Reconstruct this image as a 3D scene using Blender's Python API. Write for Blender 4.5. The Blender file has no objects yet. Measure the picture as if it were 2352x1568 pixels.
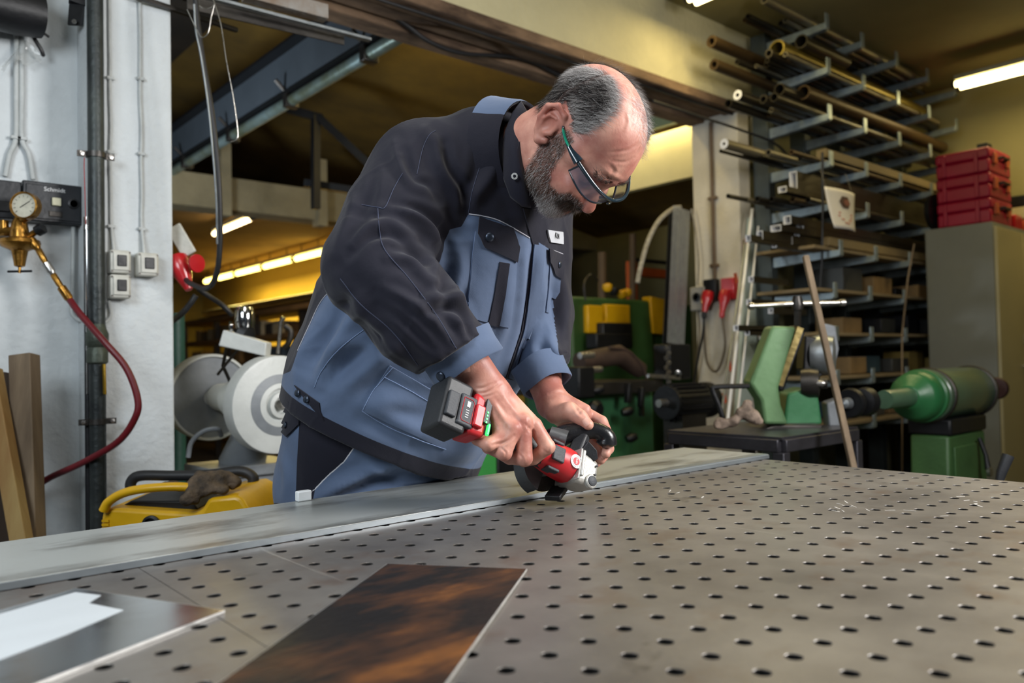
import bpy, bmesh, math, random
import numpy as np
from mathutils import Vector, Matrix
from mathutils.bvhtree import BVHTree
random.seed(7); np.random.seed(7)
SC = bpy.context.scene
COL = SC.collection
# ------------------------------------------------------------------ camera
# room frame: +X along the steel strip and the wall with the opening, +Y away across the table
FPX, PITCH, ROLL, YAW = 1820.667, 2.64071727e-02, -2.01081756e-02, 8.59342487e-01
TZ = 0.85                       # table top height
HC = TZ + 0.26005
FW = np.array([math.cos(YAW), math.sin(YAW), 0.0]); RT = np.array([math.sin(YAW), -math.cos(YAW), 0.0]); UP = np.array([0, 0, 1.0])
CF = FW * math.cos(PITCH) + UP * math.sin(PITCH); CU = -FW * math.sin(PITCH) + UP * math.cos(PITCH)
CAM = np.array([0, 0, HC])
cr, sr = math.cos(ROLL), math.sin(ROLL)
def ray(px, py):
    a2, b2 = px - 1176, py - 784
    a = a2 * cr + b2 * sr; b = -a2 * sr + b2 * cr
    return CF + RT * (a / FPX) - CU * (b / FPX)
def A(px, py, Z): return CAM + ray(px, py) * Z                      # a point seen at (px, py), Z metres ahead
def onz(px, py, z): r = ray(px, py); return CAM + r * ((z - HC) / r[2])
def ony(px, py, y): r = ray(px, py); return CAM + r * (y / r[1])
def onx(px, py, x): r = ray(px, py); return CAM + r * (x / r[0])
def project(P):
    d = np.asarray(P) - CAM; z = d @ CF; a = FPX * (d @ RT) / z; b = -FPX * (d @ CU) / z
    return 1176 + a * cr - b * sr, 784 + a * sr + b * cr, z
cam = bpy.data.cameras.new('camera'); co = bpy.data.objects.new('camera', cam); COL.objects.link(co)
cam.sensor_width = 36; cam.lens = 36 * FPX / 2352; cam.clip_start = .05; cam.clip_end = 60
xr = RT * cr + CU * (-sr); 
# camera right in world: direction whose pixel goes purely right
r0 = ray(1176, 784); rx = ray(1276, 784) - r0; ry = ray(1176, 684) - r0
rx /= np.linalg.norm(rx); ry /= np.linalg.norm(ry); rz = -r0 / np.linalg.norm(r0)
co.matrix_world = Matrix(((rx[0], ry[0], rz[0], 0), (rx[1], ry[1], rz[1], 0), (rx[2], ry[2], rz[2], HC), (0, 0, 0, 1)))
cam.dof.use_dof = True; cam.dof.focus_distance = 1.43; cam.dof.aperture_fstop = 3.4
SC.camera = co
# ------------------------------------------------------------------ world, lights, exposure
SC.view_settings.view_transform = 'Standard'; SC.view_settings.look = 'None'
SC.view_settings.exposure = 0.0; SC.view_settings.gamma = 1.0; SC.view_settings.use_curve_mapping = False
W = bpy.data.worlds.new('world'); SC.world = W; W.use_nodes = True
W.node_tree.nodes['Background'].inputs[0].default_value = (.75, .85, 1, 1)
W.node_tree.nodes['Background'].inputs[1].default_value = 0.025
def area(name, loc, target, size, power, col, sy=None, spread=180):
    l = bpy.data.lights.new(name, 'AREA'); l.energy = power; l.color = col; l.size = size
    if sy: l.shape = 'RECTANGLE'; l.size_y = sy
    l.spread = math.radians(spread)
    o = bpy.data.objects.new(name, l); COL.objects.link(o); o.location = Vector(loc)
    o.rotation_euler = (Vector(target) - Vector(loc)).to_track_quat('-Z', 'Y').to_euler()
    return o
cl = lambda r, d, u: Vector(CAM + RT * r + FW * d + UP * u)
area('softbox_right', cl(1.75, .95, .85), cl(.15, 1.5, .15), .8, 74, (1, .98, .96))
area('softbox_left', cl(-1.15, -.1, 1.0), cl(-1.2, 2.3, .1), .8, 36, (.84, .93, 1))
area('added_beam_light', (.55, 4.4, 1.5), (1.75, 5.0, 2.8), .5, 34, (.8, .9, 1))  # added unseen light that brightens the crane beam
area('softbox_top', cl(-.1, .9, 1.7), cl(.0, 1.5, 0), .7, 13, (1, .98, .96))
# ------------------------------------------------------------------ materials
def hexc(h):
    v = [int(h[i:i + 2], 16) / 255 for i in (0, 2, 4)]
    return tuple((c / 12.92 if c <= .04045 else ((c + .055) / 1.055) ** 2.4) for c in v) + (1,)
MATS = {}
def mat(name, col, rough=.6, metal=0., var=.25, scale=6, bump=.15, bscale=60, col2=None, emit=None, es=0, alpha=1, trans=0, spec=.5, sheen=0, stretch=None, coat=0, thr=(.35, .7)):
    if name in MATS: return MATS[name]
    m = bpy.data.materials.new(name); m.use_nodes = True; nt = m.node_tree; N = nt.nodes; Lk = nt.links
    b = N['Principled BSDF']; c = hexc(col) if isinstance(col, str) else col
    if col2 is None: c2 = tuple(x * (1 - var) for x in c[:3]) + (1,)
    else: c2 = hexc(col2)
    tc = N.new('ShaderNodeTexCoord'); mp = N.new('ShaderNodeMapping'); Lk.new(tc.outputs['Object'], mp.inputs[0])
    if stretch: mp.inputs['Scale'].default_value = stretch
    n = N.new('ShaderNodeTexNoise'); n.inputs['Scale'].default_value = scale; n.inputs['Detail'].default_value = 6; n.inputs['Roughness'].default_value = .62
    Lk.new(mp.outputs[0], n.inputs['Vector'])
    rp = N.new('ShaderNodeValToRGB'); rp.color_ramp.elements[0].position = thr[0]; rp.color_ramp.elements[1].position = thr[1]
    rp.color_ramp.elements[0].color = c2; rp.color_ramp.elements[1].color = c
    Lk.new(n.outputs[0], rp.inputs[0]); Lk.new(rp.outputs[0], b.inputs['Base Color'])
    b.inputs['Roughness'].default_value = rough; b.inputs['Metallic'].default_value = metal
    b.inputs['Specular IOR Level'].default_value = spec
    b.inputs['Sheen Weight'].default_value = sheen; b.inputs['Coat Weight'].default_value = coat
    if trans: b.inputs['Transmission Weight'].default_value = trans
    if alpha < 1: b.inputs['Alpha'].default_value = alpha
    if bump:
        n2 = N.new('ShaderNodeTexNoise'); n2.inputs['Scale'].default_value = bscale; n2.inputs['Detail'].default_value = 4
        Lk.new(mp.outputs[0], n2.inputs['Vector'])
        bp = N.new('ShaderNodeBump'); bp.inputs['Strength'].default_value = bump; bp.inputs['Distance'].default_value = .01
        Lk.new(n2.outputs[0], bp.inputs['Height']); Lk.new(bp.outputs[0], b.inputs['Normal'])
        mr = N.new('ShaderNodeMapRange'); mr.inputs['To Min'].default_value = max(0.03, rough - .1); mr.inputs['To Max'].default_value = min(1, rough + .1)
        Lk.new(n.outputs[0], mr.inputs[0]); Lk.new(mr.outputs[0], b.inputs['Roughness'])
    if emit: b.inputs['Emission Color'].default_value = hexc(emit); b.inputs['Emission Strength'].default_value = es
    MATS[name] = m; return m
# ------------------------------------------------------------------ mesh builder
class MB:
    def __init__(s): s.v = []; s.f = []; s.m = []; s.mi = 0
    def add(s, vs, fs):
        o = len(s.v); s.v += [tuple(float(c) for c in v) for v in vs]; s.f += [tuple(i + o for i in f) for f in fs]; s.m += [s.mi] * len(fs); return s
    def box(s, lo, hi, R=None, c=None):
        x0, y0, z0 = lo; x1, y1, z1 = hi
        vs = [(x, y, z) for x in (x0, x1) for y in (y0, y1) for z in (z0, z1)]
        if R is not None: vs = [np.asarray(c) + np.asarray(R).T @ np.array(v) for v in vs]
        return s.add(vs, [(0, 1, 3, 2), (4, 6, 7, 5), (0, 4, 5, 1), (2, 3, 7, 6), (0, 2, 6, 4), (1, 5, 7, 3)])
    def bar(s, a, b, w, h, up=(0, 0, 1)):          # rectangular bar from a to b
        a = np.asarray(a, float); b = np.asarray(b, float); d = b - a; d /= np.linalg.norm(d); u = np.asarray(up, float)
        if abs(d @ u) > .98: u = np.array([1., 0, 0])
        x = np.cross(d, u); x /= np.linalg.norm(x); z = np.cross(x, d)
        vs = [p + x * sx * w / 2 + z * sz * h / 2 for p in (a, b) for sx in (-1, 1) for sz in (-1, 1)]
        return s.add(vs, [(0, 2, 3, 1), (4, 5, 7, 6), (0, 1, 5, 4), (2, 6, 7, 3), (0, 4, 6, 2), (1, 3, 7, 5)])
    def tube(s, pts, r, n=10, cap=True, sq=1.0):
        P = [np.asarray(p, float) for p in pts]; k = len(P)
        rs = r if hasattr(r, '__len__') else [r] * k
        T = [P[min(i + 1, k - 1)] - P[max(i - 1, 0)] for i in range(k)]; T = [t / (np.linalg.norm(t) + 1e-12) for t in T]
        u = np.array([0, 0, 1.]) if abs(T[0][2]) < .9 else np.array([1., 0, 0])
        vs = []
        for i in range(k):
            u = u - T[i] * (u @ T[i]); u /= np.linalg.norm(u); w = np.cross(T[i], u)
            for j in range(n):
                a = 2 * math.pi * j / n; vs.append(P[i] + (u * math.cos(a) + w * math.sin(a) * sq) * rs[i])
        fs = [(i * n + j, i * n + (j + 1) % n, (i + 1) * n + (j + 1) % n, (i + 1) * n + j) for i in range(k - 1) for j in range(n)]
        if cap: fs += [tuple(reversed(range(n))), tuple(range((k - 1) * n, k * n))]
        return s.add(vs, fs)
    def cyl(s, a, b, r, n=24, r2=None): return s.tube([a, b], [r, r if r2 is None else r2], n)
    def lathe(s, prof, o, ax, n=32, closed=False):       # prof: (radius, distance along ax)
        o = np.asarray(o, float); ax = np.asarray(ax, float); ax = ax / np.linalg.norm(ax)
        u = np.cross(ax, [0, 0, 1.]); 
        if np.linalg.norm(u) < .1: u = np.cross(ax, [1., 0, 0])
        u /= np.linalg.norm(u); w = np.cross(ax, u)
        vs = [o + ax * t + (u * math.cos(2 * math.pi * j / n) + w * math.sin(2 * math.pi * j / n)) * max(r, 1e-5) for r, t in prof for j in range(n)]
        k = len(prof)
        fs = [(i * n + j, i * n + (j + 1) % n, (i + 1) * n + (j + 1) % n, (i + 1) * n + j) for i in range(k - 1) for j in range(n)]
        if closed: fs += [((k - 1) * n + j, (k - 1) * n + (j + 1) % n, (j + 1) % n, j) for j in range(n)]
        else: fs += [tuple(reversed(range(n))), tuple(range((k - 1) * n, k * n))]
        return s.add(vs, fs)
    def pipe(s, a, b, r, ri, n=20):                      # hollow tube with wall
        a = np.asarray(a, float); b = np.asarray(b, float); L = np.linalg.norm(b - a)
        return s.lathe([(r, 0), (r, L), (ri, L), (ri, 0)], a, b - a, n, closed=True)
    def prism(s, poly, ex):                              # planar 3D polygon extruded by vector ex
        P = [np.asarray(p, float) for p in poly]; n = len(P); ex = np.asarray(ex, float)
        return s.add(P + [p + ex for p in P], [tuple(reversed(range(n))), tuple(range(n, 2 * n))] + [(i, (i + 1) % n, n + (i + 1) % n, n + i) for i in range(n)])
    def build(s, name, m, parent=None, smooth=None, bevel=0, sub=0, seg=2, recenter=True):
        me = bpy.data.meshes.new(name); me.from_pydata(s.v, [], s.f); me.update()
        ms = m if isinstance(m, (list, tuple)) else [m]
        for mm in ms: me.materials.append(mm)
        if len(ms) > 1: me.polygons.foreach_set('material_index', s.m)
        bm = bmesh.new(); bm.from_mesh(me); bmesh.ops.recalc_face_normals(bm, faces=bm.faces); bm.to_mesh(me); bm.free()
        o = bpy.data.objects.new(name, me); COL.objects.link(o)
        if smooth is None: smooth = 40
        if smooth:
            me.polygons.foreach_set('use_smooth', [True] * len(me.polygons)); 
            try: me.set_sharp_from_angle(angle=math.radians(smooth))
            except Exception: pass
        if parent is None and recenter:
            V = np.array([v.co[:] for v in me.vertices]); c = np.array([(V[:, 0].min() + V[:, 0].max()) / 2, (V[:, 1].min() + V[:, 1].max()) / 2, V[:, 2].min()])
            me.transform(Matrix.Translation(-Vector(c))); o.location = Vector(c)
        elif parent is not None:
            o.parent = parent; o.matrix_parent_inverse = parent.matrix_basis.inverted()
        if bevel:
            b = o.modifiers.new('bevel', 'BEVEL'); b.width = bevel; b.segments = seg; b.limit_method = 'ANGLE'; b.angle_limit = math.radians(35)
        if sub:
            b = o.modifiers.new('sub', 'SUBSURF'); b.levels = b.render_levels = sub
        return o
def tag(o, label=None, cat=None, group=None, kind=None):
    if label: o['label'] = label
    if cat: o['category'] = cat
    if group: o['group'] = group
    if kind: o['kind'] = kind
    return o
def thing(name, loc, label, cat, group=None):
    o = bpy.data.objects.new(name, None); COL.objects.link(o); o.location = Vector([float(c) for c in loc]); o.empty_display_size = .1
    return tag(o, label, cat, group)
def copy_tree(o, off, label=None, parent=None):
    c = o.copy(); COL.objects.link(c)
    if parent is not None: c.parent = parent
    else: c.location = o.location + Vector(off)
    if label: c['label'] = label
    for ch in list(o.children): copy_tree(ch, off, None, c)
    return c
def bez(pts, n=8):                                        # Catmull-Rom through points
    P = [np.asarray(p, float) for p in pts]; P = [2 * P[0] - P[1]] + P + [2 * P[-1] - P[-2]]; out = []
    for i in range(1, len(P) - 2):
        for k in range(n):
            t = k / n; out.append(.5 * ((2 * P[i]) + (P[i + 1] - P[i - 1]) * t + (2 * P[i - 1] - 5 * P[i] + 4 * P[i + 1] - P[i + 2]) * t * t + (3 * P[i] - P[i - 1] - 3 * P[i + 1] + P[i + 2]) * t ** 3))
    out.append(P[-2]); return out
def text_part(s, size, loc, xdir, ydir, m, parent, name='lettering', ext=.0004, bold=False):
    cu = bpy.data.curves.new('txt', 'FONT'); cu.body = s; cu.size = size; cu.extrude = ext; cu.align_x = 'CENTER'; cu.align_y = 'CENTER'
    if bold: cu.offset = size * .02
    t = bpy.data.objects.new('txt', cu); COL.objects.link(t); dg = bpy.context.evaluated_depsgraph_get(); dg.update()
    me = bpy.data.meshes.new_from_object(t.evaluated_get(dg)); bpy.data.objects.remove(t)
    x = np.asarray(xdir, float); x /= np.linalg.norm(x); y = np.asarray(ydir, float); y = y - x * (x @ y); y /= np.linalg.norm(y); z = np.cross(x, y)
    me.transform(Matrix(((x[0], y[0], z[0], loc[0]), (x[1], y[1], z[1], loc[1]), (x[2], y[2], z[2], loc[2]), (0, 0, 0, 1))))
    me.materials.clear(); me.materials.append(m)
    o = bpy.data.objects.new(name, me); COL.objects.link(o); o.parent = parent; o.matrix_parent_inverse = parent.matrix_world.inverted() if parent.parent else parent.matrix_basis.inverted()
    return o
# ------------------------------------------------------------------ setting
M_plaster = mat('white_plaster', 'c9ced0', .8, var=.12, scale=5, bump=.5, bscale=45)
M_plaster_y = mat('cream_plaster', 'c0b894', .85, var=.16, scale=3, bump=.5, bscale=35)
M_ceil = mat('olive_ceiling_paint', '8a8158', .9, var=.2, scale=2, bump=.1)
M_conc = mat('concrete', '9d9274', .9, var=.3, scale=4, bump=.4, bscale=30)
M_brownbeam = mat('rough_brown_concrete', '8a7058', .9, col2='3d2c20', scale=9, bump=.8, bscale=40, stretch=(.3, 1, 1))
M_floor = mat('dark_concrete_floor', '4a4742', .7, var=.3, scale=3)
M_roof = mat('dark_roof_boards', '33281a', .9, col2='17110a', scale=1.3, bump=.3)
M_roof2 = mat('olive_roof_paint', '8a6c26', .9, col2='4a3a18', scale=.9, bump=.3)
M_olive = mat('olive_rear_paint', '8f7b3c', .9, col2='6d5c2a', scale=1.0, bump=.1)
M_blackm = mat('black_painted_steel', '1b1c1f', .45, .3, scale=8, bump=.1)
M_dsteel = mat('dark_steel', '4a4744', .4, .8, scale=10, bump=.1)
M_steel = mat('bright_steel', 'b8b6b2', .28, .9, scale=14, bump=.08)
M_galv = mat('galvanised_steel', '9aa0a4', .38, .75, scale=20, bump=.1)
WY = 2.65; CZ = 3.06; PLX = ony(398, 600, WY)[0]; SX = ony(205, 600, WY)[0]; RX0 = ony(1702, 600, WY)[0]; RX1 = RX0 + .12; EX = 6.25
BZ = 2.62; WT = .33
def struct(name, mb, m, **k): o = mb.build(name, m, smooth=k.pop('smooth', 30), **k); o['kind'] = 'structure'; return o
struct('floor', MB().box((-3, -2.5, -.1), (EX + .2, 13.2, 0)), M_floor)
struct('ceiling', MB().box((-3, -2.5, CZ), (EX + .2, WY + WT, CZ + .1)), M_ceil)
struct('wall_left', MB().box((-3, WY + .14, 0), (SX + .02, WY + WT, CZ)), M_plaster)
w = MB().box((SX, WY, 0), (PLX, WY + WT, CZ)); struct('wall_pillar_left', w, M_plaster, bevel=.006)
w = MB().box((PLX, WY, BZ), (EX, WY + WT, CZ)); struct('wall_over_opening', w, M_plaster_y)
w = MB().box((PLX, WY - .012, BZ - .05), (RX1 - .05, WY + .09, BZ + .004)); struct('trim_1', w, M_brownbeam, bevel=.006)
w = MB().box((PLX, WY + .115, BZ - .035), (RX1 - .05, WY + .21, BZ + .003)); struct('trim_2', w, M_brownbeam, bevel=.006)
w = MB().box((PLX, WY + .23, BZ - .06), (RX0, WY + WT + .01, BZ + .003)); struct('trim_3', w, M_brownbeam, bevel=.006)
w = MB().box((RX0, WY, 0), (RX1, WY + WT, BZ)); struct('wall_pillar_right', w, mat('pale_pillar_plaster', 'd0c9ba', .85, var=.14, scale=4, bump=.4, bscale=35), bevel=.006)
struct('wall_behind_rack', MB().box((RX1, WY + .1, 0), (EX, WY + WT, BZ)), mat('sage_plaster', 'a09c78', .85, var=.15, bump=.3))
struct('wall_right', MB().box((EX, -2.5, 0), (EX + .12, WY + WT, CZ)), mat('pale_olive_plaster', '9c9468', .85, var=.12, scale=1.5, bump=.2))
struct('trim_4', MB().box((EX - .1, .6, 2.02), (EX, 2.5, 2.10)), M_plaster_y)
# room beyond the opening
RZ = 3.6
struct('wall_rear', MB().box((-1, 13, 0), (7, 13.15, RZ)), M_olive)
struct('wall_rear_left', MB().box((-1, WY + WT, 0), (-.88, 13, RZ)), M_roof)
struct('wall_rear_right', MB().box((6.6, WY + WT, 0), (6.72, 13, RZ)), mat('ochre_plaster', '8d8258', .9, var=.2, scale=2, bump=.2))
roof = MB().prism([(-.9, 3.0, 2.75), (1.98, 3.0, 3.45), (6.6, 3.0, 2.5), (6.6, 3.0, 2.6), (1.98, 3.0, 3.6), (-.9, 3.0, 2.9)], (0, 10, 0))
roof.m = [0] * len(roof.m); roof.m[3] = 1
struct('ceiling_rear', roof, [M_roof, M_roof2])
pa, pb = onx(1592, 284, 4.3), onx(1592, 404, 4.3)
struct('wall_rear_panel', MB().box((4.3, pa[1] - .5, pb[2]), (4.36, 6.1, pa[2])), mat('pale_yellow_panel', 'd6cc9e', .8, var=.08))
# concrete cross beam far in the rear room, on which the lower ceiling rests
b0 = ony(395, 393, 6.2); b1 = ony(395, 470, 6.2)
struct('trim_5', MB().box((.5, 6.15, b1[2]), (6.6, 6.4, b0[2])), M_conc)
for i, px in enumerate((515, 735)):
    p = ony(px, 400, 6.15)
    struct('trim_%d' % (6 + i), MB().box((p[0] - .05, 6.08, b1[2] - .06), (p[0] + .03, 6.2, b0[2] + .25)), M_conc)
struct('ceiling_rear_low', MB().box((.5, 6.4, b1[2] + .12), (6.6, 13, b1[2] + .2)), mat('warm_ceiling_paint', '9a7d45', .9, col2='6f5428', scale=1.2))
# ------------------------------------------------------------------ welding table
def table_mat():
    m = bpy.data.materials.new('worn_table_steel'); m.use_nodes = True; nt = m.node_tree; N = nt.nodes; L = nt.links; b = N['Principled BSDF']
    tc = N.new('ShaderNodeTexCoord')
    def noise(sc, st=(1, 1, 1), det=6, rot=0):
        mp = N.new('ShaderNodeMapping'); mp.inputs['Scale'].default_value = st; mp.inputs['Rotation'].default_value = (0, 0, rot); L.new(tc.outputs['Object'], mp.inputs[0])
        n = N.new('ShaderNodeTexNoise'); n.inputs['Scale'].default_value = sc; n.inputs['Detail'].default_value = det; n.inputs['Roughness'].default_value = .65
        L.new(mp.outputs[0], n.inputs['Vector']); return n
    def ramp(src, a, b_, c0, c1):
        r = N.new('ShaderNodeValToRGB'); r.color_ramp.elements[0].position = a; r.color_ramp.elements[1].position = b_; r.color_ramp.elements[0].color = c0; r.color_ramp.elements[1].color = c1
        L.new(src, r.inputs[0]); return r
    def mix(f, a, c): 
        x = N.new('ShaderNodeMix'); x.data_type = 'RGBA'; L.new(f, x.inputs[0]); L.new(a, x.inputs[6])
        if isinstance(c, tuple): x.inputs[7].default_value = c
        else: L.new(c, x.inputs[7])
        return x.outputs[2]
    n1 = noise(3.2, det=8); base = ramp(n1.outputs[0], .3, .7, hexc('5a5654'), hexc('88847f'))
    n2 = noise(7, (1, 1, 1), 5); f2 = ramp(n2.outputs[0], .55, .72, (0, 0, 0, 1), (.55, .55, .55, 1))
    c = mix(f2.outputs[0], base.outputs[0], hexc('604735'))
    n3 = noise(2.2, (1, 14, 1), 9, .5); f3 = ramp(n3.outputs[0], .62, .68, (0, 0, 0, 1), (.35, .35, .35, 1))
    c = mix(f3.outputs[0], c, hexc('7c776f'))
    n4 = noise(1.8, (30, 1, 1), 9, 1.1); f4 = ramp(n4.outputs[0], .68, .7, (0, 0, 0, 1), (.4, .4, .4, 1))
    c = mix(f4.outputs[0], c, hexc('b4b0a8'))
    n6 = noise(9, (1, 1, 1), 8); f6 = ramp(n6.outputs[0], .3, .36, (.5, .5, .5, 1), (0, 0, 0, 1)); c = mix(f6.outputs[0], c, hexc('2a2523'))
    L.new(c, b.inputs['Base Color']); b.inputs['Metallic'].default_value = .45
    n5 = noise(5, (1, 3, 1), 6); rr = N.new('ShaderNodeMapRange'); rr.inputs['To Min'].default_value = .27; rr.inputs['To Max'].default_value = .48; L.new(n5.outputs[0], rr.inputs[0]); L.new(rr.outputs[0], b.inputs['Roughness'])
    bp = N.new('ShaderNodeBump'); bp.inputs['Strength'].default_value = .12; bp.inputs['Distance'].default_value = .002; n7 = noise(130); L.new(n7.outputs[0], bp.inputs['Height']); L.new(bp.outputs[0], b.inputs['Normal'])
    return m
M_table = table_mat(); q0 = np.array
HX, HY, HR = .48406, .47008, .0078
tab = thing('welding_table', (1.05, .85, 0), 'heavy steel welding table with a perforated grid of round holes, in the foreground', 'table')
def hole_panel(x0, x1, y0, y1):
    mb = MB(); n = 20; nx = round((x1 - x0) / .05); ny = round((y1 - y0) / .05)
    for i in range(nx):
        for j in range(ny):
            cx, cy = x0 + .025 + .05 * i, y0 + .025 + .05 * j; e = .025
            if i == 0: pass
            vs = []
            for k in range(n):
                a = 2 * math.pi * (k + .5) / n; ca, sa = math.cos(a), math.sin(a); q = e / max(abs(ca), abs(sa))
                vs.append((cx + ca * q, cy + sa * q, TZ))
            # exact corners: snap nearest ones
            for sx in (-1, 1):
                for sy in (-1, 1):
                    k = min(range(n), key=lambda t: (vs[t][0] - cx - sx * e) ** 2 + (vs[t][1] - cy - sy * e) ** 2); vs[k] = (cx + sx * e, cy + sy * e, TZ)
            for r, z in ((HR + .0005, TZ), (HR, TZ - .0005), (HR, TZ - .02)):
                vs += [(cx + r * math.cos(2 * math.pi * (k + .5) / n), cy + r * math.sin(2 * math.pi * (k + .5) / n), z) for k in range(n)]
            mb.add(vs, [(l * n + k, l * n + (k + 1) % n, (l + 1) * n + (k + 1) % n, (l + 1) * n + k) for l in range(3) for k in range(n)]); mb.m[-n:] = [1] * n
    # side skirt
    for a, b in (((x0, y0), (x1, y0)), ((x1, y0), (x1, y1)), ((x1, y1), (x0, y1)), ((x0, y1), (x0, y0))):
        mb.add([(a[0], a[1], TZ), (b[0], b[1], TZ), (b[0], b[1], TZ - .1), (a[0], a[1], TZ - .1)], [(0, 1, 2, 3)])
    return mb
sx = HX - 3.5 * .05 + .0; gx0 = HX - 3.5 * .05
p = hole_panel(gx0 + .0006, gx0 + .0006 + 1.5, HY - 6.5 * .05 + .05, HY + 18.5 * .05).build('table_panel', [M_table, mat('shade_dark_hole_wall', '100e0d', .7, .2, bump=0)], tab, smooth=30)  # hole walls coloured near black, painting in the shade inside them
p = hole_panel(gx0 - .0006 - .7, gx0 - .0006, HY - 6.5 * .05 + .05, HY + 18.5 * .05).build('table_panel', [M_table, mat('shade_dark_hole_wall', '100e0d', .7, .2, bump=0)], tab, smooth=30)
TX0, TX1, TY0, TY1 = gx0 - .7, gx0 + 1.5, HY - 5.5 * .05, HY + 18.5 * .05
mb = MB().box((TX0 + .01, TY0 + .01, TZ - .2), (TX1 - .01, TY1 - .01, TZ - .16))
mb.build('under_frame', M_blackm, tab)
for x in (TX0 + .1, TX1 - .1):
    for y in (TY0 + .1, TY1 - .1): MB().box((x - .04, y - .04, 0.01), (x + .04, y + .04, TZ - .16)).box((x - .07, y - .07, 0), (x + .07, y + .07, .015)).build('leg', M_blackm, tab, bevel=.004)
rc_ = random.Random(4)
for cx_, cy_, n_ in ((1950, 1165, 9), (2260, 1150, 5), (1590, 1134, 3), (2110, 1182, 3)):
    for i in range(n_):
        a_ = onz(cx_ + rc_.uniform(-55, 55), cy_ + rc_.uniform(-12, 12), TZ + .0003); b_ = a_ + q0([rc_.uniform(-.02, .02), rc_.uniform(-.02, .02), 0]); MB().bar(a_, b_, .0012 + rc_.random() * .002, .0004).build('chalk_mark', mat('chalk', 'b9b6b0', .9, bump=0), tab)
# long steel strip on the table
M_strip = mat('mill_steel_strip', 'bcc0be', .36, .62, col2='6c6a64', thr=(.3, .5), scale=7, bump=.06, bscale=200, stretch=(.5, 1.6, 1))
M_cut = mat('cut_steel_edge', 'a9b2b8', .32, .8, var=.1, scale=10, bump=.03)
st = thing('steel_strip', (.9, 1.25, TZ), 'long wide steel strip lying along the far edge of the welding table', 'steel strip')
MB().box((-.25, 1.122, TZ + .0005), (1.83, 1.388, TZ + .0105)).build('plate', M_strip, st, bevel=.0008)
MB().box((-.25, 1.1195, TZ + .0012), (1.829, 1.1222, TZ + .0098)).build('ground_edge', M_cut, st)
b = MB().box((1.07, 1.122, TZ + .0105), (1.825, 1.150, TZ + .0125)).build('strip_reflection_band', M_cut, None); tag(b, 'narrow thin band imitating a reflection on the far strip beyond the grinder', 'reflection band')  # thin raised band standing in for a reflection on the strip
# rusty plate and aluminium sheet
def rust_mat():
    m = mat('rusty_mill_scale', '8f5a2a', .5, .35, col2='1d1a1a', scale=5, bump=.15, bscale=60, stretch=(1.0, 2.6, 1), thr=(.44, .74))
    N = m.node_tree.nodes; L = m.node_tree.links; rp = [n for n in N if n.type == 'VALTORGB'][0]
    e = rp.color_ramp.elements.new(.57); e.color = hexc('4b3020'); return m
q = np.array; L0, R0 = q([.548, .891]), q([.658, .744]); dv = q([-.275, -.212]); dv /= np.linalg.norm(dv)
def sheet(name, pts, t, m, medge, label, cat, z0=TZ + .0005):
    o = thing(name, (sum(p[0] for p in pts) / 4, sum(p[1] for p in pts) / 4, z0), label, cat)
    MB().prism([(p[0], p[1], z0) for p in pts], (0, 0, t)).build('sheet', m, o)
    c = q(pts).mean(0); mb = MB()
    for i in range(4):
        a, b_ = q(pts[i]), q(pts[(i + 1) % 4]); nrm = (a + b_) / 2 - c; e = (b_ - a) / np.linalg.norm(b_ - a); nn = nrm - e * (nrm @ e); nn /= np.linalg.norm(nn)
        mb.prism([(*(a - nn * .0004), z0 + .0002), (*(b_ - nn * .0004), z0 + .0002), (*(b_ + nn * .0004), z0 + .0002), (*(a + nn * .0004), z0 + .0002)], (0, 0, t - .0002))
    mb.build('cut_edge', medge, o); return o
sheet('rusty_steel_plate', [L0, R0, R0 + dv * .56, L0 + dv * .56], .003, rust_mat(), mat('bright_cut_edge', 'f0f0ee', .35, .5, scale=50, bump=0), 'rusty brown steel plate with a bright cut edge lying diagonally on the table', 'steel plate')
T0, R1 = q([.222, 1.057]), q([.319, .846]); dd = q([-.18, -.081]); dd /= np.linalg.norm(dd)
al = sheet('aluminium_sheet', [T0, R1, R1 + dd * .45, T0 + dd * .45], .003, mat('polished_aluminium', 'c9ced2', .16, 1, var=.1, scale=8, bump=.03, bscale=30, stretch=(.4, 1, 1)), MATS['bright_cut_edge'], 'shiny aluminium sheet with white film at the left front of the table', 'metal sheet')
pf = [onz(px, py, TZ + .0037) for px, py in ((173, 1360), (232, 1367), (203, 1385), (284, 1401), (150, 1458), (0, 1515), (-120, 1560), (-260, 1470), (0, 1410))]
MB().prism(pf, (0, 0, .0003)).build('protective_film', mat('white_film', 'bfc5ca', .5, var=.06, scale=4, bump=.03, stretch=(.5, 3, 1)), al)
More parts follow.
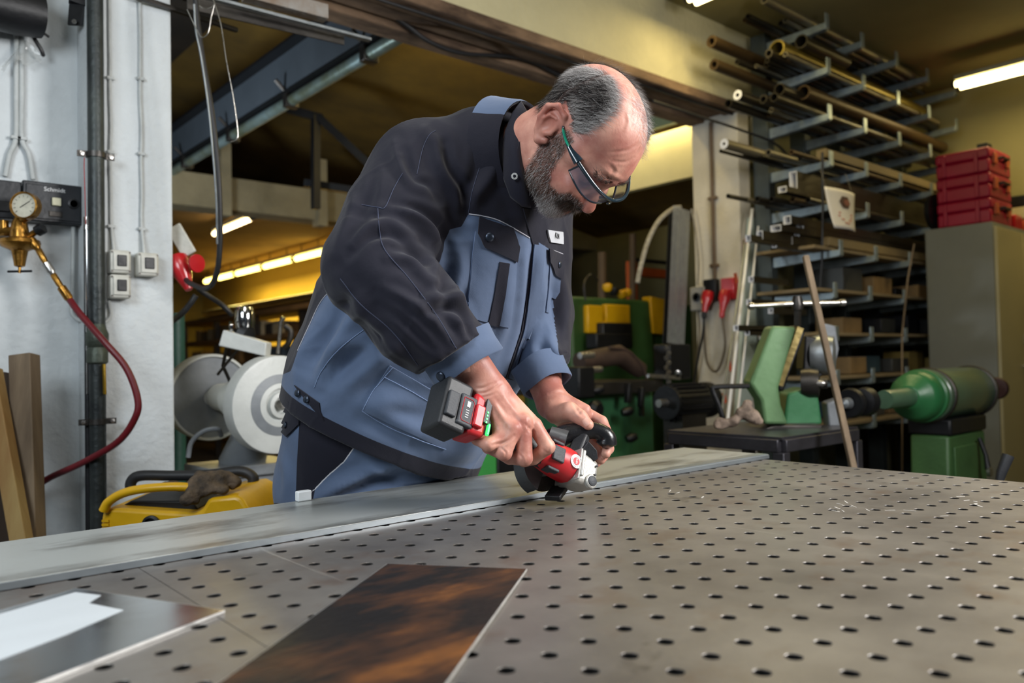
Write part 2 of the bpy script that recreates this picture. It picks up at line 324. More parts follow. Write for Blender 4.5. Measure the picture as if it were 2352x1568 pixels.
# ------------------------------------------------------------------ sculpting grid (distance field -> surface)
class Grid:
    def __init__(s, lo, hi, h):
        s.lo = q(lo, dtype=float); s.h = h; s.n = [int(math.ceil((hi[i] - lo[i]) / h)) + 1 for i in range(3)]
        s.ax = [np.float32(lo[i] + h * np.arange(s.n[i])) for i in range(3)]; s.V = np.full(s.n, .5, np.float32)
    def sub(s, lo, hi, m):
        sl = tuple(slice(max(0, int((lo[i] - m - s.lo[i]) / s.h)), min(s.n[i], int((hi[i] + m - s.lo[i]) / s.h) + 2)) for i in range(3))
        X, Y, Z = s.ax[0][sl[0]][:, None, None], s.ax[1][sl[1]][None, :, None], s.ax[2][sl[2]][None, None, :]
        return sl, X, Y, Z
    def put(s, sl, d, k, op='u'):
        v = s.V[sl]
        if op == 'u':
            h = np.maximum(k - np.abs(v - d), 0) / k; s.V[sl] = np.minimum(v, d) - h * h * k * .25
        else:
            d = -d; h = np.maximum(k - np.abs(v - d), 0) / k; s.V[sl] = np.maximum(v, d) + h * h * k * .25
        return s
    def cone(s, a, b, ra, rb, k=.01, op='u'):
        a = q(a, dtype=np.float32); b = q(b, dtype=np.float32); r = max(ra, rb)
        sl, X, Y, Z = s.sub(np.minimum(a, b) - r, np.maximum(a, b) + r, k + 4 * s.h)
        d = b - a; t = np.clip(((X - a[0]) * d[0] + (Y - a[1]) * d[1] + (Z - a[2]) * d[2]) / max(1e-9, float(d @ d)), 0, 1)
        D = np.sqrt((X - a[0] - t * d[0]) ** 2 + (Y - a[1] - t * d[1]) ** 2 + (Z - a[2] - t * d[2]) ** 2) - (ra + t * (rb - ra))
        return s.put(sl, D.astype(np.float32), k, op)
    def chain(s, pts, rs, k=.01):
        for i in range(len(pts) - 1): s.cone(pts[i], pts[i + 1], rs[i], rs[i + 1], k)
        return s
    def ell(s, c, r, M=None, k=.01, op='u'):
        c = q(c, dtype=np.float32); M = np.eye(3) if M is None else q(M); R = max(r)
        sl, X, Y, Z = s.sub(c - R, c + R, k + 4 * s.h); x, y, z = X - c[0], Y - c[1], Z - c[2]
        k0 = 0; k1 = 0
        for i in range(3):
            p = (x * M[i][0] + y * M[i][1] + z * M[i][2]) / r[i]; k0 = k0 + p * p; k1 = k1 + (p / r[i]) ** 2
        k0 = np.sqrt(k0); k1 = np.sqrt(k1) + 1e-9
        return s.put(sl, (k0 * (k0 - 1) / k1).astype(np.float32), k, op)
    def ecap(s, a, b, wa, wb, W, k=.01):     # (half width along W, half depth) at both ends
        a = q(a, dtype=float); b = q(b, dtype=float); d = b - a; L2 = d @ d; dn = d / math.sqrt(L2)
        Wn = q(W) - dn * (q(W) @ dn); Wn /= np.linalg.norm(Wn); D = np.cross(dn, Wn); R = max(wa + wb)
        sl, X, Y, Z = s.sub(np.minimum(a, b) - R, np.maximum(a, b) + R, k + 4 * s.h)
        x, y, z = X - a[0], Y - a[1], Z - a[2]; tr = (x * d[0] + y * d[1] + z * d[2]) / L2; t = np.clip(tr, 0, 1)
        ww = wa[0] + t * (wb[0] - wa[0]); dd_ = wa[1] + t * (wb[1] - wa[1]); m = np.minimum(ww, dd_)
        u = (x * Wn[0] + y * Wn[1] + z * Wn[2]); v = (x * D[0] + y * D[1] + z * D[2]); l = (tr - t) * math.sqrt(L2)
        k0 = np.sqrt((u / ww) ** 2 + (v / dd_) ** 2 + (l / m) ** 2); k1 = np.sqrt((u / ww ** 2) ** 2 + (v / dd_ ** 2) ** 2 + (l / m ** 2) ** 2) + 1e-6
        return s.put(sl, (k0 * (k0 - 1) / k1).astype(np.float32), k)
    def cut(s, p, n):                            # remove everything on the side n points to
        p = q(p); n = q(n) / np.linalg.norm(n)
        sl, X, Y, Z = s.sub(s.lo, s.lo + s.h * q(s.n), 0); d = (X - p[0]) * n[0] + (Y - p[1]) * n[1] + (Z - p[2]) * n[2]
        s.V = np.maximum(s.V, d.astype(np.float32)); return s
    def mesh(s):
        V = s.V; I = V < 0; nx, ny, nz = V.shape
        c = np.zeros((nx - 1, ny - 1, nz - 1), np.int8)
        for i in (0, 1):
            for j in (0, 1):
                for k in (0, 1): c += I[i:nx - 1 + i, j:ny - 1 + j, k:nz - 1 + k]
        act = (c > 0) & (c < 8); idx = -np.ones(act.shape, np.int64); cells = np.argwhere(act); idx[act] = np.arange(len(cells))
        P = np.zeros((len(cells), 3)); cnt = np.zeros(len(cells))
        cor = [(i, j, k) for i in (0, 1) for j in (0, 1) for k in (0, 1)]
        val = {o: V[cells[:, 0] + o[0], cells[:, 1] + o[1], cells[:, 2] + o[2]] for o in cor}
        for o in cor:
            for a in range(3):
                if o[a] == 0:
                    o2 = tuple(o[b] + (b == a) for b in range(3)); va, vb = val[o], val[o2]; m = (va < 0) != (vb < 0)
                    t = va[m] / (va[m] - vb[m]); pt = np.tile(q(o, dtype=float), (m.sum(), 1)); pt[:, a] += t
                    P[m] += pt; cnt[m] += 1
        P = (cells + P / cnt[:, None]) * s.h + s.lo; F = []
        for a in range(3):
            b, c2 = (a + 1) % 3, (a + 2) % 3
            sl0 = [slice(None)] * 3; sl1 = [slice(None)] * 3; sl0[a] = slice(0, -1); sl1[a] = slice(1, None)
            e = I[tuple(sl0)] != I[tuple(sl1)]; ed = np.argwhere(e); ed = ed[(ed[:, b] > 0) & (ed[:, c2] > 0) & (ed[:, b] < V.shape[b] - 1) & (ed[:, c2] < V.shape[c2] - 1)]
            ins = I[ed[:, 0], ed[:, 1], ed[:, 2]]; qd = []
            for db, dc in ((-1, -1), (0, -1), (0, 0), (-1, 0)):
                t = ed.copy(); t[:, b] += db; t[:, c2] += dc; qd.append(idx[t[:, 0], t[:, 1], t[:, 2]])
            Q = np.stack(qd, 1); Q[~ins] = Q[~ins][:, ::-1]; F.append(Q)
        return P, np.concatenate(F)
def relax(P, F, it=2, lam=.5):
    E = np.concatenate([F[:, [0, 1]], F[:, [1, 2]], F[:, [2, 3]], F[:, [3, 0]]]); n = len(P)
    for _ in range(it):
        S = np.zeros_like(P); C = np.zeros(n)
        for a, b in ((0, 1), (1, 0)):
            for k in range(3): S[:, k] += np.bincount(E[:, a], P[E[:, b], k], n)
            C += np.bincount(E[:, a], minlength=n)
        P = P * (1 - lam) + lam * S / np.maximum(C, 1)[:, None]
    return P
def normals(P, F):
    d1 = P[F[:, 2]] - P[F[:, 0]]; d2 = P[F[:, 3]] - P[F[:, 1]]; fn = np.cross(d1, d2); N = np.zeros_like(P)
    for j in range(4):
        for k in range(3): N[:, k] += np.bincount(F[:, j], fn[:, k], len(P))
    return N / (np.linalg.norm(N, axis=1)[:, None] + 1e-12)
def make_obj(name, P, F, mats, parent=None, attrs=None, loc=(0, 0, 0)):
    me = bpy.data.meshes.new(name); n = len(P); P = P - q(loc)
    me.vertices.add(n); me.vertices.foreach_set('co', P.astype(np.float32).ravel())
    me.loops.add(F.size); me.loops.foreach_set('vertex_index', F.astype(np.int32).ravel()); me.polygons.add(len(F))
    me.polygons.foreach_set('loop_start', np.arange(0, F.size, F.shape[1], dtype=np.int32)); me.update(calc_edges=True)
    for mm in mats if isinstance(mats, list) else [mats]: me.materials.append(mm)
    me.polygons.foreach_set('use_smooth', [True] * len(F))
    for k, v in (attrs or {}).items():
        a = me.attributes.new(k, 'FLOAT', 'POINT'); a.data.foreach_set('value', v.astype(np.float32))
    o = bpy.data.objects.new(name, me); COL.objects.link(o)
    if parent is not None: o.parent = parent; o.matrix_parent_inverse = parent.matrix_basis.inverted()
    o.location = Vector([float(c) for c in loc]) if parent is None else Vector((0, 0, 0))
    return o
def poly_sd(poly, X, Y):                         # signed distance, positive inside
    P = q(poly, dtype=float); d = np.full(len(X), 1e9); ins = np.zeros(len(X), bool); n = len(P)
    for i in range(n):
        a, b = P[i], P[(i + 1) % n]; e = b - a; t = np.clip(((X - a[0]) * e[0] + (Y - a[1]) * e[1]) / (e @ e), 0, 1)
        d = np.minimum(d, np.hypot(X - a[0] - t * e[0], Y - a[1] - t * e[1]))
        c = ((a[1] > Y) != (b[1] > Y)); ins ^= c & (X < (b[0] - a[0]) * (Y - a[1]) / (b[1] - a[1] + 1e-12) + a[0])
    return np.where(ins, d, -d)
def line_d(pl, X, Y):
    P = q(pl, dtype=float); d = np.full(len(X), 1e9); tt = np.zeros(len(X)); L = 0
    seg = [np.linalg.norm(P[i + 1] - P[i]) for i in range(len(P) - 1)]; tot = sum(seg)
    sd = np.zeros(len(X))
    for i in range(len(P) - 1):
        a, b = P[i], P[i + 1]; e = b - a; t = np.clip(((X - a[0]) * e[0] + (Y - a[1]) * e[1]) / (e @ e), 0, 1)
        dx, dy = X - a[0] - t * e[0], Y - a[1] - t * e[1]; r = np.hypot(dx, dy); m = r < d
        d = np.where(m, r, d); tt = np.where(m, (L + t * seg[i]) / tot, tt); sd = np.where(m, np.sign(e[0] * dy - e[1] * dx), sd); L += seg[i]
    return d, tt, sd
def px(P): x, y, z = project(P); return x, y, z
def facing(P, N): v = CAM - P; v /= np.linalg.norm(v, axis=1)[:, None]; return (v * N).sum(1)
def surf_noise(P, sc, seed=0):
    r = np.random.RandomState(seed); o = np.zeros(len(P))
    for i in range(14):
        d = r.normal(size=3); d /= np.linalg.norm(d); o += np.sin(P @ d * sc * r.uniform(.6, 1.7) + r.uniform(0, 6.3))
    return o / 14 ** .5
def folds(P, N, F_, lst):
    X, Y, Z = px(P); m = facing(P, N) > -.1; d = np.zeros(len(P))
    for amp, w, pl in lst:
        r, t, sd = line_d(smooth2(pl), X, Y)
        e = np.exp(-(r / w) ** 2) - .35 * np.exp(-((r - 1.9 * w) / w) ** 2); d += amp * .001 * e * np.sin(np.clip(t, .04, .96) * math.pi) ** .5
    return P + N * (d * m * np.clip(facing(P, N) / .45, 0, 1))[:, None]
def smooth2(pl): return [p[:2] for p in bez([(*p, 0) for p in pl], 5)] if len(pl) > 2 else pl
# ------------------------------------------------------------------ cloth material driven by garment zones
def cloth(name, zone=True, c_light="5c6c88", c_dark='1b1b28'):
    m = bpy.data.materials.new(name); m.use_nodes = True; nt = m.node_tree; N = nt.nodes; L = nt.links; b = N['Principled BSDF']
    tc = N.new('ShaderNodeTexCoord')
    n = N.new('ShaderNodeTexNoise'); n.inputs['Scale'].default_value = 9; n.inputs['Detail'].default_value = 5; L.new(tc.outputs['Object'], n.inputs['Vector'])
    w = N.new('ShaderNodeTexWave'); w.inputs['Scale'].default_value = 330; w.inputs['Distortion'].default_value = 1.5; w.bands_direction = 'DIAGONAL'; L.new(tc.outputs['Object'], w.inputs['Vector'])
    def col(h):
        x = N.new('ShaderNodeMix'); x.data_type = 'RGBA'; c = hexc(h); x.inputs[6].default_value = tuple(v * .72 for v in c[:3]) + (1,); x.inputs[7].default_value = c; L.new(n.outputs[0], x.inputs[0]); return x.outputs[2]
    if zone:
        at = N.new('ShaderNodeAttribute'); at.attribute_name = 'dark'; g = N.new('ShaderNodeMapRange'); g.inputs['From Min'].default_value = -.35; g.inputs['From Max'].default_value = .35; L.new(at.outputs['Fac'], g.inputs[0])
        x = N.new('ShaderNodeMix'); x.data_type = 'RGBA'; L.new(g.outputs[0], x.inputs[0]); L.new(col(c_light), x.inputs[6]); L.new(col(c_dark), x.inputs[7])
        a2_ = N.new('ShaderNodeAttribute'); a2_.attribute_name = 'piping'; a2 = N.new('ShaderNodeMath'); a2.operation = 'ABSOLUTE'; L.new(a2_.outputs['Fac'], a2.inputs[0]); g2 = N.new('ShaderNodeMapRange'); g2.inputs['From Min'].default_value = 1.8; g2.inputs['From Max'].default_value = 1.1; L.new(a2.outputs[0], g2.inputs[0])
        y = N.new('ShaderNodeMix'); y.data_type = 'RGBA'; L.new(g2.outputs[0], y.inputs[0]); L.new(x.outputs[2], y.inputs[6]); y.inputs[7].default_value = hexc('c9c8cc')
        L.new(y.outputs[2], b.inputs['Base Color'])
    else: L.new(col(c_light), b.inputs['Base Color'])
    b.inputs['Roughness'].default_value = .82; b.inputs['Sheen Weight'].default_value = .12; b.inputs['Sheen Roughness'].default_value = .5; b.inputs['Specular IOR Level'].default_value = .25
    bp = N.new('ShaderNodeBump'); bp.inputs['Strength'].default_value = .07; bp.inputs['Distance'].default_value = .0005; L.new(w.outputs['Fac'], bp.inputs['Height'])
    n2 = N.new('ShaderNodeTexNoise'); n2.inputs['Scale'].default_value = 28; n2.inputs['Detail'].default_value = 3; L.new(tc.outputs['Object'], n2.inputs['Vector'])
    bp2 = N.new('ShaderNodeBump'); bp2.inputs['Strength'].default_value = .25; bp2.inputs['Distance'].default_value = .006; L.new(n2.outputs[0], bp2.inputs['Height']); L.new(bp.outputs[0], bp2.inputs['Normal']); L.new(bp2.outputs[0], b.inputs['Normal'])
    return m
M_cloth = cloth('two_tone_work_cloth'); M_blue = cloth('blue_work_cloth', False); M_navy = cloth('navy_work_cloth', False, c_light='1b1b28')
# ------------------------------------------------------------------ worker: key points (pixel column, row, distance)
XA = q([1., 0, 0])
shR, elR, fmR, cfR = A(968, 396, 1.50), A(862, 618, 1.385), A(955, 722, 1.37), A(1077, 842, 1.375)
elR0 = A(908, 505, 1.44)
shL, elL, cfL = A(1222, 470, 1.70), A(1240, 720, 1.74), A(1258, 885, 1.60)
H0, H1, H2, H3, H4, H5 = A(872, 1030, 1.80), A(925, 880, 1.765), A(990, 745, 1.72), A(1045, 600, 1.67), A(1085, 470, 1.60), A(1120, 385, 1.55)
hemP = A(864, 1001, 1.80); spine = H5 - H0; spine /= np.linalg.norm(spine)
hemN = np.cross(ray(1084, 1108) - ray(643, 894), CF); hemN = hemN / np.linalg.norm(hemN); hemN = hemN if hemN @ spine < 0 else -hemN
def torso(g):
    g.ecap(H0, H1, (.255, .205), (.262, .212), XA, .03)
    g.ecap(H1, H2, (.262, .212), (.26, .21), XA, .03)
    g.ecap(H2, H3, (.26, .21), (.25, .195), XA, .03)
    g.ecap(H3, H4, (.25, .185), (.215, .15), XA, .04)
    g.cone(H4, H5, .15, .115, .06)
    g.cone(shR + (H4 - shR) * .15, H4, .095, .11, .05); g.cone(shL + (H4 - shL) * .1, H4, .09, .11, .05)
lo = np.minimum.reduce([H0, elR, shL, H5, fmR, cfR, cfL]) - .33; hi = np.maximum.reduce([H0, shL, elL, H5, H3]) + .33
lo = q([.48, .86, .82]); hi = q([1.52, 1.95, 1.68])
HJ = .0042
gt = Grid(lo, hi, HJ); torso(gt)
ga = Grid(lo, hi, HJ)
ga.chain([shR, elR0, elR, fmR, cfR + (cfR - fmR) * .25], [.096, .092, .090, .085, .060], .02)
ga.chain([shL, elL, cfL], [.088, .074, .047], .02)
VT, VA = gt.V.copy(), ga.V.copy()
k = .022; h_ = np.maximum(k - np.abs(VT - VA), 0) / k; gt.V = np.minimum(VT, VA) - h_ * h_ * k * .25
gt.cut(hemP, hemN)
# cut sleeves at the cuffs
def cut_local(g, p, n, R):
    n = q(n) / np.linalg.norm(n); sl, X, Y, Z = g.sub(p - R, p + R, 0); d = (X - p[0]) * n[0] + (Y - p[1]) * n[1] + (Z - p[2]) * n[2]
    rr = np.sqrt((X - p[0]) ** 2 + (Y - p[1]) ** 2 + (Z - p[2]) ** 2); dd_ = np.where(rr < R, d, -1).astype(np.float32)
    g.V[sl] = np.where((rr < R) & (VT[sl] > .012), np.maximum(g.V[sl], dd_), g.V[sl])
dirR = A(1150, 962, 1.375) - cfR; dirR /= np.linalg.norm(dirR); dirL = A(1290, 950, 1.57) - cfL; dirL /= np.linalg.norm(dirL)
cut_local(gt, cfR - dirR * .034, dirR, .125); cut_local(gt, cfL - dirL * .045, dirL, .13)
P, F = gt.mesh(); P = relax(P, F, 3)
def sample(Vg, g, P):
    i = np.clip(((P - g.lo) / g.h).round().astype(int), 0, q(g.n) - 1); 
    f = (P - g.lo) / g.h; i0 = np.clip(np.floor(f).astype(int), 0, q(g.n) - 2); t = f - i0; o = 0
    for a in (0, 1):
        for b in (0, 1):
            for c in (0, 1):
                wgt = (t[:, 0] if a else 1 - t[:, 0]) * (t[:, 1] if b else 1 - t[:, 1]) * (t[:, 2] if c else 1 - t[:, 2]); o = o + wgt * Vg[i0[:, 0] + a, i0[:, 1] + b, i0[:, 2] + c]
    return o
N = normals(P, F)
FOLDS = [  # (height mm, width px, line)
 # right sleeve: shoulder and upper arm
 (9, 13, [(975, 300), (1000, 330), (1010, 380), (1045, 440), (1050, 500)]), (-9, 11, [(1020, 330), (1035, 390), (1068, 440), (1072, 495)]),
 (7, 12, [(905, 330), (930, 400), (990, 440)]), (-8, 10, [(930, 350), (950, 410), (985, 425), (1010, 460)]),
 (10, 13, [(880, 480), (930, 485), (980, 515), (1000, 560), (1000, 610)]), (-9, 9, [(905, 470), (960, 480), (1000, 510), (1030, 560)]),
 (8, 11, [(810, 560), (850, 520), (900, 510), (950, 540)]), (-7, 9, [(800, 590), (850, 545), (900, 540), (945, 570), (975, 600)]),
 (7, 11, [(890, 590), (940, 600), (985, 640), (1020, 650)]), (-7, 9, [(900, 565), (950, 582), (992, 610)]),
 (6, 15, [(790, 420), (810, 470), (790, 530), (770, 580)]), (-5, 12, [(860, 400), (850, 450), (820, 500)]),
 (9, 12, [(960, 700), (1010, 680), (1050, 690), (1085, 740)]), (-9, 9, [(985, 720), (1030, 705), (1062, 725), (1080, 770)]),
 (7, 11, [(880, 660), (940, 690), (1000, 740), (1040, 790)]), (-5, 10, [(870, 700), (930, 740), (990, 800)]),
 (6, 12, [(840, 720), (900, 790), (960, 845)]), (6, 10, [(1040, 730), (1075, 760), (1090, 790)]), (-6, 8, [(1060, 740), (1085, 775), (1100, 800)]),
 (5, 16, [(780, 640), (830, 700), (880, 770)]),
 # chest
 (8, 14, [(1050, 560), (1060, 620), (1040, 690), (1060, 760)]), (-8, 12, [(1025, 620), (1020, 660), (1040, 720)]),
 (6, 14, [(1170, 620), (1165, 690), (1150, 760), (1130, 820)]), (5, 12, [(1208, 560), (1205, 660), (1195, 760), (1160, 860)]),
 (-8, 10, [(1225, 560), (1215, 660), (1200, 760), (1165, 880)]), (-6, 10, [(1120, 800), (1140, 760), (1150, 720)]),
 (6, 14, [(1240, 580), (1245, 660), (1235, 760), (1210, 850)]),
 (8, 14, [(1150, 310), (1130, 400), (1080, 470)]), (-6, 12, [(1100, 330), (1090, 400), (1065, 450)]), (6, 14, [(1170, 430), (1190, 480), (1205, 520)]),
 # side and belly
 (12, 22, [(840, 700), (790, 760), (750, 840), (740, 880)]), (-12, 16, [(800, 690), (760, 760), (722, 820), (715, 850)]),
 (8, 20, [(720, 740), (700, 800), (690, 850)]), (10, 24, [(900, 800), (840, 850), (790, 900)]), (-10, 18, [(880, 770), (820, 820), (770, 860), (740, 900)]),
 (9, 20, [(960, 930), (900, 920), (830, 935)]), (8, 22, [(1010, 1000), (940, 985), (880, 960)]), (-8, 16, [(950, 1010), (890, 985), (830, 960)]),
 (8, 20, [(1100, 1020), (1060, 1040), (1000, 1040)]), (7, 18, [(760, 800), (830, 790), (900, 830)]),
 # left sleeve
 (7, 12, [(1285, 620), (1300, 700), (1295, 760)]), (-7, 10, [(1265, 640), (1275, 720), (1300, 780)]), (7, 12, [(1255, 760), (1270, 800), (1300, 830)]), (-7, 9, [(1240, 800), (1270, 830), (1300, 850)]), (5, 10, [(1245, 850), (1280, 860), (1305, 870)]),
]
rg_ = lambda sc, sd: (.55 - np.abs(surf_noise(P, sc, sd))) 
P = P + N * (surf_noise(P, 30, 1) * .0020 + np.clip(rg_(22, 31), 0, 1) ** 2 * .009 + np.clip(rg_(40, 32), 0, 1) ** 2 * .005 - .002)[:, None]
N = normals(P, F); P = folds(P, N, F, FOLDS); P = relax(P, F, 1, .4)
low = (P[:, 2] < TZ + .0125); P[low, 1] = np.maximum(P[low, 1], 1.397); N = normals(P, F)
X, Y, Z = px(P); fac = facing(P, N); dT, dA = sample(VT, gt, P), sample(VA, gt, P)
isarm = (dT - dA) > 0
rA = np.clip((dT - dA) * 1300, -60, 60)                     # right/left sleeve zone
yoke = poly_sd([(700, 60), (1420, 60), (1420, 600), (1292, 583), (1262, 572), (1240, 558), (1216, 546), (1190, 530), (1145, 506), (1108, 496), (1076, 491), (1060, 520), (900, 560), (780, 590), (700, 600)], X, Y)
# yoke carries on round the back at the same height
yk = ((P - H3) @ spine - .085) * 1100
tor_dark = np.where(fac > -.05, yoke, yk)
strip = poly_sd([(560, 250), (790, 300), (800, 640), (768, 655), (738, 690), (712, 745), (684, 805), (668, 852), (600, 880)], X, Y)
tor_dark = np.where(fac > -.05, np.maximum(tor_dark, strip), tor_dark)
hd = (hemP - P) @ hemN
band = (.036 - hd) * 1000
tor_dark = np.maximum(tor_dark, band)
# left sleeve: light inner side below the elbow
lf = poly_sd([(1190, 640), (1268, 660), (1276, 740), (1284, 800), (1296, 850), (1310, 905), (1190, 960)], X, Y)
leftside = P @ RT > (H3 @ RT) + .09
arm = np.where(leftside & (fac > -.2), np.minimum(rA, np.where(lf > 0, -lf, 20)), rA)
dark = np.where(isarm, arm, np.maximum(tor_dark, rA))
pip = np.full(len(P), 9.)
for pl in ():
    r, t, s_ = line_d(pl, X, Y); pip = np.where((fac > -.3) & (~isarm) & (r < np.abs(pip)), r * s_, pip)
per_loc = q([*((H0 * .5 + hemP * .5)[:2]), 0.0])
# ------------------------------------------------------------------ body (head, neck, hands; trunk under the clothes)
TH, PH, RO = .493, 1.191, -.229
d0 = q([math.cos(TH), -math.sin(TH), 0]); z0_ = q([0, 0, 1.]); Fh = math.cos(PH) * d0 - math.sin(PH) * z0_; Uh = math.sin(PH) * d0 + math.cos(PH) * z0_; Rh = np.cross(Fh, Uh)
Bm = np.stack([RT, FW, UP]); HM = np.stack([math.cos(RO) * Rh + math.sin(RO) * Uh, Fh, -math.sin(RO) * Rh + math.cos(RO) * Uh]) @ Bm
HO = A(1330, 316, 1.40)
def hp(x, y, z): return HO + q([x, y, z], dtype=float) @ HM
hg = Grid(HO - .175, HO + .175, .0019)
E_ = lambda c, r, k=.012, op='u', M=HM: hg.ell(hp(*c), r, M, k, op)
E_((0, -.004, .045), (.078, .1, .083)); E_((0, .022, .035), (.07, .08, .078), .02); E_((0, .03, -.02), (.064, .068, .085), .02)
E_((0, .058, -.075), (.046, .042, .04), .025)          # jaw, chin under the beard
E_((0, .074, -.088), (.030, .026, .030), .02); E_((.03, .03, -.06), (.036, .05, .045), .02); E_((-.03, .03, -.06), (.036, .05, .045), .02)
E_((0, .078, .03), (.052, .028, .030), .02)            # brow
for s_ in (1, -1):
    E_((s_ * .028, .092, .026), (.024, .012, .009), .01)   # eyebrow ridge
    E_((s_ * .033, .083, -.028), (.026, .022, .022), .018)  # cheek
    E_((s_ * .033, .092, .004), (.017, .012, .011), .008, 's')  # eye socket
    E_((s_ * .032, .078, .003), (.0145, .0135, .0125), .004)    # eyelid over the ball
    E_((s_ * .060, .045, .02), (.02, .03, .02), .02)
hg.cone(hp(0, .094, .010), hp(0, .113, -.034), .0085, .0125, .012)   # nose
E_((0, .117, -.036), (.0125, .0125, .0115), .008)
for s_ in (1, -1): E_((s_ * .014, .103, -.040), (.0095, .011, .0085), .006); E_((s_ * .008, .109, -.049), (.0038, .006, .004), .002, 's')
E_((0, .090, -.066), (.024, .012, .007), .008); E_((0, .088, -.078), (.020, .012, .007), .006)
hg.cone(hp(.02, .098, -.0725), hp(-.02, .098, -.0725), .002, .002, .003, 's')
# brow folds
hg.cone(hp(.012, .105, .028), hp(.010, .1, .044), .003, .003, .004, 's'); hg.cone(hp(-.012, .105, .028), hp(-.010, .1, .044), .003, .003, .004, 's')
# ears
for s_ in (1, -1):
    ec = [(.074, .004, .020), (.082, -.006, .036), (.088, -.026, .036), (.088, -.038, .018), (.084, -.034, -.006), (.078, -.022, -.024), (.074, -.008, -.032), (.072, .002, -.022)]
    pts = [hp(s_ * x, y, z) for x, y, z in ec]
    E_((s_ * .078, -.018, .004), (.006, .021, .031), .006)
    hg.chain(pts, [.0045, .0050, .0052, .0052, .0052, .006, .0085, .006], .003)
    E_((s_ * .088, -.012, .002), (.010, .012, .018), .004, 's'); E_((s_ * .090, -.018, .024), (.007, .012, .006), .004, 's')
    hg.cone(hp(s_ * .076, .0, -.004), hp(s_ * .079, -.006, -.012), .004, .004, .003); hg.chain([hp(s_ * .081, -.022, -.016), hp(s_ * .085, -.027, .0), hp(s_ * .086, -.024, .014), hp(s_ * .083, -.012, .020)], [.003, .003, .003, .002], .003)
# neck
nb = A(1165, 372, 1.51)
hg.ecap(hp(0, -.035, -.03), nb, (.058, .058), (.058, .064), HM[0], .03)
hg.cone(hp(0, -.015, -.055), nb + RT * .01 - UP * .015, .044, .046, .03)
hP, hF = hg.mesh(); hP = relax(hP, hF, 2, .5)
# right hand on the grinder
def hand_right():
    g = Grid(A(1160, 960, 1.35) - q([.15, .14, .17]), A(1160, 960, 1.35) + q([.15, .16, .17]), .0016)
    w = A(1128, 905, 1.375); palm = A(1178, 985, 1.385); W = A(1240, 900, 1.375) - A(1128, 960, 1.375)
    g.ecap(cfR - dirR * .05, w, (.037, .032), (.033, .027), W, .01)
    kn = dict(i=A(1228, 978, 1.375), m=A(1202, 968, 1.357), r=A(1178, 985, 1.345), l=A(1152, 1004, 1.343))
    g.ecap(w, (kn['i'] + kn['l']) / 2 * .5 + (kn['m'] + kn['r']) / 4 + CF * .012, (.033, .026), (.041, .019), kn['i'] - kn['l'], .015)
    g.ecap(A(1120, 930, 1.375), A(1150, 985, 1.37), (.025, .022), (.028, .022), W, .02)
    for k_ in kn: g.ell(kn[k_], (.0115, .0115, .0115), None, .012)
    for k_ in kn: g.cone(w + (kn[k_] - w) * .35 - CF * .008, kn[k_], .005, .006, .012)
    fing = [  # mcp, pip, dip, tip, radii
        (kn['i'], A(1258, 1026, 1.372), A(1225, 1052, 1.385), A(1203, 1060, 1.40), (.0135, .0130, .0116, .0100)),
        (kn['m'], A(1205, 1052, 1.348), A(1170, 1050, 1.372), A(1160, 1048, 1.39), (.0142, .0136, .0120, .0102)),
        (kn['r'], A(1158, 1040, 1.334), A(1122, 1026, 1.358), A(1118, 1024, 1.38), (.0138, .0132, .0115, .0098)),
        (kn['l'], A(1122, 1020, 1.328), A(1096, 1008, 1.345), A(1098, 1006, 1.365), (.0126, .0120, .0105, .0092))]
    for a, b, c, d, r in fing: 
        g.cone(a, b, r[0], r[1], .005); g.cone(b, c, r[1], r[2], .003); g.cone(c, d, r[2], r[3], .003)
    g.chain([A(1112, 925, 1.40), A(1135, 985, 1.43), A(1170, 1020, 1.44), A(1195, 1035, 1.425)], [.019, .015, .012, .009], .012)   # thumb round the far side
    return g.mesh()
rP, rF = hand_right(); rP = relax(rP, rF, 2, .45)
def hand_left():
    c = A(1320, 950, 1.53); g = Grid(c - q([.15, .15, .14]), c + q([.15, .15, .16]), .0017)
    w = A(1268, 925, 1.575); W = A(1320, 900, 1.57) - A(1250, 950, 1.57)
    g.ecap(cfL - dirL * .05, w, (.036, .030), (.031, .026), W, .01)
    kb = A(1348, 962, 1.555)
    g.ecap(w, A(1330, 965, 1.56), (.031, .024), (.036, .018), UP, .015)
    g.chain([A(1275, 950, 1.55), A(1308, 945, 1.525), A(1332, 958, 1.508), A(1351, 975, 1.497)], [.020, .0165, .0125, .0105], .012)   # thumb on top
    for p0, p1, p2, p3, r in ((A(1345, 948, 1.575), A(1382, 968, 1.56), A(1402, 1010, 1.535), A(1392, 1042, 1.515), .0115),
                              (A(1335, 965, 1.59), A(1378, 990, 1.58), A(1398, 1030, 1.55), A(1380, 1056, 1.525), .0115),
                              (A(1325, 980, 1.60), A(1362, 1010, 1.595), A(1385, 1048, 1.565), A(1366, 1066, 1.54), .011),
                              (A(1312, 990, 1.60), A(1345, 1025, 1.60), A(1368, 1056, 1.58), A(1352, 1070, 1.55), .010)):
        g.cone(p0, p1, r * 1.1, r, .006); g.cone(p1, p2, r, r * .9, .003); g.cone(p2, p3, r * .9, r * .78, .003)
    return g.mesh()
lP, lF = hand_left(); lP = relax(lP, lF, 2, .45)
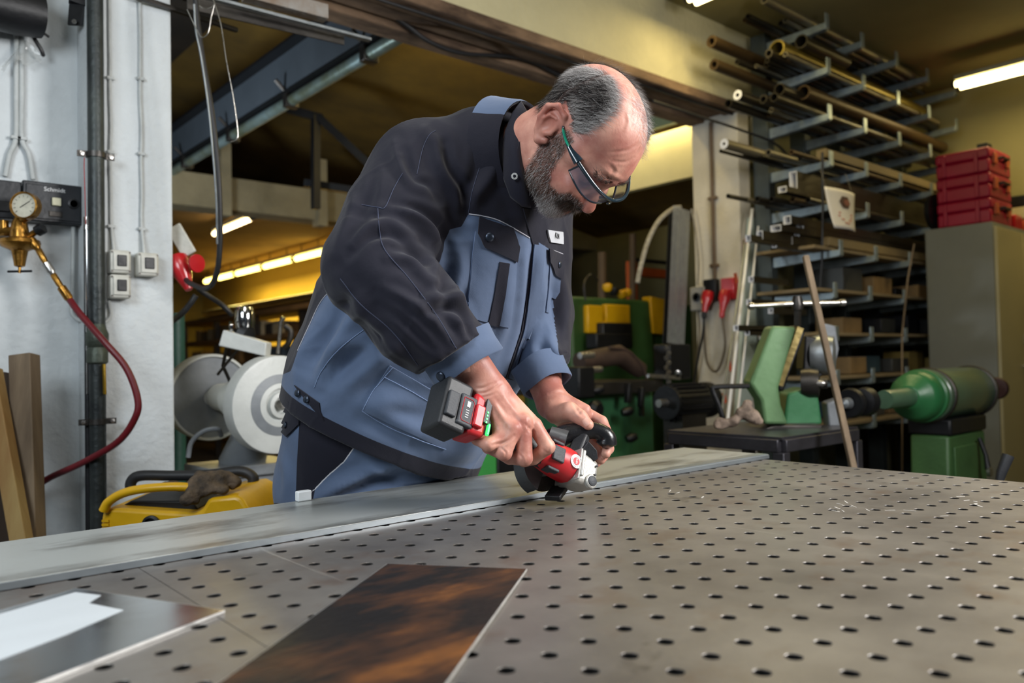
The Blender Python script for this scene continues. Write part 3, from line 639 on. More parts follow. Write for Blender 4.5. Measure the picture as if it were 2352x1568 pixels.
# trunk and legs core, hidden by the clothes
cg = Grid(lo - q([.1, 0, .85]), hi + q([.1, .1, 0]), .014)
for a, b, ra, rb in ((H1, H4, .15, .10), (H4, nb, .09, .05), (H4, shR, .08, .07), (shR, elR, .055, .045), (elR, cfR, .045, .032), (H4, shL, .08, .065), (shL, elL, .05, .042), (elL, cfL, .042, .03),
                     (H1, A(870, 1080, 1.86), .16, .15)): cg.cone(a, b, ra, rb, .03)
hipR, hipL = A(800, 1110, 1.76) + q([0, .03, 0]), A(925, 1090, 1.94) + q([0, .02, 0])
ftR, ftL = q([hipR[0] + .0, hipR[1] + .02, .09]), q([hipL[0] + .05, hipL[1] - .0, .09])
knR, knL = hipR * .5 + ftR * .5 + q([0, -.04, .02]), hipL * .5 + ftL * .5 + q([0, -.04, .02])
for h__, kk, ff in ((hipR, knR, ftR), (hipL, knL, ftL)): cg.cone(h__, kk, .09, .06, .03); cg.cone(kk, ff, .055, .04, .03)
cP, cF = cg.mesh()
# skin
def skin():
    m = bpy.data.materials.new('skin'); m.use_nodes = True; nt = m.node_tree; N_ = nt.nodes; L = nt.links; b = N_['Principled BSDF']
    tc = N_.new('ShaderNodeTexCoord'); n = N_.new('ShaderNodeTexNoise'); n.inputs['Scale'].default_value = 22; n.inputs['Detail'].default_value = 5; L.new(tc.outputs['Object'], n.inputs['Vector'])
    r = N_.new('ShaderNodeValToRGB'); r.color_ramp.elements[0].position = .33; r.color_ramp.elements[1].position = .68; r.color_ramp.elements[0].color = hexc('a4665a'); r.color_ramp.elements[1].color = hexc('d49f8c'); L.new(n.outputs[0], r.inputs[0])
    prev = r.outputs[0]
    for at, c in (('red', 'b5604f'), ('scalp', '332d2b')):
        a = N_.new('ShaderNodeAttribute'); a.attribute_name = at; x = N_.new('ShaderNodeMix'); x.data_type = 'RGBA'; L.new(a.outputs['Fac'], x.inputs[0]); L.new(prev, x.inputs[6]); x.inputs[7].default_value = hexc(c); prev = x.outputs[2]
    L.new(prev, b.inputs['Base Color']); b.inputs['Roughness'].default_value = .48; b.inputs['Specular IOR Level'].default_value = .45
    b.inputs['Subsurface Weight'].default_value = .12; b.inputs['Subsurface Radius'].default_value = (.012, .004, .002); b.inputs['Subsurface Scale'].default_value = .6
    n2 = N_.new('ShaderNodeTexNoise'); n2.inputs['Scale'].default_value = 260; n2.inputs['Detail'].default_value = 4; L.new(tc.outputs['Object'], n2.inputs['Vector'])
    bp = N_.new('ShaderNodeBump'); bp.inputs['Strength'].default_value = .25; bp.inputs['Distance'].default_value = .0012; L.new(n2.outputs[0], bp.inputs['Height']); L.new(bp.outputs[0], b.inputs['Normal'])
    return m
M_skin = skin()
hN = normals(hP, hF); lc = (hP - HO) @ HM.T      # local head coordinates
hX, hY, hZ = px(hP); hfac = facing(hP, hN)
# forehead and brow wrinkles, hand creases: fine displacement
def wr(P, F, lst):
    N_ = normals(P, F); return folds(P, N_, F, lst)
hP = wr(hP, hF, [(-1.2, 4, [(1398, 405), (1410, 392), (1400, 378)]), (1.2, 5, [(1385, 385), (1400, 398), (1425, 408)]), (-1.0, 4, [(1380, 400), (1400, 412), (1428, 420)]), (-1.2, 5, [(1228, 345), (1240, 380), (1236, 420)]),
  (-1.5, 5, [(1318, 440), (1308, 452), (1318, 470)]), (-1.0, 3.5, [(1335, 395), (1345, 402), (1352, 418)]), (1.0, 4, [(1436, 300), (1444, 280), (1440, 262)]), (-.8, 3.5, [(1400, 350), (1440, 345), (1465, 330)]), (-.7, 3.5, [(1405, 370), (1435, 372), (1455, 362)])])
rP = wr(rP, rF, [(-1.6, 3.5, [(1092, 892), (1112, 890), (1135, 878)]), (-1.3, 3.5, [(1098, 902), (1120, 900), (1150, 880)]), (-1.0, 3, [(1105, 912), (1125, 908), (1140, 902)]),
  (-1.8, 3.5, [(1208, 975), (1222, 990), (1226, 1010)]), (-1.8, 3.5, [(1180, 1000), (1160, 1015), (1130, 1022)]), (-1.0, 3, [(1215, 962), (1216, 980), (1212, 994)]), (1.2, 5, [(1150, 900), (1175, 935), (1196, 962)]), (1.2, 5, [(1130, 920), (1155, 960), (1172, 980)]), (-1.0, 5, [(1140, 915), (1165, 950), (1185, 968)]),
  (-1.0, 2.5, [(1190, 1040), (1200, 1052), (1200, 1065)]), (-1.0, 2.5, [(1150, 1028), (1162, 1040), (1158, 1052)]), (-.9, 2.5, [(1244, 1030), (1258, 1040), (1262, 1030)])])
lP = wr(lP, lF, [(-1.2, 3.5, [(1318, 925), (1328, 945), (1340, 955)]), (-1.0, 3, [(1262, 905), (1285, 900), (1305, 905)]), (-1, 3, [(1322, 952), (1330, 948), (1336, 940)])])
# nail of the left thumb
scalp = np.zeros(len(hP)); red = np.clip(1.2 - np.linalg.norm((lc - q([0, .118, -.036])) / q([.02, .02, .02]), axis=1), 0, 1) * .55
red = np.maximum(red, np.clip(1.3 - np.linalg.norm((lc - q([.084, -.018, .004])) / q([.02, .03, .045]), axis=1), 0, 1) * .45)
red = np.maximum(red, np.clip(1.2 - np.linalg.norm((lc - q([.05, .07, -.02])) / q([.03, .04, .03]), axis=1), 0, 1) * .3)
# hair: sides and back, thin on top; beard on jaw and lip
side = np.abs(lc[:, 0]); hz = lc[:, 2] - .25 * lc[:, 1]
front = .058 - .55 * np.clip(side - .035, 0, .05) / .05 * .02
hair_d = np.minimum(front - lc[:, 1] + np.where(side > .045, .012, 0), lc[:, 2] - (.012 + np.where(lc[:, 1] > -.002, 0, 0) + np.clip(-.04 - lc[:, 1], -1, 0) * 0))
hair_d = np.where((lc[:, 1] < -.03), lc[:, 2] + .045, hair_d)           # nape
hair_d = np.minimum(hair_d, .06 - lc[:, 1])
bald = np.clip(1.25 - np.hypot(lc[:, 0] / .036, (lc[:, 1] - .02) / .062), 0, 1) * (lc[:, 2] > .08)
ear = (side > .0745) & (lc[:, 2] < .045) & (lc[:, 1] < .008) & (lc[:, 2] > -.045)
near = hfac > .05
HAIRP = [(1236, 262), (1240, 215), (1256, 186), (1285, 160), (1345, 150), (1400, 168), (1416, 200), (1418, 235), (1402, 264), (1372, 288), (1338, 308), (1314, 306), (1300, 276), (1296, 250), (1276, 238), (1254, 240), (1243, 258)]
hair_d = np.where(near, poly_sd(HAIRP, hX, hY) / 1250, np.minimum(hair_d, .03))
BEARDP = [(1296, 292), (1316, 300), (1322, 326), (1302, 348), (1284, 372), (1270, 396), (1269, 424), (1286, 440), (1310, 438), (1330, 452), (1348, 470), (1338, 484), (1304, 492), (1262, 502), (1222, 482), (1200, 448), (1203, 395), (1220, 360), (1238, 332), (1262, 318), (1280, 306)]
scalp = np.clip(hair_d / .010 + .15, 0, 1) * .9
beard_d = np.minimum(.0 - lc[:, 2] - .010 - np.clip(.055 - side, 0, .06) * .75 + np.where(lc[:, 1] < .03, .02, 0), lc[:, 1] + .006 + .03 * (lc[:, 2] < -.06))
mous = .026 - np.hypot(side * .75, (lc[:, 2] + .060) * 2.0); mous = np.minimum(mous, lc[:, 1] - .085)
beard_d = np.where(near, poly_sd(BEARDP, hX, hY) / 1250, np.maximum(beard_d, mous))
lips = (np.hypot(side / .018, (lc[:, 2] + .0735) / .007) < 1) & (lc[:, 1] > .08)
scalp = np.maximum(scalp, np.clip(beard_d / .008, 0, 1) * .6); scalp[ear | lips] = 0; red[lips] = .6
aP = [hP, rP, lP, cP]; aF = []; o_ = 0
for p_, f_ in zip(aP, (hF, rF, lF, cF)): aF.append(f_ + o_); o_ += len(p_)
bodyP, bodyF = np.concatenate(aP), np.concatenate(aF); z3 = np.zeros(len(bodyP)); sc_, rd_ = z3.copy(), z3.copy(); sc_[:len(hP)] = scalp; rd_[:len(hP)] = red
person = make_obj('person', bodyP, bodyF, M_skin, None, {'scalp': sc_, 'red': rd_}, loc=per_loc)
tag(person, 'bearded man in two-tone blue work clothes bent over the table with a cordless grinder', 'person')
jacket = make_obj('jacket', P, F, M_cloth, person, {'dark': dark, 'piping': pip})
jP, jF, jN = P, F, N
bvh_all = BVHTree.FromPolygons([tuple(v) for v in P], [tuple(f) for f in F])
tf_ = F[~(dA < dT - .012)[F].any(1)]
bvh_j = BVHTree.FromPolygons([tuple(v) for v in P], [tuple(f) for f in tf_])
def hit(b, x, y, zmin=0):
    r = Vector(ray(x, y)); L_ = r.length; o = b.ray_cast(Vector(CAM), r.normalized()); return (q(o[0]), q(o[1])) if o[0] is not None else None
def patch(name, b, quad, m, parent, lift=.0022, n=14, th=.0022, sub=False, edge=True):
    """cloth piece laid on the garment: quad = four corner pixels (more along the sides allowed via two polylines)"""
    A0, B0 = quad; A0 = q(A0, dtype=float); B0 = q(B0, dtype=float)      # two polylines of equal length
    def samp(Pl, t):
        L_ = len(Pl) - 1; i = min(int(t * L_), L_ - 1); return Pl[i] + (Pl[i + 1] - Pl[i]) * (t * L_ - i)
    G = []; last = None
    for i in range(n + 1):
        a, c = samp(A0, i / n), samp(B0, i / n); row = []
        for j in range(n + 1):
            p = a + (c - a) * j / n; hh = hit(b, p[0], p[1])
            if hh is None: hh = last
            if hh is None: hh = (A(p[0], p[1], 1.6), -CF)
            nn = hh[1] if hh[1] @ (-CF) > 0 else -hh[1]
            last = hh; row.append((hh[0], nn))
        G.append(row)
    mb = MB(); W_ = n + 1
    top = [G[i][j][0] + G[i][j][1] * lift for i in range(W_) for j in range(W_)]; bot = [G[i][j][0] + G[i][j][1] * (lift - th - .001) for i in range(W_) for j in range(W_)]
    # limit outliers
    mb.add(top + bot, [(i * W_ + j, i * W_ + j + 1, (i + 1) * W_ + j + 1, (i + 1) * W_ + j) for i in range(n) for j in range(n)] + [(W_ * W_ + i * W_ + j, W_ * W_ + (i + 1) * W_ + j, W_ * W_ + (i + 1) * W_ + j + 1, W_ * W_ + i * W_ + j + 1) for i in range(n) for j in range(n)])
    rim = [(0, j) for j in range(n)] + [(i, n) for i in range(n)] + [(n, j) for j in range(n, 0, -1)] + [(i, 0) for i in range(n, 0, -1)]; rim = [i * W_ + j for i, j in rim]
    mb.add(top + bot, [(rim[k_], rim[(k_ + 1) % len(rim)], rim[(k_ + 1) % len(rim)] + W_ * W_, rim[k_] + W_ * W_) for k_ in range(len(rim))])
    o = mb.build(name, m, parent, smooth=50)
    return o
def child2(o, parent):            # reparent keeping world place (parent's own frame coincides with the person's)
    o.parent = parent; o.matrix_parent_inverse = (parent.parent.matrix_basis @ parent.matrix_parent_inverse).inverted() if parent.parent else parent.matrix_basis.inverted(); return o
M_snap = mat('dark_snap_metal', '3a4250', .35, .7, scale=30, bump=0)
def snap(b, x, y, r, parent, lift=.004, ring=False):
    hh = hit(b, x, y)
    if hh is None: return
    p, n_ = hh; n_ = n_ if n_ @ (-CF) > 0 else -n_
    if ring: o = MB().lathe([(r, 0), (r, .002), (r * .45, .002), (r * .45, 0)], p + n_ * .001, n_, 16, closed=True).build('snap_eyelet', M_steel, parent)
    else: o = MB().lathe([(r, 0), (r, .0015), (r * .85, .003), (r * .4, .0038), (0, .004)], p + n_ * (lift - .002), n_, 20).build('snap_button', M_snap, parent)
    return o
PR = person
def onp(*a, **k):
    o = patch(*a, **k); return o
f1 = onp('chest_pocket', bvh_j, ([(1092, 530), (1082, 610), (1072, 728)], [(1188, 575), (1182, 660), (1168, 752)]), M_blue, PR, lift=.003)
f2 = onp('pocket_flap', bvh_j, ([(1099, 496), (1096, 535), (1112, 567)], [(1176, 524), (1190, 565), (1185, 600)]), M_navy, PR, lift=.0072)
onp('pen_pocket', bvh_j, ([(1146, 600), (1134, 670), (1119, 744)], [(1168, 604), (1160, 675), (1147, 749)]), M_navy, PR, lift=.0052, n=8)
snap(bvh_j, 1123, 545, .0085, PR, lift=.0085)
onp('chest_pocket', bvh_j, ([(1262, 590), (1258, 660), (1250, 735)], [(1288, 600), (1285, 670), (1272, 745)]), M_blue, PR, lift=.003, n=8)
onp('pocket_flap', bvh_j, ([(1256, 570), (1258, 600), (1270, 628)], [(1290, 584), (1291, 610), (1288, 640)]), M_navy, PR, lift=.007, n=8)
snap(bvh_j, 1278, 607, .0075, PR, lift=.0085)
nt_ = onp('name_tag', bvh_j, ([(1256, 527), (1258, 543), (1262, 556)], [(1290, 532), (1291, 545), (1291, 560)]), mat('grey_name_tag', 'c9ccd2', .5, bump=0), PR, lift=.004, n=6)
hh = hit(bvh_j, 1274, 541)
if hh:
    n_ = hh[1] if hh[1] @ (-CF) > 0 else -hh[1]; text_part('K.N', .016, hh[0] + n_ * .0058, np.cross(UP, n_) + 0 * UP, UP, mat('black_print', '15161a', .6, bump=0), PR, 'name_lettering')
onp('hip_pocket', bvh_j, ([(895, 838), (862, 890), (832, 940)], [(1045, 925), (1040, 975), (1022, 1030)]), M_blue, PR, lift=.0035, n=18)
onp('waist_tab', bvh_j, ([(678, 884), (688, 898), (700, 913)], [(735, 925), (738, 945), (745, 965)]), M_navy, PR, lift=.004, n=8)
snap(bvh_j, 688, 903, .0075, PR, lift=.007); snap(bvh_j, 708, 917, .0075, PR, lift=.007)
# cuffs
def cuff(c, d, W, r0, r1, L, name='sleeve_cuff'):
    d = d / np.linalg.norm(d); W = W - d * (W @ d); W /= np.linalg.norm(W); D = np.cross(d, W); n = 40; rings = []
    for t, k_ in ((-L, 1.0), (-L, 1.05), (-L * .5, 1.03), (0, 1.06), (.002, 1.03), (0, .96), (-L, .94)):
        rr = r0 + (r1 - r0) * (t + L) / L
        rings.append([c + d * (t + .0022 * math.sin(3 * a + 1)) + (W * math.cos(a) * rr[0] + D * math.sin(a) * rr[1]) * k_ * (1 + .02 * math.sin(5 * a)) for a in np.linspace(0, 2 * math.pi, n, endpoint=False)])
    mb = MB(); k_ = len(rings); mb.add([p for r in rings for p in r], [(i * n + j, i * n + (j + 1) % n, ((i + 1) % k_) * n + (j + 1) % n, ((i + 1) % k_) * n + j) for i in range(k_) for j in range(n)])
    return mb.build(name, M_blue, PR, smooth=60)
cfo = cuff(cfR, dirR, A(1135, 800, 1.375) - A(995, 885, 1.375), q([.066, .054]), q([.064, .052]), .050)
bvh_c = BVHTree.FromPolygons([tuple(v.co) for v in cfo.data.vertices], [tuple(p_.vertices) for p_ in cfo.data.polygons])
snap(bvh_c, 1013, 864, .0085, PR, lift=.003)
cuff(cfL, dirL, A(1310, 895, 1.6) - A(1215, 925, 1.6), q([.0535, .047]), q([.050, .044]), .055)
# collar
def collar():
    n = 44; c0 = A(1152, 356, 1.515); c1 = A(1203, 345, 1.485); ax = c1 - c0; L_ = np.linalg.norm(ax); ax /= L_
    V_ = UP - ax * (UP @ ax); V_ /= np.linalg.norm(V_); D = np.cross(ax, V_); prof = [(0, 1.16, 0), (.5, 1.05, 0), (.95, .97, 0), (1.06, .93, 0), (1.0, .885, 0), (.5, .93, 0), (0, 1.0, 0)]
    mb = MB(); rings = []
    for t, k_, _ in prof:
        rings.append([c0 + ax * L_ * t * (1 + .15 * math.cos(a)) + (V_ * math.cos(a) * .096 + D * math.sin(a) * .090) * k_ for a in np.linspace(0, 2 * math.pi, n, endpoint=False)])
    kk = len(rings)
    mb.add([p for r in rings for p in r], [(i * n + j, i * n + (j + 1) % n, ((i + 1) % kk) * n + (j + 1) % n, ((i + 1) % kk) * n + j) for i in range(kk) for j in range(n)])
    mb.m = [0 if (i in (0, 1, 2) and j < 7) or (i in (0, 1, 2) and j > 37) else 1 for i in range(kk) for j in range(n)]
    return mb.build('collar', [M_blue, M_navy], PR, smooth=60)
collar()
cfp = [(1197, 231), (1213, 258), (1205, 292), (1204, 350), (1209, 430), (1220, 476), (1200, 474), (1172, 452), (1156, 410), (1152, 350), (1160, 300), (1176, 258)]
zz_ = lambda x, y: 1.415 + .0006 * abs(x - 1190) + .05 * max(0, (300 - y)) / 80
mbc = MB(); n_ = len(cfp); cen = A(1186, 350, 1.405); ring0 = [A(x, y, zz_(x, y)) for x, y in cfp]; ring1 = [cen + (p - cen) * .96 - CF * .004 for p in ring0]; ring2 = [cen + (p - cen) * .5 - CF * .005 for p in ring0]; ring3 = [p + CF * .006 for p in ring0]
mbc.add(ring3 + ring0 + ring1 + ring2 + [cen - CF * .005], [(l * n_ + k_, l * n_ + (k_ + 1) % n_, (l + 1) * n_ + (k_ + 1) % n_, (l + 1) * n_ + k_) for l in range(3) for k_ in range(n_)] + [(3 * n_ + k_, 3 * n_ + (k_ + 1) % n_, 4 * n_) for k_ in range(n_)])
mbc.build('collar_front', M_navy, PR, smooth=70)
MB().lathe([(.006, 0), (.006, .002), (.0028, .002), (.0028, 0)], A(1182, 405, 1.404), -CF - RT * .1, 16, closed=True).build('snap_eyelet', M_steel, PR)
bvh_l = BVHTree.FromPolygons([tuple(v) for v in lP], [tuple(f) for f in lF])
onp('thumb_nail', bvh_l, ([(1337, 966), (1341, 974), (1346, 980)], [(1345, 959), (1351, 966), (1355, 973)]), mat('finger_nail', 'd9ab9c', .25, var=.05, bump=0, coat=.4), PR, lift=.0007, n=6, th=.0006)
# front placket strip beside the zip
onp('zip_placket', bvh_j, ([(1200, 478), (1222, 560), (1212, 660), (1196, 760), (1160, 868)], [(1222, 482), (1236, 560), (1228, 665), (1212, 765), (1178, 872)]), M_navy, PR, lift=.0025, n=16, th=.003)
onp('zip_placket', bvh_j, ([(1224, 560), (1217, 660), (1201, 760), (1166, 866)], [(1247, 564), (1240, 665), (1222, 765), (1188, 872)]), M_blue, PR, lift=.0055, n=14, th=.003)
def seam(name, b, pl, r, m, off=.0008):
    pts = [h_ for h_ in (hit(b, x, y) for x, y, *_ in bez([(*p, 0) for p in pl], 7)) if h_ is not None]
    P_ = [p + (n_ if n_ @ CF < 0 else -n_) * off for p, n_ in pts]
    if len(P_) > 3: MB().tube(P_, r, 6).build(name, m, PR)
M_pipe = mat('light_piping', 'b9b9c2', .6, bump=0); M_seam = mat('seam_thread', '3c4258', .8, bump=0); M_seamb = mat('blue_seam_thread', '7f93b8', .8, bump=0)
seam('piping', bvh_j, [(1077, 491), (1108, 496), (1145, 506), (1190, 530), (1216, 546)], .0012, M_pipe); seam('piping', bvh_j, [(1262, 572), (1276, 577), (1292, 583)], .0012, M_pipe)
seam('piping', bvh_j, [(772, 655), (738, 692), (712, 745), (684, 805)], .0009, M_pipe)
for pl in ([(925, 398), (905, 432), (885, 475), (868, 476), (830, 470)], [(868, 478), (872, 530), (885, 575), (940, 640), (1000, 720), (1048, 800)], [(1000, 300), (985, 312), (970, 345), (958, 400)], [(1120, 330), (1100, 390), (1085, 440), (1076, 490)], [(782, 640), (830, 700), (900, 760), (960, 838)]): seam('seam', bvh_all, pl, .0008, M_seam, .0004)
for pl in ([(1092, 533), (1082, 610), (1074, 700)], [(852, 745), (780, 800), (740, 850), (722, 890)], [(832, 940), (890, 975), (960, 1005), (1022, 1030)], [(900, 842), (862, 890), (836, 938)], [(882, 862), (950, 900), (1040, 955)]): seam('seam', bvh_j, pl, .0008, M_seamb, .0042 if pl[0][0] in (832, 900, 882) else .0008)
# trousers
tg = Grid(q([.4, 1.2, .04]), q([1.5, 2.2, 1.2]), .008)
pelv = A(860, 1060, 1.83)
tg.ecap(H1 * .4 + pelv * .6, pelv - UP * .05, (.235, .19), (.235, .185), XA, .03)
for hh_, kk_, ff_ in ((hipR, knR, ftR), (hipL, knL, ftL)):
    tg.ecap(hh_ + UP * .02, kk_, (.125, .14), (.088, .09), XA, .04); tg.cone(kk_, ff_, .085, .07, .03)
tg.cut(hemP - hemN * .05, -hemN)
tg.cut(q([0, 0, .085]), q([0, 0, -1.]))
tP, tF = tg.mesh(); tP = relax(tP, tF, 2); tN = normals(tP, tF)
tP = tP + tN * (surf_noise(tP, 22, 5) * .003)[:, None]; tN = normals(tP, tF)
tP = folds(tP, tN, tF, [(10, 16, [(720, 1150), (800, 1110), (900, 1060), (960, 1050)]), (-8, 12, [(760, 1150), (850, 1110), (950, 1090)]), (9, 16, [(820, 1050), (900, 1080), (1000, 1110)]), (8, 14, [(850, 1150), (930, 1120), (1010, 1120)]), (6, 10, [(640, 1030), (660, 1090), (655, 1150)]), (-7, 10, [(870, 1060), (930, 1090), (990, 1090)])])
low = (tP[:, 2] < TZ + .0125); tP[low, 1] = np.maximum(tP[low, 1], 1.397)
tN = normals(tP, tF); tX, tY, tZ = px(tP); tf = facing(tP, tN)
dk = np.maximum(poly_sd([(688, 960), (728, 985), (728, 1040), (720, 1090), (716, 1180), (678, 1180), (682, 1060)], tX, tY), poly_sd([(728, 940), (830, 1000), (818, 1018), (790, 1060), (750, 1095), (724, 1122), (712, 1180), (700, 1180), (712, 1050)], tX, tY))
dk = np.maximum(dk, poly_sd([(620, 1155), (640, 1155), (672, 1168), (672, 1400), (620, 1400)], tX, tY)); dk = np.where(tf > -.05, dk, -9)
pl_, _t, s2_ = line_d([(820, 1018), (790, 1060), (750, 1095), (724, 1122)], tX, tY); pl_ = np.where(tf > 0, (pl_ + .5) * s2_, 9.)
trs = make_obj('trousers', tP, tF, M_cloth, person, {'dark': dk, 'piping': pl_})
bvh_t = BVHTree.FromPolygons([tuple(v) for v in tP], [tuple(f) for f in tF])
onp('trouser_pocket_flap', bvh_t, ([(662, 922), (648, 952), (640, 982)], [(694, 944), (690, 975), (662, 1002)]), M_navy, PR, lift=.006, n=8); snap(bvh_t, 663, 976, .007, PR, lift=.009)
for ff_ in (ftR, ftL):
    g_ = MB(); g_.tube([ff_ + q([0, .05, -.035]), ff_ + q([0, -.02, -.035]), ff_ + q([0, -.12, -.043]), ff_ + q([0, -.19, -.055])], [.045, .05, .045, .028], 14); g_.tube([ff_ + q([0, .02, -.04]), ff_ + q([0, .02, .06])], [.05, .055], 14)
    g_.box(ff_ + q([-.05, -.215, -.09]), ff_ + q([.05, .08, -.072])); g_.build('boot', M_blackm, PR)
# ------------------------------------------------------------------ hair and beard: real strands rooted on the head
def strands(name, P, N, wgt, count, length, flow, width, seed, mats, parent, up=.35, curl=.0):
    r = np.random.RandomState(seed); p = wgt / wgt.sum(); ix = r.choice(len(P), count, p=p); n = len(ix)
    R0_ = P[ix] + r.normal(size=(n, 3)) * .0009; N0 = N[ix]; D = flow[ix] if flow.ndim == 2 else np.tile(flow, (n, 1))
    D = D + r.normal(size=(n, 3)) * .28; D = D - N0 * (D * N0).sum(1)[:, None]; D /= np.linalg.norm(D, axis=1)[:, None] + 1e-9
    T = D + N0 * (up + r.normal(size=n) * .12)[:, None]; T /= np.linalg.norm(T, axis=1)[:, None]
    L_ = (length if np.isscalar(length) else length[ix]) * r.uniform(.6, 1.25, n)
    S = np.cross(T, N0); S /= np.linalg.norm(S, axis=1)[:, None] + 1e-9
    c = r.normal(size=(n, 3)) * curl; V = []; segs = 3
    for k_ in range(segs + 1):
        t = k_ / segs; q_ = R0_ + T * (L_ * t)[:, None] + (D - N0 * .25 + c) * (L_ * t * t * .35)[:, None] + N0 * .0005
        w = width * (1 - t * .8) / 2; V += [q_ - S * w, q_ + S * w]
    Vv = np.stack(V, 1).reshape(-1, 3); F_ = []
    b = np.arange(n) * (2 * (segs + 1))
    for k_ in range(segs): F_.append(np.stack([b + 2 * k_, b + 2 * k_ + 1, b + 2 * k_ + 3, b + 2 * k_ + 2], 1))
    F_ = np.concatenate(F_); o = make_obj(name, Vv, F_, mats, parent)
    mi = np.tile(r.randint(0, len(mats), n), segs); o.data.polygons.foreach_set('material_index', mi.astype(np.int32)); o['kind'] = 'stuff'; return o
M_h = {k_: mat('hair_' + k_, c, .7, spec=.12, var=.1, bump=0) for k_, c in (('black', '100e0f'), ('dark', '221e1e'), ('grey', '8d8885'), ('white', 'd8d4d2'), ('brown', '5a4234'))}
hN = normals(hP, hF); lc = (hP - HO) @ HM.T; side = np.abs(lc[:, 0])
bk = HM[1] * -1; dn = HM[2] * -1
flow_h = np.where((lc[:, 1] > -.045)[:, None], HM[2][None] * .8 + HM[1][None] * .55, -HM[2][None] * .7 - HM[1][None] * .2)
wh = np.clip(hair_d / .006, 0, 1); wh = np.where(~near, wh * (1 - np.clip(bald * 2.2, 0, .985)), wh); wh[ear] = 0; wh *= (lc[:, 2] > -.06)
edge = np.where(near, np.exp(-(hair_d / .018) ** 2) * (hX > 1300), .5 * (lc[:, 1] > 0))
fr = np.clip((lc[:, 1] - .0) / .05, 0, 1)            # greyer and thinner towards the forehead
strands('hair', hP, hN, wh * (1 - .85 * edge), 24000, .014, flow_h, .00034, 3, [M_h['black'], M_h['black'], M_h['black'], M_h['dark'], M_h['dark'], M_h['black'], M_h['black'], M_h['grey']], PR, up=.13)
strands('hair', hP, hN, wh * (.06 + edge), 7000, .015, flow_h, .00032, 4, [M_h['white'], M_h['grey'], M_h['grey']], PR, up=.2)
top = np.where(near, np.clip(poly_sd([(1395, 150), (1520, 200), (1530, 320), (1490, 352), (1466, 330), (1450, 285), (1415, 250), (1412, 200)], hX, hY) / 25, 0, 1) * (.25 + (hX > 1450)), 1. * (lc[:, 2] > .06) * (lc[:, 0] < 0) * (lc[:, 1] < .075))
strands('hair', hP, hN, top, 3000, .018, HM[1] * .7 + HM[2] * .4 - HM[0] * .1, .0003, 5, [M_h['white'], M_h['grey'], M_h['white']], PR, up=.55, curl=.35)
bd = np.where(beard_d > 0, 1., 0); bd[ear | lips] = 0
bw = np.clip(beard_d / .006, .15, 1) * bd; wz = np.clip((hY - 440) / 40, 0, 1) * (hX < 1300) * near
blen = .0055 + .006 * np.clip(-(lc[:, 2] + .05) / .06, 0, 1)
strands('beard', hP, hN, bw * (1 - .75 * wz), 17000, blen, -HM[2] * .9 + HM[1] * .25, .00036, 6, [M_h['dark'], M_h['brown'], M_h['black'], M_h['brown'], M_h['grey']], PR, up=.4, curl=.5)
strands('beard', hP, hN, bw * (.12 + wz), 6000, blen, -HM[2] * .9 + HM[1] * .25, .00036, 16, [M_h['white'], M_h['grey']], PR, up=.45, curl=.5)
strands('beard', hP, hN, np.where(mous > 0, 1., 0), 2600, .013, -HM[2] * .7 + np.sign(lc[:, 0])[:, None] * HM[0][None] * .8, .00042, 7, [M_h['brown'], M_h['dark'], M_h['grey']], PR, up=.35)
eb = np.exp(-((lc[:, 2] - .029) / .006) ** 2) * (side > .012) * (side < .05) * (lc[:, 1] > .07)
strands('eyebrow', hP, hN, eb + 1e-9 * 0, 700, .009, np.sign(lc[:, 0])[:, None] * HM[0][None] + HM[2][None] * .3, .0004, 8, [M_h['dark'], M_h['brown'], M_h['grey']], PR, up=.3)
# ------------------------------------------------------------------ safety glasses
M_frame = mat('glossy_dark_frame', '20303a', .18, var=.2, bump=0, coat=.6); M_green = mat('teal_temple', '0f8d72', .35, var=.1, bump=0)
M_lens = mat('tinted_clear_lens', '7a7f92', .06, var=.05, bump=0, alpha=.32)
gl = thing('safety_glasses', hp(0, .1, 0), 'dark wraparound safety glasses with teal temples, worn by the man', 'glasses')
def arcx(x): return .128 - .055 * (abs(x) / .075) ** 2.6     # wrap curve seen from above
topb = [hp(x, arcx(x) + .006, .024 - .010 * (1 - abs(x) / .078)) for x in np.linspace(-.078, .078, 33)]
MB().tube(topb, [.0036] * 33, 10).build('frame_bar', M_frame, gl)
for s_ in (1, -1):
    mb = MB(); rows = []
    for i in range(13):
        x = s_ * (.009 + .066 * i / 12); u = i / 12; zt = .024 - .010 * (1 - abs(x) / .078); zb = -.014 + .014 * (u ** 3) + .010 * (1 - u) ** 3
        rows.append([hp(x, arcx(x) + .005 - .004 * k_, zt + (zb - zt) * k_) for k_ in np.linspace(0, 1, 6)])
    mb.add([p for r in rows for p in r], [(i * 6 + j, i * 6 + j + 1, (i + 1) * 6 + j + 1, (i + 1) * 6 + j) for i in range(12) for j in range(5)])
    l = mb.build('lens', M_lens, gl, smooth=80); sm = l.modifiers.new('t', 'SOLIDIFY'); sm.thickness = .0012
    MB().tube([r[-1] for r in rows] + [rows[-1][0]], .0018, 8).build('lens_rim', M_frame, gl)
    tp = bez([hp(s_ * .077, .072, .024), hp(s_ * .082, .045, .022), hp(s_ * .0835, .022, .022), hp(s_ * .081, .008, .024), hp(s_ * .074, -.002, .026)], 5)
    MB().tube(tp, [.0085 - .0060 * min(1, i / 8) for i in range(len(tp))], 10, sq=.45).build('temple', M_frame, gl)
    tp2 = bez([hp(s_ * .0862, .044, .0235), hp(s_ * .0862, .028, .0235), hp(s_ * .0835, .010, .0250)], 5)
    MB().tube(tp2, [.0012, .003] + [.0036] * (len(tp2) - 3) + [.002], 8, sq=.4).build('temple_inlay', M_green, gl)
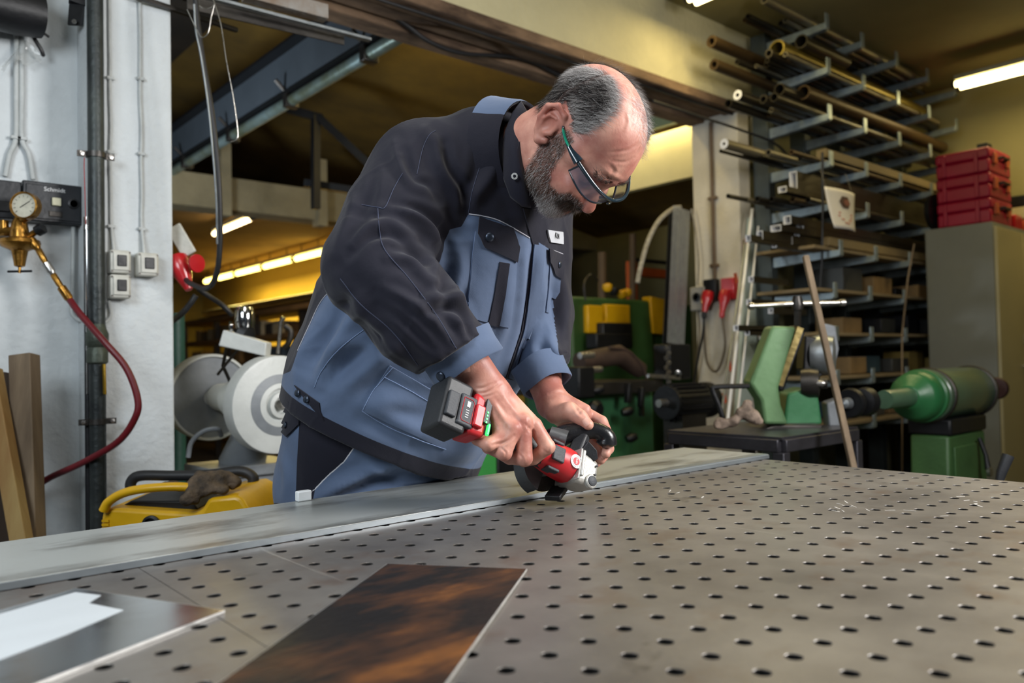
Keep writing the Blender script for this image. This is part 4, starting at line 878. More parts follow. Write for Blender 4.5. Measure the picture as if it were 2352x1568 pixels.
MB().tube([hp(-.012, .119, -.002), hp(0, .124, .006), hp(.012, .119, -.002)], .0026, 8).build('nose_bridge', M_frame, gl)
# ------------------------------------------------------------------ cordless grinder
G0 = A(1318, 1078, 1.455); B0 = A(1040, 946, 1.335)
gx = G0 - B0; GL = np.linalg.norm(gx); gx /= GL
sdir = RT * -.6 - UP * .30 + FW * .74; sdir = sdir - gx * (sdir @ gx); sdir /= np.linalg.norm(sdir)
gy = -sdir                                   # towards the camera side
gz = np.cross(gx, gy); GM = np.stack([gx, gy, gz])
def gp(x, y, z): return G0 + gx * x + gy * y + gz * z
M_red = mat('red_tool_plastic', 'c01f28', .38, var=.12, scale=20, bump=.03); M_blkp = mat('black_tool_plastic', '24262a', .5, var=.2, scale=20, bump=.1, bscale=300)
M_rub = mat('grey_rubber_grip', '3c3f44', .6, var=.15, scale=20, bump=.15, bscale=300); M_alu = mat('cast_aluminium', 'c3c2bd', .42, .55, var=.1, scale=30, bump=.1, bscale=200)
M_print = mat('white_print', 'e6e6e6', .5, bump=0); M_redp = mat('red_print', 'd0202c', .5, bump=0)
gr = thing('cordless_grinder', gp(0, 0, 0), 'small red and black cordless angle grinder with silver gear head, held on the steel strip', 'grinder')
GB = GL                                      # distance head to battery centre
def gbox(mb, cx, cy, cz, lx, ly, lz, taper=0):
    vs = []
    for x in (-1, 1):
        for y in (-1, 1):
            for z in (-1, 1):
                k_ = 1 - taper * (x > 0); vs.append(gp(cx + x * lx / 2, cy + y * ly / 2 * k_, cz + z * lz / 2 * k_))
    return mb.add(vs, [(0, 1, 3, 2), (4, 6, 7, 5), (0, 4, 5, 1), (2, 3, 7, 6), (0, 2, 6, 4), (1, 5, 7, 3)])
# battery pack: black block with raised centre and latch
bat = gbox(MB(), -GB - .012, .0, .0, .052, .062, .090).build('battery_pack', M_blkp, gr, bevel=.006, seg=3)
def pt2(o, par):  # child of a part
    o.parent = par; o.matrix_parent_inverse = gr.matrix_basis.inverted() @ Matrix.Identity(4); o.matrix_parent_inverse = (gr.matrix_basis @ par.matrix_parent_inverse).inverted(); return o
pt2(gbox(MB(), -GB - .022, .033, .004, .020, .008, .044).build('battery_rib', M_rub, gr, bevel=.002), bat)
pt2(gbox(MB(), -GB + .008, .029, .004, .032, .012, .056).build('battery_label', M_rub, gr, bevel=.003), bat)
mb = MB()
fr_ = [(-.013, -.019), (.009, -.019), (.013, -.015), (.013, .019), (-.009, .019), (-.013, .015), (-.013, -.019)]
mb.tube([gp(-GB + .008 + a * .8, .0354, .004 + b * 1.1) for a, b in fr_], .0006, 6); pt2(mb.build('label_outline', M_redp, gr), bat)
mb = MB(); mb.prism([gp(-GB + .008 + a, .0350, -.007 + b) for a, b in ((-.003, -.005), (.003, -.005), (.003, .005), (-.003, .005))], gy * .0008); pt2(mb.build('charge_symbol', M_print, gr), bat)
for i in range(4): mb = MB().prism([gp(-GB + .008 + a, .0350, .004 + i * .0042 + b) for a, b in ((-.003, -.0006), (.003, -.0006), (.003, .0006), (-.003, .0006))], gy * .0006); pt2(mb.build('charge_bar', M_print, gr), bat)
# red foot with release button
gbox(MB(), -GB + .036, .004, .0, .034, .060, .078, .12).build('battery_mount', M_red, gr, bevel=.008, seg=3)
gbox(MB(), -GB + .030, .036, .006, .018, .010, .040).build('release_button', M_red, gr, bevel=.0025)
gbox(MB(), -GB + .046, .034, -.010, .012, .006, .044).build('display_strip', M_blkp, gr, bevel=.001)
gm = mat('green_indicator', '3be06a', .4, emit='2fe060', es=1.5, bump=0)
for i in range(4): gbox(MB(), -GB + .046, .0375, -.008 + .006 * i, .003, .001, .003).build('indicator_light', gm, gr)
gbox(MB(), -GB + .054, .034, .020, .006, .006, .022).build('indicator_glow', gm, gr, bevel=.002)
# handle barrel, under the hand
MB().tube([gp(-GB + .05, 0, 0), gp(-GB + .08, 0, 0), gp(-.10, 0, 0), gp(-.07, 0, 0)], [.030, .024, .023, .027], 24, sq=.95).build('handle', M_blkp, gr)
mb = MB().tube([gp(-.085, 0, 0), gp(-.068, 0, 0), gp(-.050, 0, 0), gp(-.024, 0, 0), gp(-.014, 0, 0)], [.025, .0285, .0315, .033, .032], 12); mb.build('motor_housing', M_red, gr, bevel=.002, smooth=30)
for z_, y_, nm in ((0, .0285, 'grip_inlay'), (.0265, .010, 'grip_inlay'), (-.024, .014, 'grip_inlay')):
    gbox(MB(), -.060, y_, z_, .026, .006 if z_ == 0 else .022, .028 if z_ == 0 else .006).build(nm, M_rub, gr, bevel=.002)
# logo badge
bc_ = gp(-.022, .0315, .000); nrm = gy
bd_ = MB().lathe([(.0128, 0), (.0128, .0012), (0, .0012)], bc_, nrm, 32).build('badge', M_print, gr)
pt2(MB().lathe([(.0072, 0), (.0072, .0005), (0, .0005)], bc_ + nrm * .0012, nrm, 32).build('badge_centre', M_redp, gr), bd_)
t_ = text_part('FLEX', .0052, bc_ + nrm * .0020, gz, gx, M_print, gr, 'badge_lettering', .0002, True); pt2(t_, bd_)
ring_t = 'GERMANY · SINCE 1922 · '
for i, ch in enumerate(ring_t):
    if ch == ' ': continue
    a = 2 * math.pi * i / len(ring_t); rr = -gz * math.cos(a) + gx * math.sin(a); tn = gx * math.cos(a) + gz * math.sin(a)
    t_ = text_part(ch, .0030, bc_ + nrm * .0014 + rr * .0100, tn, rr, mat('grey_blue_print', '5a6472', .5, bump=0), gr, 'badge_letter', .0001); pt2(t_, bd_)
# silver gear head
mb = gbox(MB(), .012, -.002, .002, .054, .062, .062, .14); gh = mb.build('gear_head', M_alu, gr, bevel=.009, seg=3)
pt2(gbox(MB(), -.012, -.0, .0, .004, .068, .060).build('gear_flange', M_alu, gr, bevel=.002), gh)
pt2(gbox(MB(), -.008, .032, -.002, .006, .010, .050).build('clamp_lever', M_alu, gr, bevel=.002), gh)
pt2(MB().lathe([(.0130, 0), (.0130, .006), (.011, .008), (0, .009)], gp(.020, .024, .022), gy, 24).build('button_collar', M_alu, gr), gh)
pt2(MB().lathe([(.0095, 0), (.0095, .004), (.007, .0055), (0, .006)], gp(.020, .030, .022), gy, 24).build('lock_button', M_rub, gr), gh)
for a, b in ((.030, -.012), (.028, .006)): pt2(MB().lathe([(.0022, 0), (.0022, .002), (0, .0022)], gp(a, .0275, b), gy, 10).build('screw', M_blackm, gr), gh)
# guard and wheel on the far side
gc = gp(-.036, -.056, -.002); M_guard = mat('grey_guard_steel', '6c6e70', .42, .6, var=.2, scale=30, bump=.1)
Rg = .050
mb = MB(); n = 40; pts_in = []
for i in range(n + 1):
    a = math.radians(60 + 300 * i / n - 60) if False else math.radians(100 + 230 * i / n); pts_in.append(gx * math.cos(a) + gz * math.sin(a))
secs = [(Rg * .25, -.016), (Rg, -.016), (Rg + .001, .014), (Rg - .004, .016), (Rg - .004, .013), (Rg - .0015, .012), (Rg - .0015, -.014), (Rg * .25, -.014)]
vs = [gc + r_ * d_ - gy * t_ for d_ in pts_in for r_, t_ in secs]; k_ = len(secs)
mb.add(vs, [(i * k_ + j, i * k_ + (j + 1) % k_, (i + 1) * k_ + (j + 1) % k_, (i + 1) * k_ + j) for i in range(n) for j in range(k_)] + [tuple(range(k_)), tuple(reversed([n * k_ + j for j in range(k_)]))])
mb.build('wheel_guard', M_guard, gr, smooth=40)
MB().cyl(gp(-.026, -.02, -.002), gc - gy * .004, .016, 24).build('spindle_neck', M_alu, gr)
MB().lathe([(.006, -.001), (.044, -.001), (.044, .001), (.006, .001)], gc, gy, 40, closed=True).build('grinding_wheel', mat('abrasive_wheel', '58544e', .85, var=.3, scale=60, bump=.4, bscale=400), gr)
MB().lathe([(.011, -.004), (.011, .004), (0, .004)], gc, gy, 24).build('wheel_nut', M_dsteel, gr)
# sliding shoe that rests on the strip edge
sp = onz(1262, 1140, TZ + .0135); sp2 = onz(1308, 1118, TZ + .03)
MB().bar(sp + q([-.012, -.02, .0]), sp + q([.05, .010, .022]), .030, .010).build('guide_shoe', M_blackm, gr, bevel=.002)
MB().tube(bez([sp + q([.045, .012, .022]), gp(-.004, -.02, -.04), gp(-.01, -.03, -.02)], 5), .007, 8).build('shoe_arm', M_blackm, gr)
# front D handle
hpz = [A(1250, 992, 1.50), A(1268, 1010, 1.50), A(1300, 998, 1.505), A(1340, 990, 1.51), A(1372, 990, 1.512), A(1392, 1004, 1.512), A(1392, 1028, 1.512)]
hz_ = bez(hpz, 5); MB().tube(hz_, [.010] + [.0185 + .0025 * math.sin(i * .25) for i in range(1, len(hz_) - 2)] + [.014, .006], 18).build('front_handle', mat('black_handle_plastic', '1c1d20', .28, var=.2, bump=.05, bscale=200), gr)
MB().bar(A(1318, 1050, 1.47), A(1338, 1000, 1.50), .028, .018).build('handle_bracket', M_blkp, gr, bevel=.004)
MB().prism([A(1338, 1032, 1.455), A(1352, 1012, 1.455), A(1372, 1034, 1.455), A(1374, 1052, 1.455), A(1366, 1060, 1.455)], gy * -.008).build('switch_paddle', M_blkp, gr, bevel=.0015)
MB().tube([A(1262, 1000, 1.49), A(1300, 1012, 1.485)], [.018, .020], 16).build('handle_collar', M_guard, gr)
# white chalk stub/clip standing at the trouser leg on the table edge
cb = MB().box((.655, 1.372, TZ + .0108), (.683, 1.386, TZ + .030)).build('white_plastic_clip', mat('white_plastic', 'dde0e2', .4, var=.08, bump=.05), None, bevel=.0025); tag(cb, 'small white plastic clip on the strip next to the man\'s trouser leg', 'clip')
# ------------------------------------------------------------------ left wall equipment
WL = WY + .14

M_dbox = mat('dark_grey_enamel', '23262b', .4, .2, scale=8, bump=.1); M_wpl = mat('dirty_white_plastic', 'c5c4bb', .5, var=.25, scale=25, bump=.1)
M_brass = mat('aged_brass', 'a87a35', .3, .9, var=.5, scale=40, bump=.15); M_chrome = mat('chrome', 'c8c8c8', .12, 1, var=.2, bump=0)
M_redrub = mat('red_rubber_hose', '6c0e1b', .45, var=.3, bump=.05); M_blkrub = mat('black_rubber_cable', '202022', .5, var=.2, bump=.05)
M_wood = mat('pine_board', 'a58c58', .75, col2='7d5427', scale=7, bump=.25, bscale=30, stretch=(1, 1, .12)); M_wood2 = mat('weathered_board', '8f7c64', .85, col2='4a3c2e', scale=7, bump=.35, bscale=30, stretch=(1, 1, .12))
M_cpaint = mat('painted_conduit', 'b7bbba', .6, var=.2, scale=20, bump=.2)
# standing pipes
def wpipe(name, px_, y, r, z0, z1, m, label, cat='pipe', clamps=(), grp=None):
    x = ony(px_, 600, y)[0]; t = thing(name, (x, y, z0), label, cat, grp)
    MB().cyl((x, y, z0), (x, y, z1), r, 20).build('tube', m, t)
    for z in clamps:
        mb = MB().lathe([(r + .0015, -.008), (r + .005, -.008), (r + .005, .008), (r + .0015, .008)], (x, y, z), (0, 0, 1), 20, closed=True); mb.box((x - r - .028, y - .003, z - .009), (x - r, y + .003, z + .009)).box((x + r, y - .003, z - .009), (x + r + .028, y + .003, z + .009))
        mb.box((x - .006, y + r, z - .006), (x + .006, WY - .001, z + .006)); c_ = mb.build('clamp', M_dsteel, t)
        for s_ in (-1, 1): MB().lathe([(.007, 0), (.007, .005), (0, .006)], (x + s_ * (r + .017), y - .003, z), (0, -1, 0), 6).build('bolt', M_steel, t)
    return t, x
zc = ony(222, 357, 2.60)[2]
tp_, px1 = wpipe('steel_pipe', 222, 2.60, .023, 0, 2.62, mat('dark_green_pipe', '3c4240', .45, .4, col2='23282a', scale=9, bump=.2), 'thick dark upright pipe in front of the white wall corner', clamps=(zc, ony(222, 968, 2.6)[2]))
zv = ony(222, 790, 2.6)[2]
vb = MB().lathe([(.024, -.06), (.030, -.055), (.030, -.02), (.026, -.01), (.032, 0), (.032, .03), (.026, .045), (.023, .06)], (px1, 2.60, zv), (0, 0, 1), 16).build('pipe_coupling', mat('old_green_bronze', '4a5148', .5, .6, scale=20, bump=.3), tp_)
MB().bar((px1 + .01, 2.567, zv - .06), (px1 + .012, 2.567, zv - .15), .020, .006).build('valve_lever', mat('yellow_brass_lever', 'b08a20', .4, .5), tp_, bevel=.002)
wpipe('thin_pipe', 200, 2.62, .009, 0, ony(200, 515, 2.62)[2], M_blackm, 'thin black pipe left of the thick dark upright pipe')
# short bright lever end on the thin pipe
p_ = ony(200, 520, 2.61); o = thing('steel_rod', (p_[0], 2.6, p_[2] - .3), 'bright steel rod fixed beside the thick pipe below the dark switch box', 'rod'); MB().tube([p_ + q([0, 0, .02]), p_ - q([0, 0, .02]), p_ - q([0, 0, .5])], [.007, .007, .0045], 10).build('rod', M_chrome, o); MB().cyl(p_ - q([0, 0, .01]), p_ + q([0, 0, .028]), .010, 12).build('rod_head', M_steel, o)
# conduits on the pillar with clips, down to the switches
def conduit(px_, py1, n, lab, clips):
    y = WY - .006; x = ony(px_, 600, y)[0]; z1 = ony(px_, py1, y)[2]; t = thing('wall_cable', (x, y, z1), lab, 'cable'); r_ = random.Random(px_)
    pts = [(x + r_.uniform(-.002, .002), y, z) for z in np.linspace(z1, 2.75, 14)]; pts[0] = (x + .004, y - .012, z1 - .005); MB().tube(bez(pts, 4), .0052, 10).build('cable', M_cpaint, t)
    for cy in clips:
        z = ony(px_, cy, y)[2]; MB().box((x - .011, y - .007, z - .005), (x + .011, y + .005, z + .005)).lathe([(.0035, 0), (.0035, .004)], (x - .008, y - .006, z), (0, -1, 0), 8).build('clip', M_cpaint, t, bevel=.0015)
conduit(256, 578, 9, 'painted cable on the white pillar, left of two, ending at the double switch', (180, 350, 520))
conduit(326, 582, 9, 'painted cable on the white pillar, right of two, ending at the single switch', (182, 354, 526))
def switch(px0, px1_, py0, py1, lab):
    a, b = ony(px0, py0, WY), ony(px1_, py1, WY); t = thing('wall_switch', ((a[0] + b[0]) / 2, WY, b[2]), lab, 'switch', 'surface mounted switches on the pillar')
    x0, x1, z0, z1 = a[0] + .004, b[0] - .002, b[2], a[2]; MB().box((x0, WY - .045, z0), (x1, WY - .001, z1)).build('housing', M_wpl, t, bevel=.006)
    w_, h_ = (x1 - x0), (z1 - z0); MB().box((x0 + w_ * .12, WY - .050, z0 + h_ * .12), (x1 - w_ * .1, WY - .044, z1 - h_ * .1)).build('cover', M_wpl, t, bevel=.003)
    MB().box((x0 + w_ * .3, WY - .054, z0 + h_ * .3), (x1 - w_ * .25, WY - .049, z1 - h_ * .22)).build('rocker', M_blackm, t, bevel=.002)
    for u, v in ((.08, .1), (.92, .1), (.08, .9), (.92, .9)): MB().lathe([(.003, 0), (.003, .002), (0, .002)], (x0 + w_ * u, WY - .0455, z0 + h_ * v), (0, -1, 0), 8).build('screw', M_dsteel, t)
switch(241, 294, 576, 632, 'upper switch of the stacked pair, beside the thick pipe'); switch(241, 294, 632, 688, 'lower switch of the stacked pair, beside the thick pipe'); switch(304, 357, 582, 638, 'single square switch on the pillar, right of the stacked pair')
p0 = ony(250, 690, WY - .01); tag(MB().tube(bez([p0, p0 + q([.004, 0, -.05]), p0 + q([-.03, 0, -.075]), p0 + q([-.07, .03, -.06])], 6), .005, 8).build('wall_cable', M_cpaint), 'short grey cable leaving the lower switch towards the thick pipe', 'cable')
# dark control boxes on the recessed wall
def face_box(name, pxs, pys, y, d, m, lab, cat, **k):
    a, b = ony(pxs[0], pys[0], y - d), ony(pxs[1], pys[1], y - d); t = thing(name, ((a[0] + b[0]) / 2, y, b[2]), lab, cat); MB().box((a[0], y - d, b[2]), (b[0], y - .001, a[2])).build('housing', m, t, bevel=.004); return t, a, b
t, a, b = face_box('control_box', (52, 190), (412, 517), WL, .05, M_dbox, 'wide dark control box with a pale push button behind the pressure gauge', 'control box')
yf = WL - .05; w_, h_ = b[0] - a[0], a[2] - b[2]
MB().box((a[0] + .008, yf - .003, b[2] + .008), (b[0] - .006, yf + .001, a[2] - .01)).build('front_plate', M_dbox, t, bevel=.002)
MB().box((a[0] + w_ * .47, yf - .012, b[2] + h_ * .42), (a[0] + w_ * .62, yf - .002, b[2] + h_ * .62)).build('push_button', mat('pale_button', 'c9c5a8', .4), t, bevel=.002)
MB().lathe([(.016, 0), (.016, .004), (.011, .006), (.011, .001)], (a[0] + w_ * .84, yf - .002, b[2] + h_ * .52), (0, -1, 0), 20).build('key_switch', M_blackm, t)
MB().box((a[0] + w_ * .42, yf - .005, b[2] + h_ * .15), (a[0] + w_ * .65, yf - .002, b[2] + h_ * .28)).build('socket_slot', M_dsteel, t, bevel=.002)
text_part('Schmidt', .018, (a[0] + w_ * .52, yf - .0035, b[2] + h_ * .82), (1, 0, 0), (0, 0, 1), M_print, t, 'lettering')
t, a, b = face_box('control_box', (-60, 50), (405, 505), WL, .055, M_dbox, 'dark blue-black control box at the left picture edge above the regulator', 'control box')
MB().box((a[0] + .02, WL - .060, b[2] + .02), (b[0] - .03, WL - .054, b[2] + .05)).build('cover_strip', M_blackm, t, bevel=.002)
# twin cables down to the boxes, with clip
for k_, (lab, pts) in enumerate((('left of the twin cables on the recessed wall, bending left to the dark box', [(38, 60), (37, 200), (36, 315), (22, 355), (12, 405)]), ('right of the twin cables on the recessed wall, bending right to the control box', [(50, 60), (50, 200), (50, 315), (66, 355), (76, 412)]))):
    P_ = [ony(x, y, WL - .012) for x, y in pts]; P_[0] = P_[0] + q([0, 0, .25]); o = thing('wall_cable', P_[-1], lab, 'cable'); MB().tube(bez(P_, 6), .0075, 10).build('cable', M_cpaint, o)
    z = ony(44, 320, WL)[2]; xx = P_[2][0]; MB().box((xx - .014, WL - .022, z - .005), (xx + .014, WL - .001, z + .005)).build('clip', M_cpaint, o, bevel=.002)
# transparent crumpled bag on the twin cables
mb = MB(); r_ = random.Random(3); rows = []
for i in range(14):
    t_ = i / 13; cx, cy = 5 + 90 * t_, 160 - 40 * math.sin(t_ * 3) + (t_ > .7) * -60 * (t_ - .7); h_ = 16 + 42 * math.exp(-((t_ - .62) / .2) ** 2)
    rows.append([ony(cx + r_.uniform(-3, 3), cy - h_ / 2 + h_ * j / 7, WL - .03 - .018 * r_.random()) for j in range(8)])
mb.add([p for r in rows for p in r], [(i * 8 + j, i * 8 + j + 1, (i + 1) * 8 + j + 1, (i + 1) * 8 + j) for i in range(13) for j in range(7)])
o = mb.build('plastic_film_rag', mat('clear_plastic_film', 'c8cbc8', .15, alpha=.38, bump=.2, bscale=15)); tag(o, 'crumpled transparent plastic strip tied round the twin wall cables', 'plastic strip')
o = tag(MB().tube(bez([ony(72, 70, WL - .03), ony(80, 90, WL - .05), ony(95, 115, WL - .05), ony(100, 130, WL - .04)], 6), [.006] * 18 + [.003], 8).build('twisted_strap', M_blkrub), 'dark twisted strap above the plastic strip', 'strap')
o = tag(MB().tube(bez([ony(85, 66, WL - .05), ony(100, 76, WL - .06), ony(113, 85, WL - .06)], 6), .004, 8).build('cable_end', M_blkrub), 'short loose cable end by the dark fan housing', 'cable')
fb = thing('fan_housing', ony(40, 40, WL - .1), 'dark round housing at the top left corner above the twin cables', 'housing')
c_ = ony(42, 25, WL - .1); MB().lathe([(.03, -.14), (.065, -.13), (.07, .0), (.065, .06), (.03, .07)], c_, (1, .1, .05), 28).build('drum', M_blackm, fb); MB().box(c_ + q([-.16, -.02, -.01]), c_ + q([.03, .09, .12])).build('bracket', M_dsteel, fb, bevel=.004)
# pressure regulator
rg = thing('pressure_regulator', A(45, 530, 2.35), 'brass pressure regulator with a round dial gauge hanging in front of the dark box', 'regulator')
gc_ = A(56, 472, 2.3); ga = -CF; g1 = MB().lathe([(.036, -.022), (.040, -.018), (.040, .006), (.036, .008), (.034, .003), (.001, .003)], gc_, ga, 36).build('gauge_case', M_brass, rg)
MB().lathe([(.034, .0035), (.0, .0036)], gc_, ga, 36).build('gauge_dial', mat('aged_dial', 'c9c6b4', .5, var=.3, scale=30, bump=0), rg)
for i in range(11):
    a_ = math.radians(-130 + 26 * i); u_ = RT * math.sin(a_) + UP * math.cos(a_); MB().bar(gc_ + u_ * .024 + ga * .004, gc_ + u_ * .030 + ga * .004, .0012, .0006, ga).build('dial_mark', M_blackm, rg)
MB().bar(gc_ + ga * .005 - UP * .006 + RT * -.010, gc_ + ga * .005 + RT * .019 + UP * .012, .0018, .0006, ga).build('needle', M_blackm, rg)
bp_ = A(45, 545, 2.33); d_ = lambda x, y, z=0: bp_ + RT * x + UP * y + FW * z
MB().lathe([(.012, .06), (.020, .045), (.024, .02), (.026, .0), (.052, -.008), (.055, -.018), (.048, -.028), (.022, -.040), (.018, -.06), (.014, -.085), (.006, -.088)], bp_, UP, 28).build('body', M_brass, rg)
MB().cyl(d_(0, -.085), d_(0, -.105), .004, 10).build('spindle', M_brass, rg); MB().cyl(d_(-.035, -.100), d_(.035, -.100), .0035, 10).build('t_handle', M_blackm, rg)
MB().cyl(d_(-.12, .018), d_(-.02, .018), .014, 14).build('inlet', M_brass, rg); MB().cyl(d_(-.045, .01), d_(-.045, .05), .012, 12).build('inlet_valve', M_brass, rg); MB().cyl(d_(-.01, .04), gc_ + FW * .02 - UP * .03, .010, 12).build('gauge_stem', M_brass, rg)
MB().cyl(d_(.02, -.002), d_(.052, .018), .009, 12).build('outlet', M_brass, rg); MB().lathe([(.010, 0), (.016, .004), (.016, .014), (.017, .016), (.016, .026), (.008, .03)], d_(.048, .014), RT * .85 + UP * .5, 12).build('outlet_knob', M_blackm, rg)
# brass fittings and red hose
hs = thing('red_hose', A(250, 900, 2.4), 'red rubber gas hose curving from the brass regulator down past the pipe', 'hose')
fp = [A(70, 548, 2.32), A(88, 573, 2.32), A(105, 603, 2.32), A(122, 630, 2.32), A(140, 658, 2.32), A(163, 692, 2.32)]
for i in range(5): MB().lathe([(.008, 0), (.0125 - (i % 2) * .003, .003), (.0125 - (i % 2) * .003, .75 * np.linalg.norm(fp[i + 1] - fp[i])), (.008, .99 * np.linalg.norm(fp[i + 1] - fp[i]))], fp[i], fp[i + 1] - fp[i], 8 if i % 2 else 14).build('brass_fitting', M_brass if i != 2 else M_steel, hs)
MB().tube(bez([A(160, 688, 2.32), A(185, 722, 2.30), A(240, 785, 2.28), (A(290, 845, 2.28)), A(316, 915, 2.28), A(310, 960, 2.28), A(270, 1015, 2.30), A(190, 1062, 2.33), A(118, 1095, 2.36), A(60, 1130, 2.36)], 8), .0098, 12).build('hose', M_redrub, hs)
o = tag(MB().cyl(ony(168, 520, WL - .02), ony(166, 690, WL - .02), .006, 10).build('wall_conduit', M_cpaint), 'thin painted conduit below the control box', 'conduit')
tag(MB().tube(bez([ony(163, 690, WL - .02), ony(166, 722, WL - .02), ony(188, 738, WL - .03), ony(204, 735, WL - .05)], 6), .006, 8).build('wall_conduit', M_cpaint), 'bent foot of the painted conduit running behind the pipes', 'conduit')
tag(MB().tube([ony(194, 362, 2.57), ony(193, 380, 2.57), ony(195, 440, 2.57), ony(197, 515, 2.6)], .0012, 6).build('red_string', mat('red_string', 'a02028', .7)), 'thin red string hanging from the pipe clamp', 'string')
# leaning boards (behind the table on the left)
def board(a0, a1, w, th, m, lab, upv=(0, 1, 0)):
    o = MB().bar(a0, a1, w, th, upv).build('wooden_board', m, None, bevel=.003); return tag(o, lab, 'board', 'boards leaning on the left wall')
board(A(72, 1330, 2.15), A(56, 815, 2.25), .062, .050, M_wood2, 'thick weathered board with a flat sawn top, rightmost of the leaning boards', -CF)
board(A(60, 1300, 2.08), A(-20, 850, 2.2), .045, .035, M_wood, 'yellow pine batten leaning left in front of the thick board', -CF)
board(A(30, 1330, 2.25), A(-8, 860, 2.36), .07, .03, mat('dark_board', '3a2c20', .9, var=.4, scale=9, stretch=(1, 1, .2)), 'dark board behind the pine batten', -CF)
# ------------------------------------------------------------------ overhead steel at the top left
def bars(name, pts, w, h, m, lab, cat): o = MB().bar(*pts, w, h).build(name, m, None, bevel=.002); return tag(o, lab, cat)
zb = 2.28
oh = thing('steel_bracket', onz(190, 40, zb), 'dark angled steel bracket with a bolt hole above the thick pipe', 'bracket')
a_ = A(180, 18, 2.45); MB().bar(a_ + UP * .06, a_ - UP * .055 - RT * .01, .045, .008, -CF).build('drop_plate', M_blackm, oh, bevel=.001)
MB().lathe([(.007, 0), (.007, .003), (0, .003)], A(171, 50, 2.43), -CF, 14).build('bolt', M_steel, oh)
MB().bar(A(160, -8, 2.44), A(262, 28, 2.5), .03, .035).build('arm', M_blackm, oh, bevel=.002); MB().bar(A(175, -25, 2.46), A(335, 12, 2.6), .05, .02).build('rusty_top', mat('rusty_steel', '5c3a28', .8, .3, var=.5, scale=20, bump=.3), oh)
bars('steel_rail', (onz(300, -12, zb), onz(545, 70, zb)), .018, .014, M_dsteel, 'narrow dark steel rail sticking out right of the white pillar top', 'rail')
rl = thing('overhead_rail', onz(700, 50, zb), 'long bright edged steel channel reaching over the doorway at the top', 'rail')
MB().bar(onz(440, -15, zb), onz(850, 92, zb), .024, .010).build('bright_flange', M_galv, rl, bevel=.001); MB().bar(onz(430, 8, zb + .0), onz(790, 92, zb), .006, .035).build('web', M_dsteel, rl); MB().bar(onz(420, -5, zb + .03), onz(760, 70, zb + .03), .03, .006).build('upper_flange', M_dsteel, rl)
bars('wooden_block', (onz(560, -18, zb + .05), onz(748, 32, zb + .05)), .05, .05, mat('stained_grey_beam', '8f8f8c', .7, col2='6b5238', scale=6, bump=.3), 'stained grey square beam end lying on the overhead channel', 'beam')
# hanging cable with bright line, loop hook and plumb wire
hc = thing('hanging_cable', A(500, 400, 2.5), 'black power cable hanging from the overhead rail down to the red plug', 'cable')
cp = [(448, -10, 2.4), (455, 60, 2.4), (468, 150, 2.4), (485, 250, 2.4), (497, 350, 2.4), (504, 450, 2.4), (505, 560, 2.42), (497, 630, 2.45), (475, 662, 2.5), (440, 652, 2.55), (425, 640, 2.6)]
MB().tube(bez([A(*c_) for c_ in cp], 6), .0085, 10).build('cable', M_blkrub, hc)
cw = [(446, 10, 2.36), (450, 70, 2.36), (462, 130, 2.36), (478, 240, 2.36), (489, 350, 2.36), (497, 460, 2.37), (499, 560, 2.39)]
MB().tube(bez([A(*c_) for c_ in cw], 6), .0032, 8).build('support_wire', M_galv, hc)
tag(MB().tube(bez([A(*c_) for c_ in [(430, 22, 2.35), (448, 60, 2.35), (463, 85, 2.35), (478, 75, 2.35), (485, 40, 2.35), (492, 10, 2.35), (487, -6, 2.35), (495, 15, 2.35), (508, 60, 2.35), (520, 140, 2.35), (535, 220, 2.36), (546, 300, 2.37), (543, 320, 2.37), (530, 326, 2.37)]], 7), .0016, 7).build('bent_wire', M_steel), 'thin bent steel wire with a hook loop hanging near the black cable', 'wire')
tag(MB().tube(bez([A(*c_) for c_ in [(458, 13, 2.35), (470, 20, 2.35), (485, 17, 2.35), (494, 8, 2.35)]], 5), .0016, 7).build('bent_wire', M_steel), 'tiny curved wire end beside the hook loop', 'wire')
# red plug and bracket
M_redp2 = mat('red_cee_plastic', 'b3161f', .3, var=.15, bump=0, coat=.3)
pl = thing('red_plug', A(430, 610, 2.6), 'red industrial plug with cable hanging right beside the white pillar edge', 'plug')
MB().lathe([(.034, 0), (.036, .01), (.036, .045), (.030, .06), (.018, .10), (.012, .12), (.001, .12)], A(405, 592, 2.62), A(432, 660, 2.60) - A(405, 592, 2.62), 26).build('plug_body', M_redp2, pl)
MB().lathe([(.022, 0), (.030, .004), (.030, .012), (.001, .014)], A(448, 605, 2.6), -CF * .6 + RT, 22).build('plug_lid', M_redp2, pl)
MB().bar(A(398, 520, 2.63), A(436, 585, 2.63), .05, .012, -CF).build('white_hood', M_wpl, pl, bevel=.004)
tag(MB().tube(bez([A(*c_) for c_ in [(455, 662, 2.62), (480, 680, 2.65), (510, 700, 2.7), (535, 725, 2.72)]], 6), .009, 10).build('machine_cable', M_blkrub), 'dark cable running from the red plug to the lamp head', 'cable')
tag(MB().tube(bez([A(*c_) for c_ in [(450, 678, 2.6), (435, 700, 2.6), (415, 722, 2.62), (385, 745, 2.75)]], 6), .010, 10).build('machine_cable', M_blkrub), 'dark cable disappearing behind the white pillar edge', 'cable')
